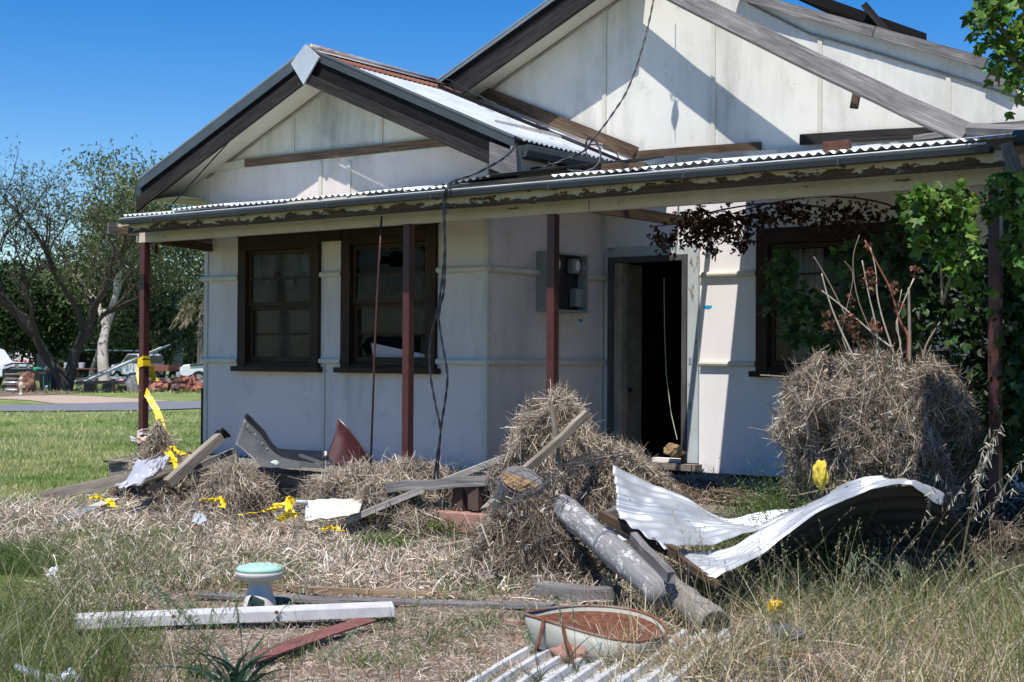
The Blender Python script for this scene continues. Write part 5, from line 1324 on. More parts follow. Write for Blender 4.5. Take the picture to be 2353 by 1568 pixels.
fc = bpy.data.curves.new('lettering', 'FONT'); fc.body = 'NYLON'; fc.size = .062; fc.extrude = .0005
fo0 = bpy.data.objects.new('lettering_curve', fc); fo = bpy.data.objects.new('lettering', bpy.data.meshes.new_from_object(fo0)); bpy.data.objects.remove(fo0); C.objects.link(fo); fo.parent = ny
q = pt(654, 1186, d=11.72); fo.location = q
xr = (R0+Vector((0, 0, .35))).normalized(); zr = (-F0+Vector((0, 0, .4))); zr = (zr-xr*zr.dot(xr)).normalized(); yr = zr.cross(xr)
fo.rotation_euler = Matrix(((xr.x, yr.x, zr.x), (xr.y, yr.y, zr.y), (xr.z, yr.z, zr.z))).to_euler(); fo.data.materials.clear(); fo.data.materials.append(M['black'])
ribbon([(650, 1190, 11.78), (664, 1184, 11.77), (678, 1178, 11.76)], .085, 'flap', tp, None, None, seed=17, twist=.0, n=10, parent=ny, crumpl=.003)
ribbon([(738, 1218, 11.4), (752, 1214, 11.4), (768, 1214, 11.35), (784, 1220, 11.3)], .055, 'barrier_tape', tp, 'small bunched yellow tape scrap in front of the white tray', 'tape', seed=8)
rw = m_plain('white_tape', (.75, .72, .72), .4); rr = m_plain('red_tape', (.55, .03, .04), .4)
mb = MB(); zc = pt(331, 994, Y=BY).z; r = .042
mb.grid([[(px0+a, BY+b, zc+h+a*.3) for h in (-.03, .03)] for a, b in ((-r, -r), (r, -r), (r, r), (-r, r), (-r, -r))], 5, 2)
wt_ = tag(obj('hazard_tape', mb, rw, solid=.002), 'white and red hazard tape wrapped low on the left corner post', 'tape')
mb = MB(); mb.grid([[(px0+a, BY+b, zc+h+a*.3+.008) for h in (-.004, .008)] for a, b in ((-.01, -r-.002), (r+.002, -r-.002), (r+.002, r))], 3, 2); obj('red_stripe', mb, rr, wt_, solid=.001)
p = W3(328, 1012, 14.85); lumpy(tuple(p), .07, (1.2, .8, .7), 'wrapper', m_plain('orange_white', (.68, .45, .34), .5, var=.5, scale=10), 'crumpled white and orange wrapper at the base of the left corner post', 'wrapper', 9, 2)
crumple([[(268, 1013, 14.9), (270, 1010, 14.9)]]*2 if False else [[(300, 1010, 14.9), (298, 1003, 14.9)], [(314, 1016, 14.8), (312, 1008, 14.8)]], 6, 6, .02, 'wrapper', rw, 'small white wrapper to the left of the post base', 'wrapper', 12)

# ------------------------------------------------------------------ cables and rod
cabm = m_plain('black_cable', (.02, .022, .026), .4, spec=.5)
def cable(pts, r, label, Yc=None, name='loose_cable', strands=2, parent=None):
    P = [pt(x, y, Y=yy) for x, y, yy in pts]; Q = []; n = len(P)
    for i in range(n-1):
        p0 = P[max(i-1, 0)]; p1 = P[i]; p2 = P[i+1]; p3 = P[min(i+2, n-1)]; k = 14
        for j in range(k):
            t = j/k; Q.append(.5*((2*p1)+(p2-p0)*t+(2*p0-5*p1+4*p2-p3)*t*t+(3*p1-p0-3*p2+p3)*t**3))
    Q.append(P[-1]); mb = MB(); L = 0
    ln = [0]
    for i in range(1, len(Q)): ln.append(ln[-1]+(Q[i]-Q[i-1]).length)
    for s in range(strands):
        R2 = []
        for i, q in enumerate(Q):
            d = (Q[min(i+1, len(Q)-1)]-Q[max(i-1, 0)]).normalized(); e1 = d.cross(Vector((.3, 1, .1))).normalized(); e2 = d.cross(e1)
            a = ln[i]/.12*2*PI*.5+s*2*PI/strands; R2.append(q+(e1*math.cos(a)+e2*math.sin(a))*r*.9)
        mb.tube(R2, r, 6)
    o = obj(name, mb, cabm, parent, smooth=True)
    if label: tag(o, label, 'cable')
    return o
y1 = GY-.05
cable([(1188, 332, 10.0), (1160, 362, 9.6), (1100, 396, 9.3), (1050, 414, 9.15), (1027, 431, y1), (1020, 461, y1), (1020, 525, y1), (1021, 584, y1), (1009, 695, y1), (992, 768, y1), (987, 812, y1), (989, 862, y1), (999, 920, y1), (1012, 988, y1), (1007, 1032, y1), (1000, 1082, y1), (994, 1125, y1)], .0062, 'twisted black cable looping over the gutter and hanging left of its twin', strands=2)
cable([(1050, 412, 9.2), (1030, 430, y1), (1023, 470, y1), (1022, 530, y1), (1023, 590, y1), (1020, 666, y1), (1011, 707, y1), (1009, 739, y1), (1018, 798, y1), (1028, 862, y1), (1023, 920, y1), (1013, 985, y1), (1009, 1038, y1), (1006, 1096, y1), (1012, 1134, y1)], .0062, 'second twisted black cable hanging in front of the wall right of its twin', strands=2)
cable([(1506, -20, 11.6), (1482, 90, 11.4), (1445, 200, 11.2), (1402, 270, 11.0), (1362, 322, 10.8), (1345, 345, 10.6), (1295, 368, 10.4), (1240, 385, 10.3), (1150, 398, 10.2)], .006, 'black service cable falling from the sky across the big gable to the small roof', strands=2)
cable([(1210, 336, 10.5), (1235, 345, 10.45), (1262, 375, 10.4), (1310, 392, 10.4), (1360, 390, 10.5), (1380, 362, 10.6), (1372, 330, 10.7), (1352, 318, 10.8), (1346, 345, 10.8), (1358, 378, 10.7)], .006, 'coil of black cable lying over the eave gutter of the small gable', strands=2)
cable([(1014, 178, 12.0), (1040, 188, 11.9), (1100, 220, 11.5), (1200, 268, 11.3), (1330, 330, 11.0), (1372, 332, 10.9), (1412, 350, 10.8), (1424, 365, 10.7)], .006, 'black cable lying down the slope of the small gable roof', strands=1)
mb = MB(); mb.tube([pt(877, 498, Y=9.2), pt(870, 620, Y=9.2), pt(861, 800, Y=9.15), pt(852, 1075, Y=9.1)], .0095, 8); tag(obj('steel_rod', mb, M['oxide'], smooth=True), 'thin maroon steel rod leaning between the beam and the straw heap', 'rod')
# coil of wire and pear shaped insulator hanging under the big barge board, just above the picture
q = pt(1551, 262, Y=YB)+Vector((.118, -.485, 1.0))*1.45
ins = thing('hanging_insulator', 'pear shaped insulator with coiled wire hanging under the barge of the big gable', 'insulator', tuple(q))
mb = MB(); mb.lathe([(.006, -.16), (.022, -.12), (.045, -.03), (.030, .06), (.012, .10), (.006, .12)], q, 12); obj('body', mb, cabm, ins, smooth=True)
mb = MB(); P = [q+Vector((.05*math.sin(i*.9)+.02*math.cos(i*2.2), .03*math.cos(i*.7), .12+.018*i*(1 if i < 12 else .6)+.03*math.sin(i*1.7))) for i in range(18)]; mb.tube(P, .004, 5); mb.tube([q+Z0*.1, q+Z0*.9], .006, 5); mb.tube([q-Z0*.1, q-Z0*.3+R0*.01], .004, 5); obj('wire', mb, cabm, ins)
# fence wire tangle over the root clump
wm = m_plain('wire', (.10, .10, .11), .4, .6)
def tangle(c, rad, n, label, seed, flat=.5, r=.0016):
    r_ = random.Random(seed); mb = MB()
    for k in range(n):
        P = []; a = r_.uniform(0, 2*PI); R_2 = r_.uniform(.3, 1)*rad; tilt = r_.uniform(-.5, .5)
        cx, cy, cz = (c[0]+r_.uniform(-.3, .3)*rad, c[1]+r_.uniform(-.3, .3)*rad, c[2]+r_.uniform(-.3, .3)*rad*flat)
        for i in range(26):
            t = a+i/26*r_.uniform(3, 6); P.append(Vector((cx+math.cos(t)*R_2*(1+.1*math.sin(5*t)), cy+math.sin(t)*R_2, cz+math.sin(t*1.3+tilt*3)*R_2*flat)))
        mb.tube(P, r, 4)
    return tag(obj('wire_tangle', mb, wm), label, 'wire')
q = W3(1215, 1120, 9.6); tangle(q, .36, 16, 'tangle of thin fence wire over the root clump and cut log', 4)
q = W3(1360, 1060, 10.8); tangle(q, .3, 10, 'loose grey wire over the straw shoulder by the doorway', 5, .25)
q = G(1740, 1560); tangle((q.x, q.y, .03), .33, 16, 'rusty chain wire mesh lying flat at the bottom right edge', 6, .05, .0028)
# ------------------------------------------------------------------ tall grasses
def grass_clump(P, hmin, hmax, cols, name, label, cat='grass', kind=None, heads=.12, wide=(.0025, .0065), group=None, lean=.45, headcol=(.40, .34, .22), bendf=.55, strawf=.35, seg=5):
    N = len(P); nb = NB(); d, s = up(N, lean); L = nrg.uniform(hmin, hmax, N)*nrg.uniform(.6, 1, N)
    c = pick(cols, N)*1.75; dry = nrg.random(N) < strawf; c[dry] = pick([(.55, .48, .31), (.44, .36, .22), (.64, .57, .42)], dry.sum())
    bd = s*(L*nrg.uniform(.1, bendf, N))[:, None]; bd[:, 2] = -L*nrg.uniform(0, .25, N)
    nb.add(strips(P, d, L, nrg.uniform(*wide, N), c, bend=bd, seg=seg, taper=.85))
    k = nrg.random(N) < heads
    if k.any():
        T = P[k]+unit(d[k])*L[k][:, None]+bd[k]; n = len(T); m_ = 9
        off = nrg.uniform(-.10, .01, (n, m_)); D0 = unit(unit(d[k])*L[k][:, None]+2*bd[k])
        Q = (T[:, None]+D0[:, None]*off[..., None]).reshape(-1, 3)+nrg.normal(size=(n*m_, 3))*.005
        DD = np.repeat(D0, m_, 0)+nrg.normal(size=(n*m_, 3))*.35
        nb.add(strips(Q, DD, nrg.uniform(.012, .022, n*m_), nrg.uniform(.003, .005, n*m_), pick([headcol, tuple(x*.8 for x in headcol)], n*m_), seg=1, taper=.6))
    o = nb.build(name, M['leaf']); return tag(o, label, cat, group, kind)
def fld(N, x0, x1, y0, y1, f, thr):
    P = rowsample(N, x0, x1, y0, y1); px, py, z = proj_np(P); k = nrg.random(len(P)) < np.clip(f(px, py, P), 0, 1); return P[k]
def gs(px, py, cx, cy, sx, sy): return np.exp(-((px-cx)/sx)**2-((py-cy)/sy)**2)
def tufts(Pc, nmin, nmax, rad, hmin, hmax, cols, name, label, **k):
    """clumps of blades fanning out of shared roots"""
    n = nrg.integers(nmin, nmax, len(Pc)); idx = np.repeat(np.arange(len(Pc)), n); N = len(idx)
    hs = nrg.uniform(.55, 1.1, len(Pc))[idx]; off = nrg.normal(size=(N, 2))*rad
    P = Pc[idx].copy(); P[:, :2] += off; return P, hs, off, idx
def tuft_obj(Pc, nmin, nmax, rad, hmin, hmax, cols, name, label, wide=(.002, .0045), heads=.2, strawf=.25, lean=.5, headcol=(.34, .32, .18), kind='stuff', gain=1.15):
    P, hs, off, idx = tufts(Pc, nmin, nmax, rad, hmin, hmax, cols, name, label); N = len(P); nb = NB()
    out = np.concatenate([off/max(rad, 1e-6)*.22*lean, np.ones((N, 1))], 1); out[:, :2] += nrg.normal(size=(N, 2))*.16*lean
    cl = nrg.normal(size=(len(Pc), 2))*.18; out[:, :2] += cl[idx]
    L = nrg.uniform(hmin, hmax, N)*hs; s = unit(np.concatenate([out[:, :2], np.zeros((N, 1))], 1)); bd = s*(L*nrg.uniform(.05, .5, N))[:, None]; bd[:, 2] = -L*nrg.uniform(0, .22, N)
    tint = nrg.uniform(.7, 1.25, len(Pc))[idx][:, None]; c = pick(cols, N)*gain*tint; dry = nrg.random(N) < np.clip(strawf+nrg.normal(size=len(Pc))*.22, 0, 1)[idx]
    c[dry] = pick([(.55, .48, .31), (.42, .34, .21), (.64, .57, .42)], dry.sum())
    nb.add(strips(P, out, L, nrg.uniform(*wide, N), c, bend=bd, seg=5, taper=.8))
    k = nrg.random(N) < heads
    if k.any():
        T = P[k]+unit(out[k])*L[k][:, None]+bd[k]; n = len(T); m_ = 9; D0 = unit(unit(out[k])*L[k][:, None]+2*bd[k])
        Q = (T[:, None]+D0[:, None]*nrg.uniform(-.12, .01, (n, m_))[..., None]).reshape(-1, 3)+nrg.normal(size=(n*m_, 3))*.004
        nb.add(strips(Q, np.repeat(D0, m_, 0)+nrg.normal(size=(n*m_, 3))*.35, nrg.uniform(.012, .02, n*m_), nrg.uniform(.003, .005, n*m_), pick([headcol, tuple(x*.7 for x in headcol)], n*m_), seg=1, taper=.6))
    o = nb.build(name, M['leaf']); return tag(o, label, None, None, kind)
DKG = [(.075, .13, .025), (.055, .10, .02), (.10, .155, .035), (.12, .16, .04)]
P = fld(2600, -250, 720, 1265, 1720, lambda px, py, P: .62*(gs(px, py, 110, 1430, 190, 110)+gs(px, py, 320, 1350, 170, 50)+.9*gs(px, py, 60, 1560, 260, 90))*(1-.97*gs(px, py, 110, 1565, 95, 45))*(1-.75*gs(px, py, 330, 1440, 130, 60))*sst(.36, .56, fbm(P[:, 0], P[:, 1], 2.5, 30)), 0)
tuft_obj(P, 8, 26, .035, .16, .52, DKG+OLIVE[:3], 'tall_grass', 'stand of tall seeding grass filling the left foreground', heads=.16, strawf=.10, lean=.9, headcol=(.22, .25, .09))
P = fld(1500, 250, 1500, 1180, 1365, lambda px, py, P: .6*sst(.46, .66, fbm(P[:, 0], P[:, 1], 2.2, 31)), 0)
tuft_obj(P, 5, 16, .04, .08, .26, DKG+GREEN, 'thin_grass', 'thin green grass between straw and boards in the middle of the yard', heads=.1, strawf=.2)
P = fld(2800, 380, 1700, 1370, 1720, lambda px, py, P: .5*sst(.40, .66, fbm(P[:, 0], P[:, 1], 2.8, 33)), 0)
tuft_obj(P, 6, 18, .03, .03, .13, DKG+GREEN, 'soil_weeds', 'small weeds dotted over the bare foreground soil', heads=.05, strawf=.15, lean=1.6, wide=(.002, .005))
P = fld(1300, 1420, 2750, 1240, 1720, lambda px, py, P: (1.0*gs(px, py, 1500, 1370, 90, 40)+.55*sst(1580, 1800, px)*sst(1560, 1440, py)+.8*sst(2080, 2280, px))*(sst(.36, .6, fbm(P[:, 0], P[:, 1], 2.0, 35))+.15)*(1-gs(px, py, 1370, 1500, 260, 80))*(1-1.1*gs(px, py, 1610, 1430, 100, 75)), 0)
tuft_obj(P, 8, 30, .04, .15, .55, DKG+DKG+OLIVE[:3], 'tall_grass', 'stand of tall mixed green and dry grass in front of the bent tin', heads=.14, strawf=.16, gain=1.35, lean=1.1, headcol=(.26, .26, .12))
P = fld(260, 1500, 2700, 1290, 1650, lambda px, py, P: .8+0*px, 0)
tuft_obj(P, 1, 5, .02, .45, .80, OLIVE, 'grass_stalks', 'scattered long seeding stalks rising above the right hand grass', heads=.95, strawf=.5, wide=(.0018, .003), headcol=(.40, .36, .24))
P = fld(420, 1900, 2700, 1190, 1330, lambda px, py, P: sst(2020, 2200, px), 0)
tuft_obj(P, 10, 30, .05, .2, .6, OLIVE+[(.30, .24, .16)], 'dry_grass', 'dense dry grass at the foot of the right end of the veranda', heads=.2, strawf=.6, lean=1.2)
# tangled dry litter under the right hand grass
P = rowsample(38000, 1380, 2750, 1270, 1700); N = len(P); k = nrg.random(N) < sst(.3, .6, fbm(P[:, 0], P[:, 1], 2.4, 51)); P = P[k]; N = len(P)
d, s = up(N, 1.0); d[:, 2] *= nrg.uniform(-.2, .7, N); P[:, 2] += nrg.uniform(0, .07, N); L = nrg.uniform(.05, .22, N); nb = NB()
nb.add(strips(P, d, L, nrg.uniform(.002, .006, N), pick([(.56, .45, .30), (.44, .33, .2), (.64, .55, .40), (.30, .2, .12), (.2, .2, .08), (.13, .15, .05)], N), bend=nrg.normal(size=(N, 3))*(L*.3)[:, None], seg=3, taper=.5))
o = nb.build('dry_tangle', M['straw']); tag(o, 'tangle of flattened dry grass over the soil at right', None, kind='stuff')
# weeds behind tin
def weeds_at(c, rx, ry, hh, n, label, cols=GREEN, lw=1.5):
    nb = NB(); a = nrg.uniform(0, 2*PI, n); r = np.sqrt(nrg.random(n))
    P = np.stack([c[0]+np.cos(a)*r*rx, c[1]+np.sin(a)*r*ry, np.full(n, c[2])], 1); H = hh*(1-.6*r**2)*nrg.uniform(.4, 1.2, n); d, s = up(n, .5); bd = s*(H*.3)[:, None]
    nb.add(strips(P, d, H, np.full(n, .004), pick(cols, n), bend=bd, seg=3, taper=.5))
    m_ = 12; t = nrg.random((n, m_)); Q = (P[:, None]+unit(d)[:, None]*(H[:, None]*t)[..., None]+bd[:, None]*(t**2)[..., None]).reshape(-1, 3); k = len(Q); dd = nrg.normal(size=(k, 3))
    nb.add(strips(Q, dd, nrg.uniform(.014, .03, k), nrg.uniform(.005, .010, k), pick(cols, k)*lw, seg=1, taper=.5)); o = nb.build('weed_clump', M['leaf']); return tag(o, label, 'weeds')
weeds_at(at(1840, 10.0, .15), .42, .35, .58, 650, 'leafy green weed clump between the tin and the straw mound')
weeds_at(at(1868, 9.35, .0), .30, .12, .86, 420, 'tall feathery weeds in front of the straw mound around the yellow foam')
weeds_at(at(1740, 10.8, .18), .35, .3, .34, 350, 'lower green weed clump on the porch edge behind the tin')
weeds_at(at(1720, 10.0, .0), .5, .25, .32, 500, 'sprawling green weeds right behind the narrow part of the tin')
weeds_at(at(1085, 12.0, .40), .22, .12, .22, 120, 'dark green grass tuft at the wall corner behind the straw', cols=[(.03, .05, .02), (.05, .08, .03)])
weeds_at(tuple(G(1100, 1300)), .25, .2, .12, 260, 'low green tuft at the foot of the root clump')
# individual tall plants
def seedstalk(px, py, h, lean, name, label, cat='plant', blades=6, col=(.05, .11, .05), sc_=1.0, head=(.30, .36, .22), lw=(.006, .012), hs=.03, drop=.5, nh=26, stalks=1, spread=.3):
    c = G(px, py); nb = NB()
    for k in range(stalks):
        H = h*rnd.uniform(.75, 1.0); a = rnd.uniform(0, 2*PI); sx = lean+rnd.uniform(-spread, spread)
        P0 = np.array([[c.x+rnd.uniform(-.03, .03), c.y+rnd.uniform(-.03, .03), 0]]); d = np.array([[R0.x*sx*.4, R0.y*sx*.4, 1.0]]); bd = np.array([[R0.x*sx*H*.6, R0.y*sx*H*.6, -.08*H]])
        nb.add(strips(P0, d, np.array([H]), np.array([.004*sc_]), np.array([col]), bend=bd, seg=12, taper=.5)); nb.add(strips(P0, d, np.array([H]), np.array([.004*sc_]), np.array([col]), bend=bd, seg=12, taper=.5, sidev=np.array([[F0.x, F0.y, 0.]])))
        t = nrg.uniform(.62, 1.0, nh)[:, None]; Q = P0+unit(d)*H*t+bd*t**2; dd = nrg.normal(size=(nh, 3))*.5; dd[:, 2] -= drop
        nb.add(strips(Q, dd, nrg.uniform(.7, 1.3, nh)*hs, nrg.uniform(.004, .007, nh)*sc_, pick([head], nh), bend=np.tile([[0, 0, -.01]], (nh, 1)), seg=2, taper=.6))
    n = blades; P0 = np.tile([[c.x, c.y, 0]], (n, 1))+nrg.normal(size=(n, 3))*np.array([.03, .03, 0]); d, s = up(n, .7); L = nrg.uniform(.35, .8, n)*h; bd = s*(L*.7)[:, None]; bd[:, 2] = -L*.45
    nb.add(strips(P0, d, L, nrg.uniform(*lw, n)*sc_, pick([col, tuple(x*1.4 for x in col)], n), bend=bd, seg=8, taper=.9))
    o = nb.build(name, M['leaf']); return tag(o, label, cat)
seedstalk(545, 1600, .62, -.25, 'wild_oat', 'blue green wild oat plant with drooping seed heads at the bottom centre left', blades=26, col=(.03, .075, .045), stalks=6, spread=.9, lw=(.012, .024), hs=.036, sc_=1.2)
seedstalk(455, 1560, .45, .1, 'leafy_weed', 'bushy dark weed beside the wild oat at bottom left', blades=40, col=(.06, .10, .03), stalks=3, lw=(.004, .008))
seedstalk(690, 1640, .42, .6, 'wild_oat', 'small wild oat stalk leaning right in front of the red board', blades=5, col=(.05, .11, .06), stalks=2)
seedstalk(2090, 1400, 1.1, .45, 'oat_stalk', 'tall dry oat stalk leaning right in front of the mound', blades=4, col=(.22, .20, .11), head=(.56, .52, .42), stalks=4, spread=.3, sc_=1.5, hs=.038)
seedstalk(2200, 1400, 1.25, .45, 'oat_stalk', 'tallest pale oat stalks at the right edge reaching above the heap', blades=6, col=(.24, .21, .12), head=(.60, .56, .46), stalks=6, spread=.3, sc_=1.6, hs=.042)
seedstalk(1945, 1400, .42, .4, 'green_oat', 'arching green oat grass in front of the dark hollow', blades=14, col=(.10, .16, .04), stalks=3, lw=(.005, .009))
seedstalk(2090, 1400, .42, -.4, 'green_oat', 'second arching green oat grass to the right of the first', blades=12, col=(.11, .16, .05), stalks=3, lw=(.005, .009))
seedstalk(1320, 1560, .5, .05, 'oat_stalk', 'thin oat stalk standing in front of the wheelbarrow tray', blades=3, col=(.08, .12, .06), stalks=2, head=(.30, .32, .2))
seedstalk(1245, 1590, .38, -.1, 'dark_weed', 'thin dark weed on the white ribbed sheet', blades=5, col=(.06, .07, .04), stalks=2)
seedstalk(1480, 1360, .30, .1, 'green_weed', 'bright green weed growing between pole and log', blades=26, col=(.12, .18, .04), stalks=3, lw=(.004, .007))
seedstalk(385, 1300, .52, .35, 'oat_stalk', 'pale oat stalk with drooping heads standing in front of the leaning planks', blades=4, col=(.30, .30, .15), head=(.60, .56, .46), stalks=2, spread=.15)
seedstalk(352, 1125, .38, -.2, 'thin_weed', 'thin dark weed standing on the lawn left of the plank', blades=2, col=(.06, .10, .04), stalks=1, nh=8)
seedstalk(1905, 1350, .75, .1, 'oat_stalk', 'thin reddish grass stalk rising in front of the yellow foam', blades=2, col=(.20, .12, .08), head=(.34, .26, .22), stalks=2, spread=.4)
for (x, y, h) in ((618, 1215, .26), (985, 1180, .30)): pass

# ------------------------------------------------------------------ broad leaves (three pointed leaflets, toothed)
def leaflet(L, W, ang):
    o = [(0, 0), (-.38, .22), (-.30, .34), (-.5, .48), (-.30, .60), (-.26, .78), (0, 1), (.26, .78), (.30, .60), (.5, .48), (.30, .34), (.38, .22)]
    ca, sa = math.cos(ang), math.sin(ang); V = []
    for x, y in o:
        x *= W; y *= L; V.append((x*ca-y*sa, x*sa+y*ca, -.35*abs(x)+(-.12*y*y/L)))
    V.append((0*ca-.5*L*sa, .5*L*ca, -.12*.25*L)); n = len(o); c = n
    F = [(c, i, (i+1) % n, (i+1) % n) for i in range(n)]
    return V, [(c, i, (i+1) % n) for i in range(n)]
LT_V = []; LT_F = []
for L_1, W_1, an in ((1.0, .62, 0), (.78, .50, .95), (.78, .50, -.95)):
    v, f = leaflet(L_1, W_1, an); b = len(LT_V); LT_V += v; LT_F += [tuple(k+b for k in t) for t in f]
LT_V = np.array(LT_V); LT_F = np.array(LT_F)
def leaves(Pn, size, cols, name, mat, label=None, cat=None, droop=.9, parent=None, curl=0.0, group=None, extra=None):
    N = len(Pn); sz = nrg.uniform(.45, 1.25, N)*size
    y = nrg.normal(size=(N, 3)); y[:, 2] -= droop; y = unit(y)
    z = nrg.normal(size=(N, 3))*.7+np.array([.15, -.5, 1.0]); z = unit(z-y*np.sum(z*y, 1, keepdims=True)); x = np.cross(y, z)
    T = LT_V.copy(); Tz = T[:, 2]-curl*(T[:, 0]**2+T[:, 1]**2)
    V = Pn[:, None]+(x[:, None]*T[None, :, 0:1]+y[:, None]*T[None, :, 1:2]+z[:, None]*Tz[None, :, None])*sz[:, None, None]
    if curl: V += nrg.normal(size=V.shape)*size*.10
    F = (np.arange(N)*len(T))[:, None, None]+LT_F[None]
    c = np.repeat(pick(cols, N, .45)*nrg.uniform(.8, 1.2, (N, 3)), len(T), 0)
    o = npmesh(name, V.reshape(-1, 3), F.reshape(-1, 3), mat, c, parent)
    if label: tag(o, label, cat, group)
    return o
def blob(cx, cy, d, rx, ry, rd, n):
    """points filling an ellipsoid given by its place in the view, in metres round a world centre"""
    c = np.array(pt(cx, cy, d=d)); s = d/FPX; q = nrg.normal(size=(n, 3)); q = unit(q)*(nrg.random((n, 1))**.4)
    return c+q[:, :1]*rx*s*np.array(R0)+q[:, 1:2]*rd*np.array(F0)+q[:, 2:]*ry*s*np.array(Z0)
VG = [(.10, .20, .025), (.07, .15, .02), (.13, .24, .035), (.05, .11, .02), (.16, .27, .05)]
bark = m_plain('pale_bark', (.26, .21, .16), .8, scale=20); redbark = m_plain('red_bark', (.26, .10, .06), .7, scale=20); whitebark = m_plain('bleached_twig', (.46, .41, .34), .8, scale=20)
# tree whose boughs enter at the upper right, trunk outside the frame
bt_ = thing('leafy_tree', 'leafy green tree whose boughs hang in at the top right corner', 'tree', tuple(at(2640, 8.2)))
mb = MB(); mb.tube([at(2640, 8.2), at(2630, 8.2, 1.2), at(2650, 8.3, 2.4), at(2600, 8.3, 4.2)], [.14, .12, .10, .06], 12); tk = obj('trunk', mb, bark, bt_, smooth=True)
for pts in ([(2640, 600), (2540, 330), (2440, 180), (2330, 90), (2260, 30)], [(2600, 200), (2480, 60), (2400, -60), (2300, -80)], [(2440, 180), (2360, 160), (2300, 120), (2295, 200)], [(2500, 280), (2420, 220), (2335, 240)]):
    stem(pts, 8.2, .03, .006, bark, 'branch', None, None, parent=bt_)
P = np.concatenate([blob(2300, 50, 8.2, 72, 75, .30, 210), blob(2345, 130, 8.2, 45, 70, .3, 110), blob(2262, 30, 8.1, 45, 45, .2, 60), blob(2330, 215, 8.1, 22, 55, .12, 32), blob(2290, 150, 8.1, 18, 55, .12, 30), blob(2430, 60, 8.3, 110, 120, .5, 360), blob(2560, 150, 8.5, 150, 200, .8, 700), blob(2480, -120, 8.4, 220, 120, .7, 700), blob(2720, 150, 6.8, 260, 240, 1.0, 1500), blob(2900, -300, 7.2, 500, 300, 1.5, 2600), blob(2620, -420, 8.0, 300, 160, 1.0, 1800), blob(2360, -250, 8.4, 150, 120, .8, 2600)])
leaves(P, .062, VG, 'crown', M['leaf'], parent=bt_)
# creeper on the right end of the veranda
cr = thing('veranda_creeper', 'bright green creeper hanging over the beam at the right end of the veranda', 'creeper', tuple(at(2170, 8.75)))
P = np.concatenate([blob(2165, 470, 8.75, 85, 55, .22, 300), blob(2105, 455, 8.65, 35, 30, .12, 45), blob(2095, 500, 8.6, 30, 22, .1, 30), blob(2190, 560, 8.8, 60, 70, .25, 150), blob(2110, 555, 8.7, 22, 30, .1, 25), blob(2235, 640, 8.9, 45, 110, .2, 80)])
leaves(P, .066, VG, 'leaves', M['leaf'], parent=cr)
for pts in ([(2165, 700), (2160, 560), (2150, 460), (2110, 440)], [(2165, 700), (2200, 560), (2190, 440)]): stem(pts, 8.8, .008, .003, bark, 'vine_stem', None, None, parent=cr)
c2 = thing('veranda_creeper', 'green creeper clump at the right picture edge beside the corner post', 'creeper', tuple(at(2340, 8.6)))
P = np.concatenate([blob(2330, 440, 8.6, 70, 60, .25, 200), blob(2350, 560, 8.6, 50, 90, .25, 170), blob(2270, 480, 8.6, 22, 28, .1, 24), blob(2460, 560, 8.7, 120, 220, .5, 500)])
leaves(P, .062, VG, 'leaves', M['leaf'], parent=c2); stem([(2360, 1200), (2365, 800), (2350, 560), (2320, 420)], 8.65, .012, .004, bark, 'vine_stem', None, None, parent=c2)
# the shaded bush inside
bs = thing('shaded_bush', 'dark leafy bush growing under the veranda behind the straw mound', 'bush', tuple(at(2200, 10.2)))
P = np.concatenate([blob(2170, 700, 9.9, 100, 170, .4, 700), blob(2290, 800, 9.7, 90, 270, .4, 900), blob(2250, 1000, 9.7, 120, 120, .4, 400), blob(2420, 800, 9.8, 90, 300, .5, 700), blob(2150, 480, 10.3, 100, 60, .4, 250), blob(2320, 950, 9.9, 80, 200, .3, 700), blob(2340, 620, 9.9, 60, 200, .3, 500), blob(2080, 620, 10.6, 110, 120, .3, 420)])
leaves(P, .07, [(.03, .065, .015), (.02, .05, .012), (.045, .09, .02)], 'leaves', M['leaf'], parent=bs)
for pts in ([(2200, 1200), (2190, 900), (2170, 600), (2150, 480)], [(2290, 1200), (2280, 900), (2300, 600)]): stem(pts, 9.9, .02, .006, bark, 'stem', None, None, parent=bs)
b3 = thing('window_creeper', 'sparse dark green creeper hanging in front of the right hand window', 'creeper', tuple(at(1830, 11.2)))
P = np.concatenate([blob(1800, 640, 11.3, 50, 80, .25, 130), blob(1850, 730, 11.2, 70, 70, .25, 170), blob(1900, 800, 11.2, 40, 50, .2, 50), blob(1760, 700, 11.2, 25, 30, .1, 14), blob(1960, 650, 11.0, 70, 120, .3, 150)])
leaves(P, .075, [(.05, .11, .02), (.035, .08, .015), (.07, .13, .03)], 'leaves', M['leaf'], parent=b3); stem([(2020, 900), (1960, 760), (1880, 690), (1800, 660)], 11.1, .008, .003, bark, 'vine_stem', None, None, parent=b3)
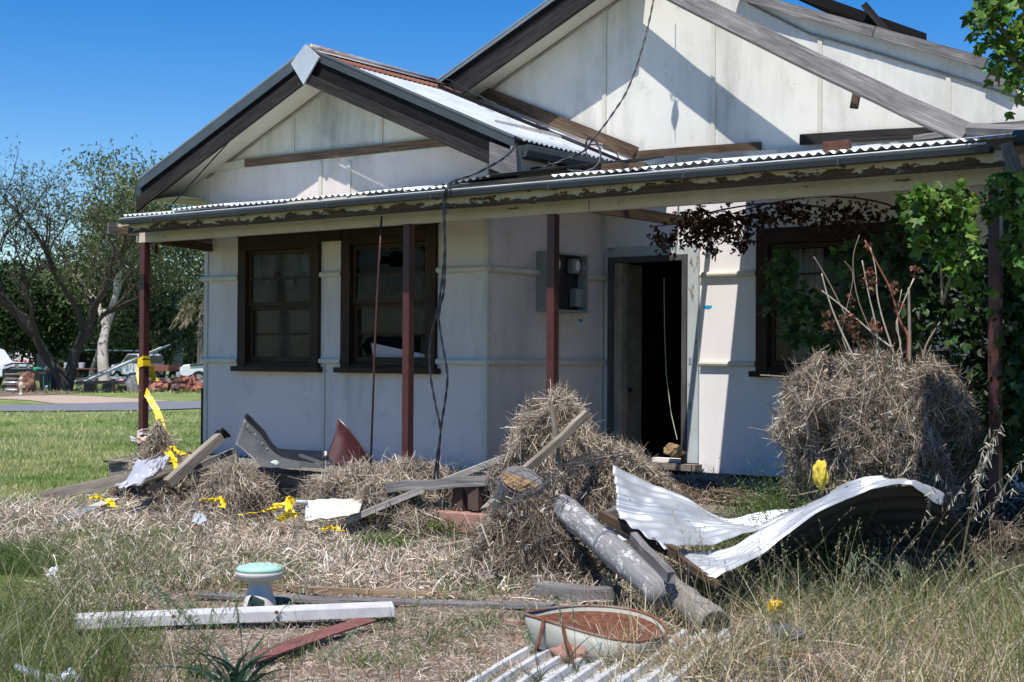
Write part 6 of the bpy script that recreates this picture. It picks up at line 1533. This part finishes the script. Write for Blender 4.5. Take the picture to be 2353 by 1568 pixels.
# dead brown branch under the beam
dbm = m_attr('dead_leaf', .8, .2, .2); DB = [(.065, .03, .02), (.045, .022, .016), (.10, .05, .03)]
db = thing('dead_branch', 'withered branch with hanging brown leaves under the beam right of the door', 'branch', tuple(at(1700, 11.4, 2.4)))
for pts in ([(1493, 522), (1560, 512), (1660, 482), (1800, 468), (1960, 500), (2060, 620)], [(1560, 545), (1640, 510), (1760, 490)], [(1660, 480), (1700, 520), (1720, 560)], [(1640, 505), (1760, 470), (1900, 452), (2040, 470), (2100, 520)]):
    stem(pts, 11.3, .005, .010, m_plain('dead_bark', (.10, .055, .04), .8), 'twig', None, None, parent=db)
P = np.concatenate([blob(x, y, 11.3, rx, ry, .15, n) for x, y, rx, ry, n in ((1515, 545, 14, 22, 22), (1545, 550, 14, 20, 20), (1575, 530, 14, 32, 30), (1608, 535, 13, 34, 34), (1635, 550, 20, 40, 42), (1668, 520, 22, 38, 50), (1640, 500, 50, 18, 40), (1700, 545, 20, 40, 34), (1740, 500, 50, 28, 60), (1820, 490, 60, 30, 60), (1900, 500, 60, 40, 60), (1980, 500, 60, 50, 60), (1590, 490, 30, 12, 20))])
P = np.concatenate([P, P+nrg.normal(size=P.shape)*.05]); leaves(P, .040, DB, 'dead_leaves', dbm, parent=db, curl=.35, droop=1.6)
# stems rising from the mound
sb = thing('withered_shrub', 'bare bleached and red stems with withered brown leaves rising out of the straw mound', 'bush', tuple(at(2035, 9.9)))
d0 = 9.6
for pts, m_, r0_ in (([(2086, 830), (2086, 773), (2066, 734), (2047, 668), (2020, 615), (1987, 552)], redbark, .011), ([(2089, 840), (2090, 760), (2088, 661)], bark, .016),
    ([(1965, 830), (1954, 806), (1921, 734), (1901, 678), (1888, 628)], whitebark, .008), ([(2050, 800), (2007, 767), (1934, 704), (1888, 668)], whitebark, .008),
    ([(2016, 830), (2014, 757), (1997, 681), (1981, 599)], whitebark, .007), ([(2060, 830), (2030, 740), (2016, 680), (2012, 620), (2000, 569)], whitebark, .007),
    ([(2100, 640), (2060, 740), (2070, 790), (2050, 830)], whitebark, .005), ([(1950, 815), (1935, 760), (1960, 640), (1940, 600)], bark, .004), ([(2075, 830), (2062, 740), (2072, 665)], whitebark, .005),
    ([(1990, 830), (1940, 720), (1900, 640), (1870, 590)], bark, .006), ([(2120, 830), (2130, 790), (2160, 740)], bark, .009), ([(2035, 830), (1975, 700), (1960, 600), (1975, 540)], bark, .005)):
    stem(pts, d0, r0_*1.0, r0_*.5, m_, 'stem', None, None, parent=sb)
DB2 = [(.20, .10, .06), (.14, .07, .045), (.26, .14, .085)]
P = np.concatenate([blob(x, y, d0, rx, ry, .08, n) for x, y, rx, ry, n in ((1905, 735, 14, 26, 22), (1945, 735, 22, 22, 26), (1965, 760, 16, 26, 18), (1998, 640, 18, 34, 34), (2010, 745, 18, 20, 18), (1990, 790, 12, 24, 10), (2050, 655, 16, 16, 14), (2105, 620, 8, 22, 12), (1955, 690, 10, 18, 8), (1880, 660, 5, 10, 4), (2065, 700, 6, 20, 8), (2000, 560, 8, 8, 4))])
leaves(P, .034, DB2, 'dead_leaves', dbm, parent=sb, curl=.5, droop=1.6)

# ------------------------------------------------------------------ background trees
def tree(name, label, px, d, height, spread, n_lv, nleaf, cols, barkm, seed, trunk_r=.3, fork=.25, leafsz=.14, lean=0, multi=1, clump=.6, cat='tree', group=None, droop=0.0, levels=5, angle=.55, low=0.0, base_z=0.0):
    r_ = random.Random(seed); g = np.random.default_rng(seed); base = Vector(at(px, d, base_z)); root = thing(name, label, cat, tuple(base), group)
    mb = MB(); tips = []; rf = [1.0]
    def br(p, dr, L, r, lv):
        nonlocal mb, r_
        n = 4; P = [p]; q = p; dd = dr.copy()
        for i in range(n):
            dd = (dd+Vector((r_.gauss(0, .16), r_.gauss(0, .16), r_.gauss(0.02, .10)))).normalized(); q = q+dd*(L/n); P.append(q)
        mb.tube(P, [r*rf[0]*(1-.45*i/n) for i in range(n+1)], 8 if lv < 2 else 4, cap=False)
        if lv >= levels-2: tips.extend([(P[2], lv), (P[3], lv), (P[4], lv)])
        if lv >= levels: return
        for k in range(r_.choice((2, 3, 3)) if lv else r_.choice((3, 4))):
            a = r_.uniform(0, 2*PI); e = Vector((math.cos(a), math.sin(a), 0)); nd = (dd+e*angle*r_.uniform(.6, 1.5)*spread+Vector((0, 0, .12-droop*lv*.1))).normalized()
            s = r_.randint(2, n); br(P[s], nd, L*r_.uniform(.6, .82), r*.56, lv+1)
    for pas in range(2):
      if pas:
        rf[0] = (max(t[0].z for t in tips)-base.z)/height; mb = MB(); tips.clear(); r_ = random.Random(seed)
      for k in range(multi):
        a = k*2.4+seed; e = Vector((math.cos(a), math.sin(a), 0))*(.20 if multi > 1 else 0)
        br(base+e*.3*trunk_r, (Vector((lean*R0.x, lean*R0.y, 1))+e).normalized(), height*fork*(1.15 if multi > 1 else 1.3), trunk_r*(1 if multi == 1 else .75), 0)
    obj('trunk', mb, barkm, root, smooth=True)
    T = np.array([list(t[0]) for t in tips]); top = T[:, 2].max()-base.z
    # scale the whole thing to its height
    s = height/top; B = np.array(base); T = B+(T-B)*s
    for ch in root.children:
        for v in ch.data.vertices: v.co *= s
    k = g.integers(0, len(T), n_lv); cc = T[k]+g.normal(size=(n_lv, 3))*clump*np.array([1, 1, .6]); cc = cc[cc[:, 2] > base.z+low*height]
    m_ = max(1, nleaf//max(1, len(cc))); Q = (cc[:, None]+g.normal(size=(len(cc), m_, 3))*clump*.42).reshape(-1, 3)
    N = len(Q); tone = np.repeat(g.uniform(.6, 1.35, (len(cc), 1)), m_, 0)
    dv = g.normal(size=(N, 3)); dv[:, 2] -= droop*2
    col = np.array(cols)[g.integers(0, len(cols), N)]*tone*g.uniform(.75, 1.25, (N, 1))
    V, F, Cc = strips(Q, dv, g.uniform(.6, 1.3, N)*leafsz, g.uniform(.35, .6, N)*leafsz, col, seg=1, taper=.6)
    npmesh('crown', V, F, M['farleaf'], Cc, root); return root
gb_ = m_plain('grey_bark', (.13, .105, .085), .9, var=.4, scale=3, bmp=.5); pb_ = m_plain('gum_bark', (.44, .38, .33), .8, var=.35, scale=1.5); dk_ = m_plain('dark_bark', (.06, .05, .04), .9)
LG = [(.12, .17, .045), (.09, .13, .04), (.16, .20, .07), (.07, .10, .03), (.19, .18, .10)]
DG = [(.03, .055, .018), (.022, .04, .014), (.045, .07, .022)]
MG = [(.08, .12, .045), (.06, .095, .035), (.11, .15, .06)]
SG = [(.12, .155, .085), (.09, .12, .06), (.15, .18, .10)]
tree('shade_tree', 'large half bare grey tree with many twigs standing in the dirt across the road', 150, 60, 9.6, 1.0, 1900, 10500, [tuple(x*.7 for x in c_) for c_ in LG], dk_, 5, trunk_r=.36, fork=.20, multi=2, leafsz=.12, clump=.42, levels=6, angle=.62)
tree('gum_tree', 'tall pale barked gum tree between the grey tree and the corner post', 240, 78, 12.5, .8, 700, 11000, SG+LG, pb_, 12, trunk_r=.36, fork=.26, leafsz=.22, clump=.9, levels=5, low=.35, droop=.3)
tree('gum_tree', 'tall loose leafed gum tree rising behind the corner of the small gable', 395, 88, 12.0, .85, 800, 8000, MG, pb_, 21, trunk_r=.34, fork=.24, leafsz=.24, clump=.9, levels=5, low=.42, droop=.3)
tree('bush_tree', 'round grey green bushy tree behind the white utility at the post', 372, 84, 5.6, 1.1, 500, 15000, MG+SG, dk_, 31, trunk_r=.2, fork=.2, leafsz=.22, clump=.75, multi=3, levels=4)
tree('bush_tree', 'grey green shrub just left of the cottage wall above the white car', 440, 92, 4.6, 1.1, 350, 9000, MG, dk_, 32, trunk_r=.2, fork=.2, leafsz=.22, clump=.8, multi=3, levels=4)
tree('pine_tree', 'dark dense tree at the far left edge above the four wheel drive', -20, 88, 6.6, 1.1, 800, 16000, DG, dk_, 41, trunk_r=.4, fork=.22, leafsz=.3, clump=1.3, multi=2, levels=4, low=.18)
tree('pine_tree', 'dark dense tree behind the large grey tree at left', 95, 96, 6.2, 1.2, 800, 15000, DG, dk_, 42, trunk_r=.4, fork=.22, leafsz=.32, clump=1.3, multi=2, levels=4, low=.2)
tree('pine_tree', 'dark dense tree filling the gap behind the pale gum trunk', 255, 110, 6.6, 1.3, 800, 15000, DG, dk_, 43, trunk_r=.4, fork=.2, leafsz=.34, clump=1.4, multi=2, levels=4, low=.05)
tree('thin_gum', 'slim gum tree with leaning trunk left of the pale gum', 205, 85, 9.0, .8, 260, 4200, SG, pb_, 51, trunk_r=.16, fork=.3, leafsz=.22, clump=.8, levels=4, lean=.08, low=.3)
# palm
pp = thing('palm_tree', 'shaggy palm with drooping fronds at the edge of the cottage wall', 'palm', tuple(at(462, 74)))
mb = MB(); mb.tube([at(464, 74), at(463, 74, 2.2), at(462, 74, 4.4)], [.30, .24, .22], 10); obj('trunk', mb, gb_, pp)
g = np.random.default_rng(3); nb = NB(); c0 = np.array(at(462, 74, 4.5))
for k in range(46):
    a = g.uniform(0, 2*PI); el = g.uniform(-.5, 1.2); L = g.uniform(1.0, 1.6); d = np.array([[math.cos(a)*math.cos(el), math.sin(a)*math.cos(el), math.sin(el)]]); bd = np.array([[0, 0, -L*.75]])
    t = np.linspace(.15, 1, 30)[:, None]; Q = c0+d*L*t+bd*t**2; dd = np.repeat(d, 30, 0)*.6+g.normal(size=(30, 3))*.5+np.array([0, 0, -.8])
    nb.add(strips(Q, dd, np.full(30, .42), np.full(30, .05), pick([(.13, .16, .08), (.22, .22, .14), (.09, .12, .05)] if el > 0 else [(.30, .26, .18), (.24, .2, .13)], 30), seg=2, taper=.8))
    nb.add(strips(np.array([c0]), d, np.array([L]), np.array([.05]), np.array([[.16, .17, .09]]), bend=bd, seg=8))
npmesh('crown', np.concatenate(nb.V), np.concatenate(nb.F), M['farleaf'], np.concatenate(nb.Cc), pp)
# far tree belt
g = np.random.default_rng(9); nb = NB()
for k in range(130):
    x = -900+k*26+g.uniform(-10, 10); d = g.uniform(150, 190); hgt = g.uniform(3.5, 6.5); c = np.array(at(x, d)); n = 260
    q = g.normal(size=(n, 3)); q = unit(q)*(g.random((n, 1))**.4)*np.array([3.2, 3.2, hgt/2])+c+np.array([0, 0, hgt/2])
    nb.add(strips(q, g.normal(size=(n, 3)), np.full(n, .8), np.full(n, .5), pick(DG+MG, n, .4), seg=1, taper=.5))
o = nb.build('tree_belt', M['farleaf']); tag(o, 'distant dark belt of trees along the horizon', None, kind='stuff')
# grass verge tufts in the middle distance
P = rowsample(4000, -200, 480, 868, 905); N = len(P); P[:, 2] = 0; d, s = up(N, .4); L = nrg.uniform(.04, .16, N)
nb = NB(); nb.add(strips(P, d, L, nrg.uniform(.04, .08, N), pick(OLIVE+GREEN, N)*1.2, bend=s*.1, seg=2, taper=.8)); o = nb.build('verge_grass', M['leaf']); tag(o, 'rough grass beyond the road around the trees', None, kind='stuff')
# ------------------------------------------------------------------ things across the road
wp = m_plain('white_paint', (.70, .72, .74), .3, var=.08, spec=.5); ty = m_plain('tyre', (.02, .02, .02), .9); gl = m_plain('car_glass', (.03, .04, .05), .1, spec=.6); chrome = m_plain('chrome', (.5, .5, .5), .25, .8)
def frame(px, d, ang):
    """local frame at a spot: f = car's forward, s = side"""
    o = Vector(at(px, d)); f = (R0*math.cos(ang)+F0*math.sin(ang)); s = Vector((-f.y, f.x, 0)); return o, f, s
def boxl(mb, fr, x0, x1, y0, y1, z0, z1, tx0=0, tx1=0, ty=0):
    o, f, s = fr
    def q(x, y, z): return o+f*x+s*y+Z0*z
    mb.hexa([q(x0, y0, z0), q(x1, y0, z0), q(x1, y1, z0), q(x0, y1, z0), q(x0+tx0, y0+ty, z1), q(x1-tx1, y0+ty, z1), q(x1-tx1, y1-ty, z1), q(x0+tx0, y1-ty, z1)], 0)
def sidebody(mb, fr, prof, w_, z_in=0.0):
    o, f, s = fr; mb.prism([o+f*x-s*(w_/2)+Z0*z for x, z in prof], s*w_)
def wheel(root, fr, x, y, r=.38):
    o, f, s = fr; c = o+f*x+s*y+Z0*r; mb = MB(); mb.tube([c-s*.12, c+s*.12], r, 20); w0 = obj('wheel', mb, ty, root, smooth=False)
    mb = MB(); mb.tube([c-s*.125, c+s*.125], r*.55, 14); obj('rim', mb, chrome, w0)
# right hand white car, nose to the left
fr = frame(524, 74, PI+.15); car = thing('four_wheel_drive', 'white four wheel drive with black snorkel behind the brick pile', 'car', tuple(fr[0]))
mb = MB(); sidebody(mb, fr, [(-2.4, .45), (-2.4, 1.75), (-.6, 1.85), (.35, 1.80), (1.0, 1.22), (2.25, 1.05), (2.40, .85), (2.42, .45)], 1.8); obj('body', mb, wp, car, bevel=.06)
mb = MB(); sidebody(mb, fr, [(.38, 1.30), (.32, 1.72), (-2.2, 1.70), (-2.2, 1.25)], 1.82); obj('side_window', mb, gl, car)
for x in (1.45, -1.5):
    for y in (-.82, .82): wheel(car, fr, x, y)
for y in (-.65, .65):
    mb = MB(); boxl(mb, fr, 2.36, 2.44, y-.18, y+.18, .78, .96); obj('headlight', mb, chrome, car)
mb = MB(); boxl(mb, fr, 2.30, 2.60, -.9, .9, .42, .68); obj('bumper', mb, m_plain('grey_bumper', (.30, .33, .35), .5), car, bevel=.03)
o_, f_, s_2 = fr
for sgn in (-1, 1):
    mb = MB(); mb.tube([o_+f_*1.9+s_2*.92*sgn+Z0*1.05, o_+f_*1.2+s_2*.93*sgn+Z0*1.12, o_+f_*.85+s_2*.93*sgn+Z0*1.30, o_+f_*.35+s_2*.9*sgn+Z0*1.85], .06, 8); obj('snorkel', mb, M['black'], car)
# white utility side on, rusty tray
fr = frame(345, 80, PI+.05); ute = thing('utility_truck', 'old white utility with a rusty tray parked behind the corner post', 'utility', tuple(fr[0]))
mb = MB(); sidebody(mb, fr, [(-.1, .45), (-.1, 1.05), (-.0, 1.72), (.85, 1.72), (1.35, 1.18), (2.2, 1.0), (2.25, .45)], 1.6)
fr2 = frame(333, 80, -.55); mb = MB(); sidebody(mb, fr2, [(-1.9, .45), (-1.9, .98), (-1.1, 1.12), (-.6, 1.62), (.45, 1.62), (.62, 1.05), (.62, .45)], 1.6); obj('cab', mb, wp, ute, bevel=.05)
mb = MB(); sidebody(mb, fr2, [(-1.0, 1.12), (-.55, 1.56), (.2, 1.56), (.2, 1.08)], 1.62); obj('side_window', mb, gl, ute)
mb = MB(); boxl(mb, fr2, .47, .66, -.68, .68, 1.10, 1.52); obj('rear_window', mb, gl, ute)
mb = MB(); boxl(mb, fr2, .68, 2.6, -.85, .85, .68, .82); boxl(mb, fr2, .68, 2.6, -.85, -.80, .82, 1.02); boxl(mb, fr2, .68, 2.6, .80, .85, .82, 1.02); boxl(mb, fr2, 2.55, 2.62, -.79, .79, .825, 1.02); obj('tray', mb, M['rusty'], ute)
for x in (-1.35, 1.5):
    for y in (-.75, .75): wheel(ute, fr2, x, y, .33)
mb = MB(); boxl(mb, fr2, 2.62, 2.64, .1, .5, .45, .58); obj('number_plate', mb, m_plain('plate_yellow', (.60, .48, .05), .5), ute)
# left 4wd with bull bar
fr = frame(-28, 66, -.45); c3 = thing('four_wheel_drive', 'white four wheel drive with black bull bar at the left picture edge', 'car', tuple(fr[0]))
mb = MB(); sidebody(mb, fr, [(-2.6, .5), (-2.6, 1.8), (-.6, 1.9), (.1, 1.75), (.6, 1.22), (1.7, 1.12), (1.8, .9), (1.8, .5)], 1.8); obj('body', mb, wp, c3, bevel=.06)
mb = MB(); sidebody(mb, fr, [(.1, 1.3), (.0, 1.7), (-2.3, 1.68), (-2.3, 1.25)], 1.82); obj('side_window', mb, gl, c3)
mb = MB(); boxl(mb, fr, 1.82, 2.05, -.95, .95, .50, .86); 
o_, f_, s_2 = fr
for z in (.95, 1.12): mb.tube([o_+f_*1.95+s_2*(-.9)+Z0*(z-.1), o_+f_*2.05+s_2*(-.6)+Z0*z, o_+f_*2.05+s_2*.6+Z0*z, o_+f_*1.95+s_2*.9+Z0*(z-.1)], .04, 6)
obj('bull_bar', mb, M['black'], c3)
for y in (-.35, .35):
    mb = MB(); c0 = o_+f_*2.06+s_2*y+Z0*1.0; mb.tube([c0, c0+f_*.06], .10, 12); obj('spotlight', mb, chrome, c3)
mb = MB(); boxl(mb, fr, 2.06, 2.08, -.3, .12, .60, .74); obj('number_plate', mb, m_plain('plate_yellow_b', (.60, .50, .05), .5), c3)
for x in (1.2, -1.7):
    for y in (-.82, .82): wheel(c3, fr, x, y, .4)
# distant white van behind fence
fr = frame(64, 125, 0); vn = thing('white_van', 'small distant white van behind the orange bunting', 'van', tuple(fr[0]))
mb = MB(); boxl(mb, fr, -1.2, 1.3, -.8, .8, .4, 1.7, .2, .1); obj('body', mb, wp, vn, bevel=.08); wheel(vn, fr, -.8, -.8, .3); wheel(vn, fr, .8, -.8, .3)
# brick pile
nb_ = 0; bm1 = [m_plain('brick_red', (.50, .20, .12), .9, var=.3, scale=3), m_plain('brick_pale', (.62, .42, .33), .9, var=.3, scale=3), m_plain('brick_dark', (.20, .09, .06), .9, var=.3)]
g = random.Random(4); bcount = 0
protos = []
for k in range(3):
    mb = MB(); mb.box(-.16, .16, -.08, .08, -.06, .06); o = obj('brick', mb, bm1[k]); protos.append(o)
d0 = 62
for i in range(210):
    u = g.uniform(-1, 1)**1; x = 400+u*100; v = g.uniform(-1, 1); edge = min(1, (1-abs(u))*3.5)*min(1, (1-abs(v))*2.2)
    z = .06+g.uniform(.55, 1)*(.40+.10*math.sin(u*5))*edge
    if x < 332: continue
    p = Vector(at(x, d0+v*1.6)); 
    o = protos[i % 3] if i < 3 else protos[g.choice((0, 0, 1, 2))].copy()
    if i >= 3: C.objects.link(o)
    o.location = (p.x, p.y, z); o.rotation_euler = (g.uniform(-.6, .6), g.uniform(-.6, .6), g.uniform(0, 3)); sc_ = g.uniform(.8, 1.5); o.scale = (sc_, sc_, sc_)
    tag(o, 'loose demolition brick in the big brick pile across the road', 'brick', 'bricks in the pile across the road')
mb = MB(); P = []
for i in range(30):
    row = []
    for j in range(12):
        u = -1+2*i/29; v = -1+2*j/11; e = max(0, min(1, (1-abs(u))*3.5)*min(1, (1-abs(v))*2)); p = Vector(at(400+u*98, d0+v*1.55)); row.append((p.x, p.y, .38*e+g.uniform(-.04, .04)*e))
    P.append(row)
mb.grid(P, 30, 12); o = obj('rubble', mb, bm1[2]); tag(o, 'brick rubble and dust under the pile across the road', None, kind='stuff')
mb = MB(); mb.beam(Vector(at(345, 63.8, .50)), Vector(at(440, 63.3, .48)), .3, .06); tag(obj('pale_board', mb, M['cream']), 'pale board lying on top of the brick pile', 'board')
# long battens leaning on the ute
for (a, b, w_, lab, m_) in (((168, 882, 62), (390, 793, 70), .09, 'thinner pale green pole leaning up over the white utility', M['galvt']), ((178, 885, 61), (371, 800, 70), .13, 'thicker white pole leaning up over the white utility', M['cream'])):
    mb = MB(); mb.beam(pt(a[0], a[1], d=a[2]), pt(b[0], b[1], d=b[2]), w_, w_*.8); tag(obj('long_pole', mb, m_), lab, 'pole')
# dark shed and screen
o0 = Vector(at(205, 95)); sh = thing('open_shed', 'dark open sided shed with a bluish tin roof behind the trees', 'shed', tuple(o0))
mb = MB(); a = Vector(at(170, 96)); b = Vector(at(330, 96)); mb.prism([a, b, b+Z0*1.75, a+Z0*1.75], F0*3.0); obj('wall', mb, m_plain('shed_dark', (.02, .023, .027), .8), sh)
mb = MB(); mb.beam(a+Z0*1.9-R0*.3-F0*.3, b+Z0*1.85-F0*.3, .8, .06); obj('roof', mb, m_galv('shed_roof', (.25, .38, .55), .0, .4, .3), sh)
mb = MB(); a = Vector(at(82, 78)); b = Vector(at(116, 78)); mb.prism([a+Z0*.1, b+Z0*.1, b+Z0*1.6, a+Z0*1.6], F0*.1); tag(obj('black_screen', mb, M['black']), 'square black screen panel left of the grey tree trunk', 'screen')
# blue grey panel under the ute
mb = MB(); mb.beam(pt(250, 868, d=64), pt(315, 869, d=64), .25, .10); tag(obj('metal_rail', mb, M['galv']), 'silver rail lying low beside the pale gum trunk', 'rail')
# concrete tank
c0 = Vector(at(312, 61)); mb = MB(); mb.lathe([(.45, 0), (.47, .35), (.44, .62), (.30, .78), (.05, .80)], c0, 20); tag(obj('round_tank', mb, m_plain('tank_grey', (.30, .29, .27), .8, var=.25, scale=2)), 'domed grey concrete tank behind the corner post tape', 'tank')
# dark bench
c0 = Vector(at(228, 58)); bn = thing('picnic_table', 'black slab table with wide legs on the grass under the leaning poles', 'table', tuple(c0))
mb = MB(); mb.beam(c0-R0*.85+Z0*.42, c0+R0*.85+Z0*.44, .7, .12, jit=.02, seg=3); obj('table_top', mb, M['black'], bn)
for sgn in (-1, 1):
    mb = MB(); mb.beam(c0+R0*.38*sgn, c0+R0*.38*sgn+Z0*.36, .4, .5, up=F0); obj('leg', mb, M['black'], bn)
# black tubs
for x, lab in ((275, 'left small black tub on the grass by the table'), (284, 'right small black tub on the grass by the table')):
    c0 = Vector(at(x, 60)); mb = MB(); mb.lathe([(.10, 0), (.13, .24), (.11, .25)], c0, 12); tag(obj('plastic_tub', mb, M['black']), lab, 'tub')
# drum stack, stump, statue, green wheelbarrow with load
c0 = Vector(at(34, 58)); ds = thing('ringed_barrel', 'weathered ringed barrel planter at the left edge of the dirt', 'barrel', tuple(c0))
mb = MB(); mb.lathe([(.34, 0), (.38, .12), (.34, .2), (.40, .3), (.36, .4), (.42, .52), (.38, .6), (.44, .72), (.40, .76)], c0, 20); obj('staves', mb, m_plain('barrel_wood', (.17, .14, .12), .8, var=.4), ds)
for z in (.05, .35): 
    mb = MB(); mb.lathe([(.40, z), (.42, z+.04), (.40, z+.08)], c0, 20); obj('hoop', mb, M['galv'], ds)
c0 = Vector(at(62, 57.5)); lumpy((c0.x, c0.y, .32), .42, (.9, .8, 1.1), 'tree_stump', m_plain('red_stump', (.24, .12, .08), .9, bmp=.6), 'reddish brown cut tree stump beside the barrel', 'stump', 11)
c0 = Vector(at(47.5, 53)); stt = thing('garden_statue', 'small cream garden statue of a standing child in front of the stump', 'statue', tuple(c0)); stm = m_plain('cream_stone', (.55, .48, .36), .8)
mb = MB(); mb.lathe([(.10, 0), (.09, .06), (.05, .10), (.06, .22), (.10, .34), (.11, .44), (.06, .50), (.04, .53)], c0, 14); obj('figure', mb, stm, stt, smooth=True)
mb = MB(); mb.lathe([(.02, .52), (.07, .56), (.085, .62), (.06, .68), (.01, .70)], c0, 12); obj('head', mb, stm, stt, smooth=True)
mb = MB(); mb.tube([c0+R0*.08+Z0*.42, c0+R0*.13+Z0*.33, c0+R0*.04+Z0*.30-F0*.08], .025, 6); obj('arm', mb, stm, stt)
c0 = Vector(at(110, 60)); gw = thing('green_wheelbarrow', 'dark wheelbarrow with green legs tipped on end beside the grey tree', 'wheelbarrow', tuple(c0)); gm2 = m_plain('green_steel', (.03, .22, .16), .5)
mb = MB(); mb.hexa([c0-R0*.32-F0*.1+Z0*.02, c0+R0*.32-F0*.1+Z0*.02, c0+R0*.32+F0*.2+Z0*.02, c0-R0*.32+F0*.2+Z0*.02, c0-R0*.42-F0*.1+Z0*.78, c0+R0*.42-F0*.1+Z0*.78, c0+R0*.42+F0*.2+Z0*.78, c0-R0*.42+F0*.2+Z0*.78]); obj('tray', mb, M['black'], gw, bevel=.04)
for sgn in (-1, 1):
    mb = MB(); mb.tube([c0+R0*.13*sgn-F0*.14+Z0*.1, c0+R0*.16*sgn-F0*.14+Z0*.65], .025, 6); obj('leg', mb, gm2, gw)
mb = MB(); mb.tube([c0-F0*.16-R0*.05+Z0*.12, c0-F0*.16+R0*.05+Z0*.12], .13, 12); obj('wheel', mb, chrome, gw)
c0 = Vector(at(92, 63)); bx = thing('junk_table', 'low table heaped with green netting and scrap left of the wheelbarrow', 'table', tuple(c0))
mb = MB(); mb.beam(c0-R0*.6+Z0*.78, c0+R0*.9+Z0*.80, .7, .05); obj('table_top', mb, M['brownwood'], bx)
for x in (-.55, .85):
    for y in (-.28, .28): mb = MB(); mb.beam(c0+R0*x+F0*y, c0+R0*x+F0*y+Z0*.775, .05, .05, up=R0); obj('leg', mb, M['brownwood'], bx)
lumpy(tuple(c0-R0*.15+Z0*.9), .17, (1.5, 1, .5), 'green_netting', m_plain('net_green', (.03, .30, .17), .8), 'bright green bundle of netting on the low table', 'netting', 3, 2)
c1 = Vector(at(112, 62.5, .92)); lumpy(tuple(c1), .2, (1.6, 1, .5), 'scrap_bundle', m_plain('scrap_grey', (.30, .30, .30), .7), 'grey bundle of scrap lying above the green wheelbarrow', 'scrap', 6, 2)
# trestle with tubs behind the tree
c0 = Vector(at(168, 75)); tb = thing('trestle_bench', 'rusty trestle bench with two pale buckets behind the tree', 'bench', tuple(c0))
mb = MB(); mb.beam(c0-R0*.8+Z0*.82, c0+R0*1.2+Z0*.80, .5, .05); obj('bench_top', mb, M['rusty'], tb)
for x in (-.7, .2, 1.1): mb = MB(); mb.beam(c0+R0*x, c0+R0*x+Z0*.79, .05, .05, up=R0); obj('leg', mb, M['rusty'], tb)
for x, lab in ((-.35, 'left pale bucket on the rusty trestle bench'), (.42, 'right pale bucket on the rusty trestle bench')):
    mb = MB(); mb.lathe([(.14, .845), (.17, 1.12), (.15, 1.13)], c0+R0*x, 14); tag(obj('bucket', mb, m_plain('bucket_grey', (.50, .52, .56), .5)), lab, 'bucket')
# bunting and fence far left
mb = MB(); a = Vector(at(-60, 118)); b = Vector(at(84, 118))
fn = thing('mesh_fence', 'distant green mesh fence hung with orange bunting at far left', 'fence', tuple(a))
for k in range(9):
    q = a.lerp(b, k/8); mb = MB(); mb.tube([q, q+Z0*1.5], .05, 6); obj('fence_post', mb, M['galvd'], fn)
mb = MB(); mb.tube([a+Z0*1.45, b+Z0*1.45], .03, 5); obj('fence_rail', mb, M['galvd'], fn)
om = m_plain('orange_flag', (.75, .13, .06), .6)
for k in range(14):
    q = a.lerp(b, (k+.4)/14)+Z0*1.02-F0*.1; mb = MB(); mb.lathe([(.02, -.14), (.12, -.06), (.13, .05), (.03, .13)], q, 8); obj('orange_marker', mb, om, fn)
mb = MB(); a = Vector(at(-100, 128)); b = Vector(at(84, 128)); mb.prism([a, b, b+Z0*3.3, a+Z0*3.3], F0*4); tag(obj('far_building', mb, m_plain('far_wall', (.10, .15, .16), .8, var=.3, scale=.4)), 'dim greenish building far behind the orange bunting', 'building')
# toy pile and quad near tank
for x, z, col_, lab in ((298, .30, (.65, .25, .10), 'orange toy near the grey tank'), (305, .30, (.75, .25, .35), 'pink toy near the grey tank'), (290, .28, (.10, .08, .35), 'dark blue toy near the grey tank')):
    c0 = Vector(at(x*.9+8, 66, z)); lumpy(tuple(c0), .16, (1, 1, .8), 'toy', m_plain('toy_'+lab[:4], col_, .5), lab, 'toy', x*.1, 2)
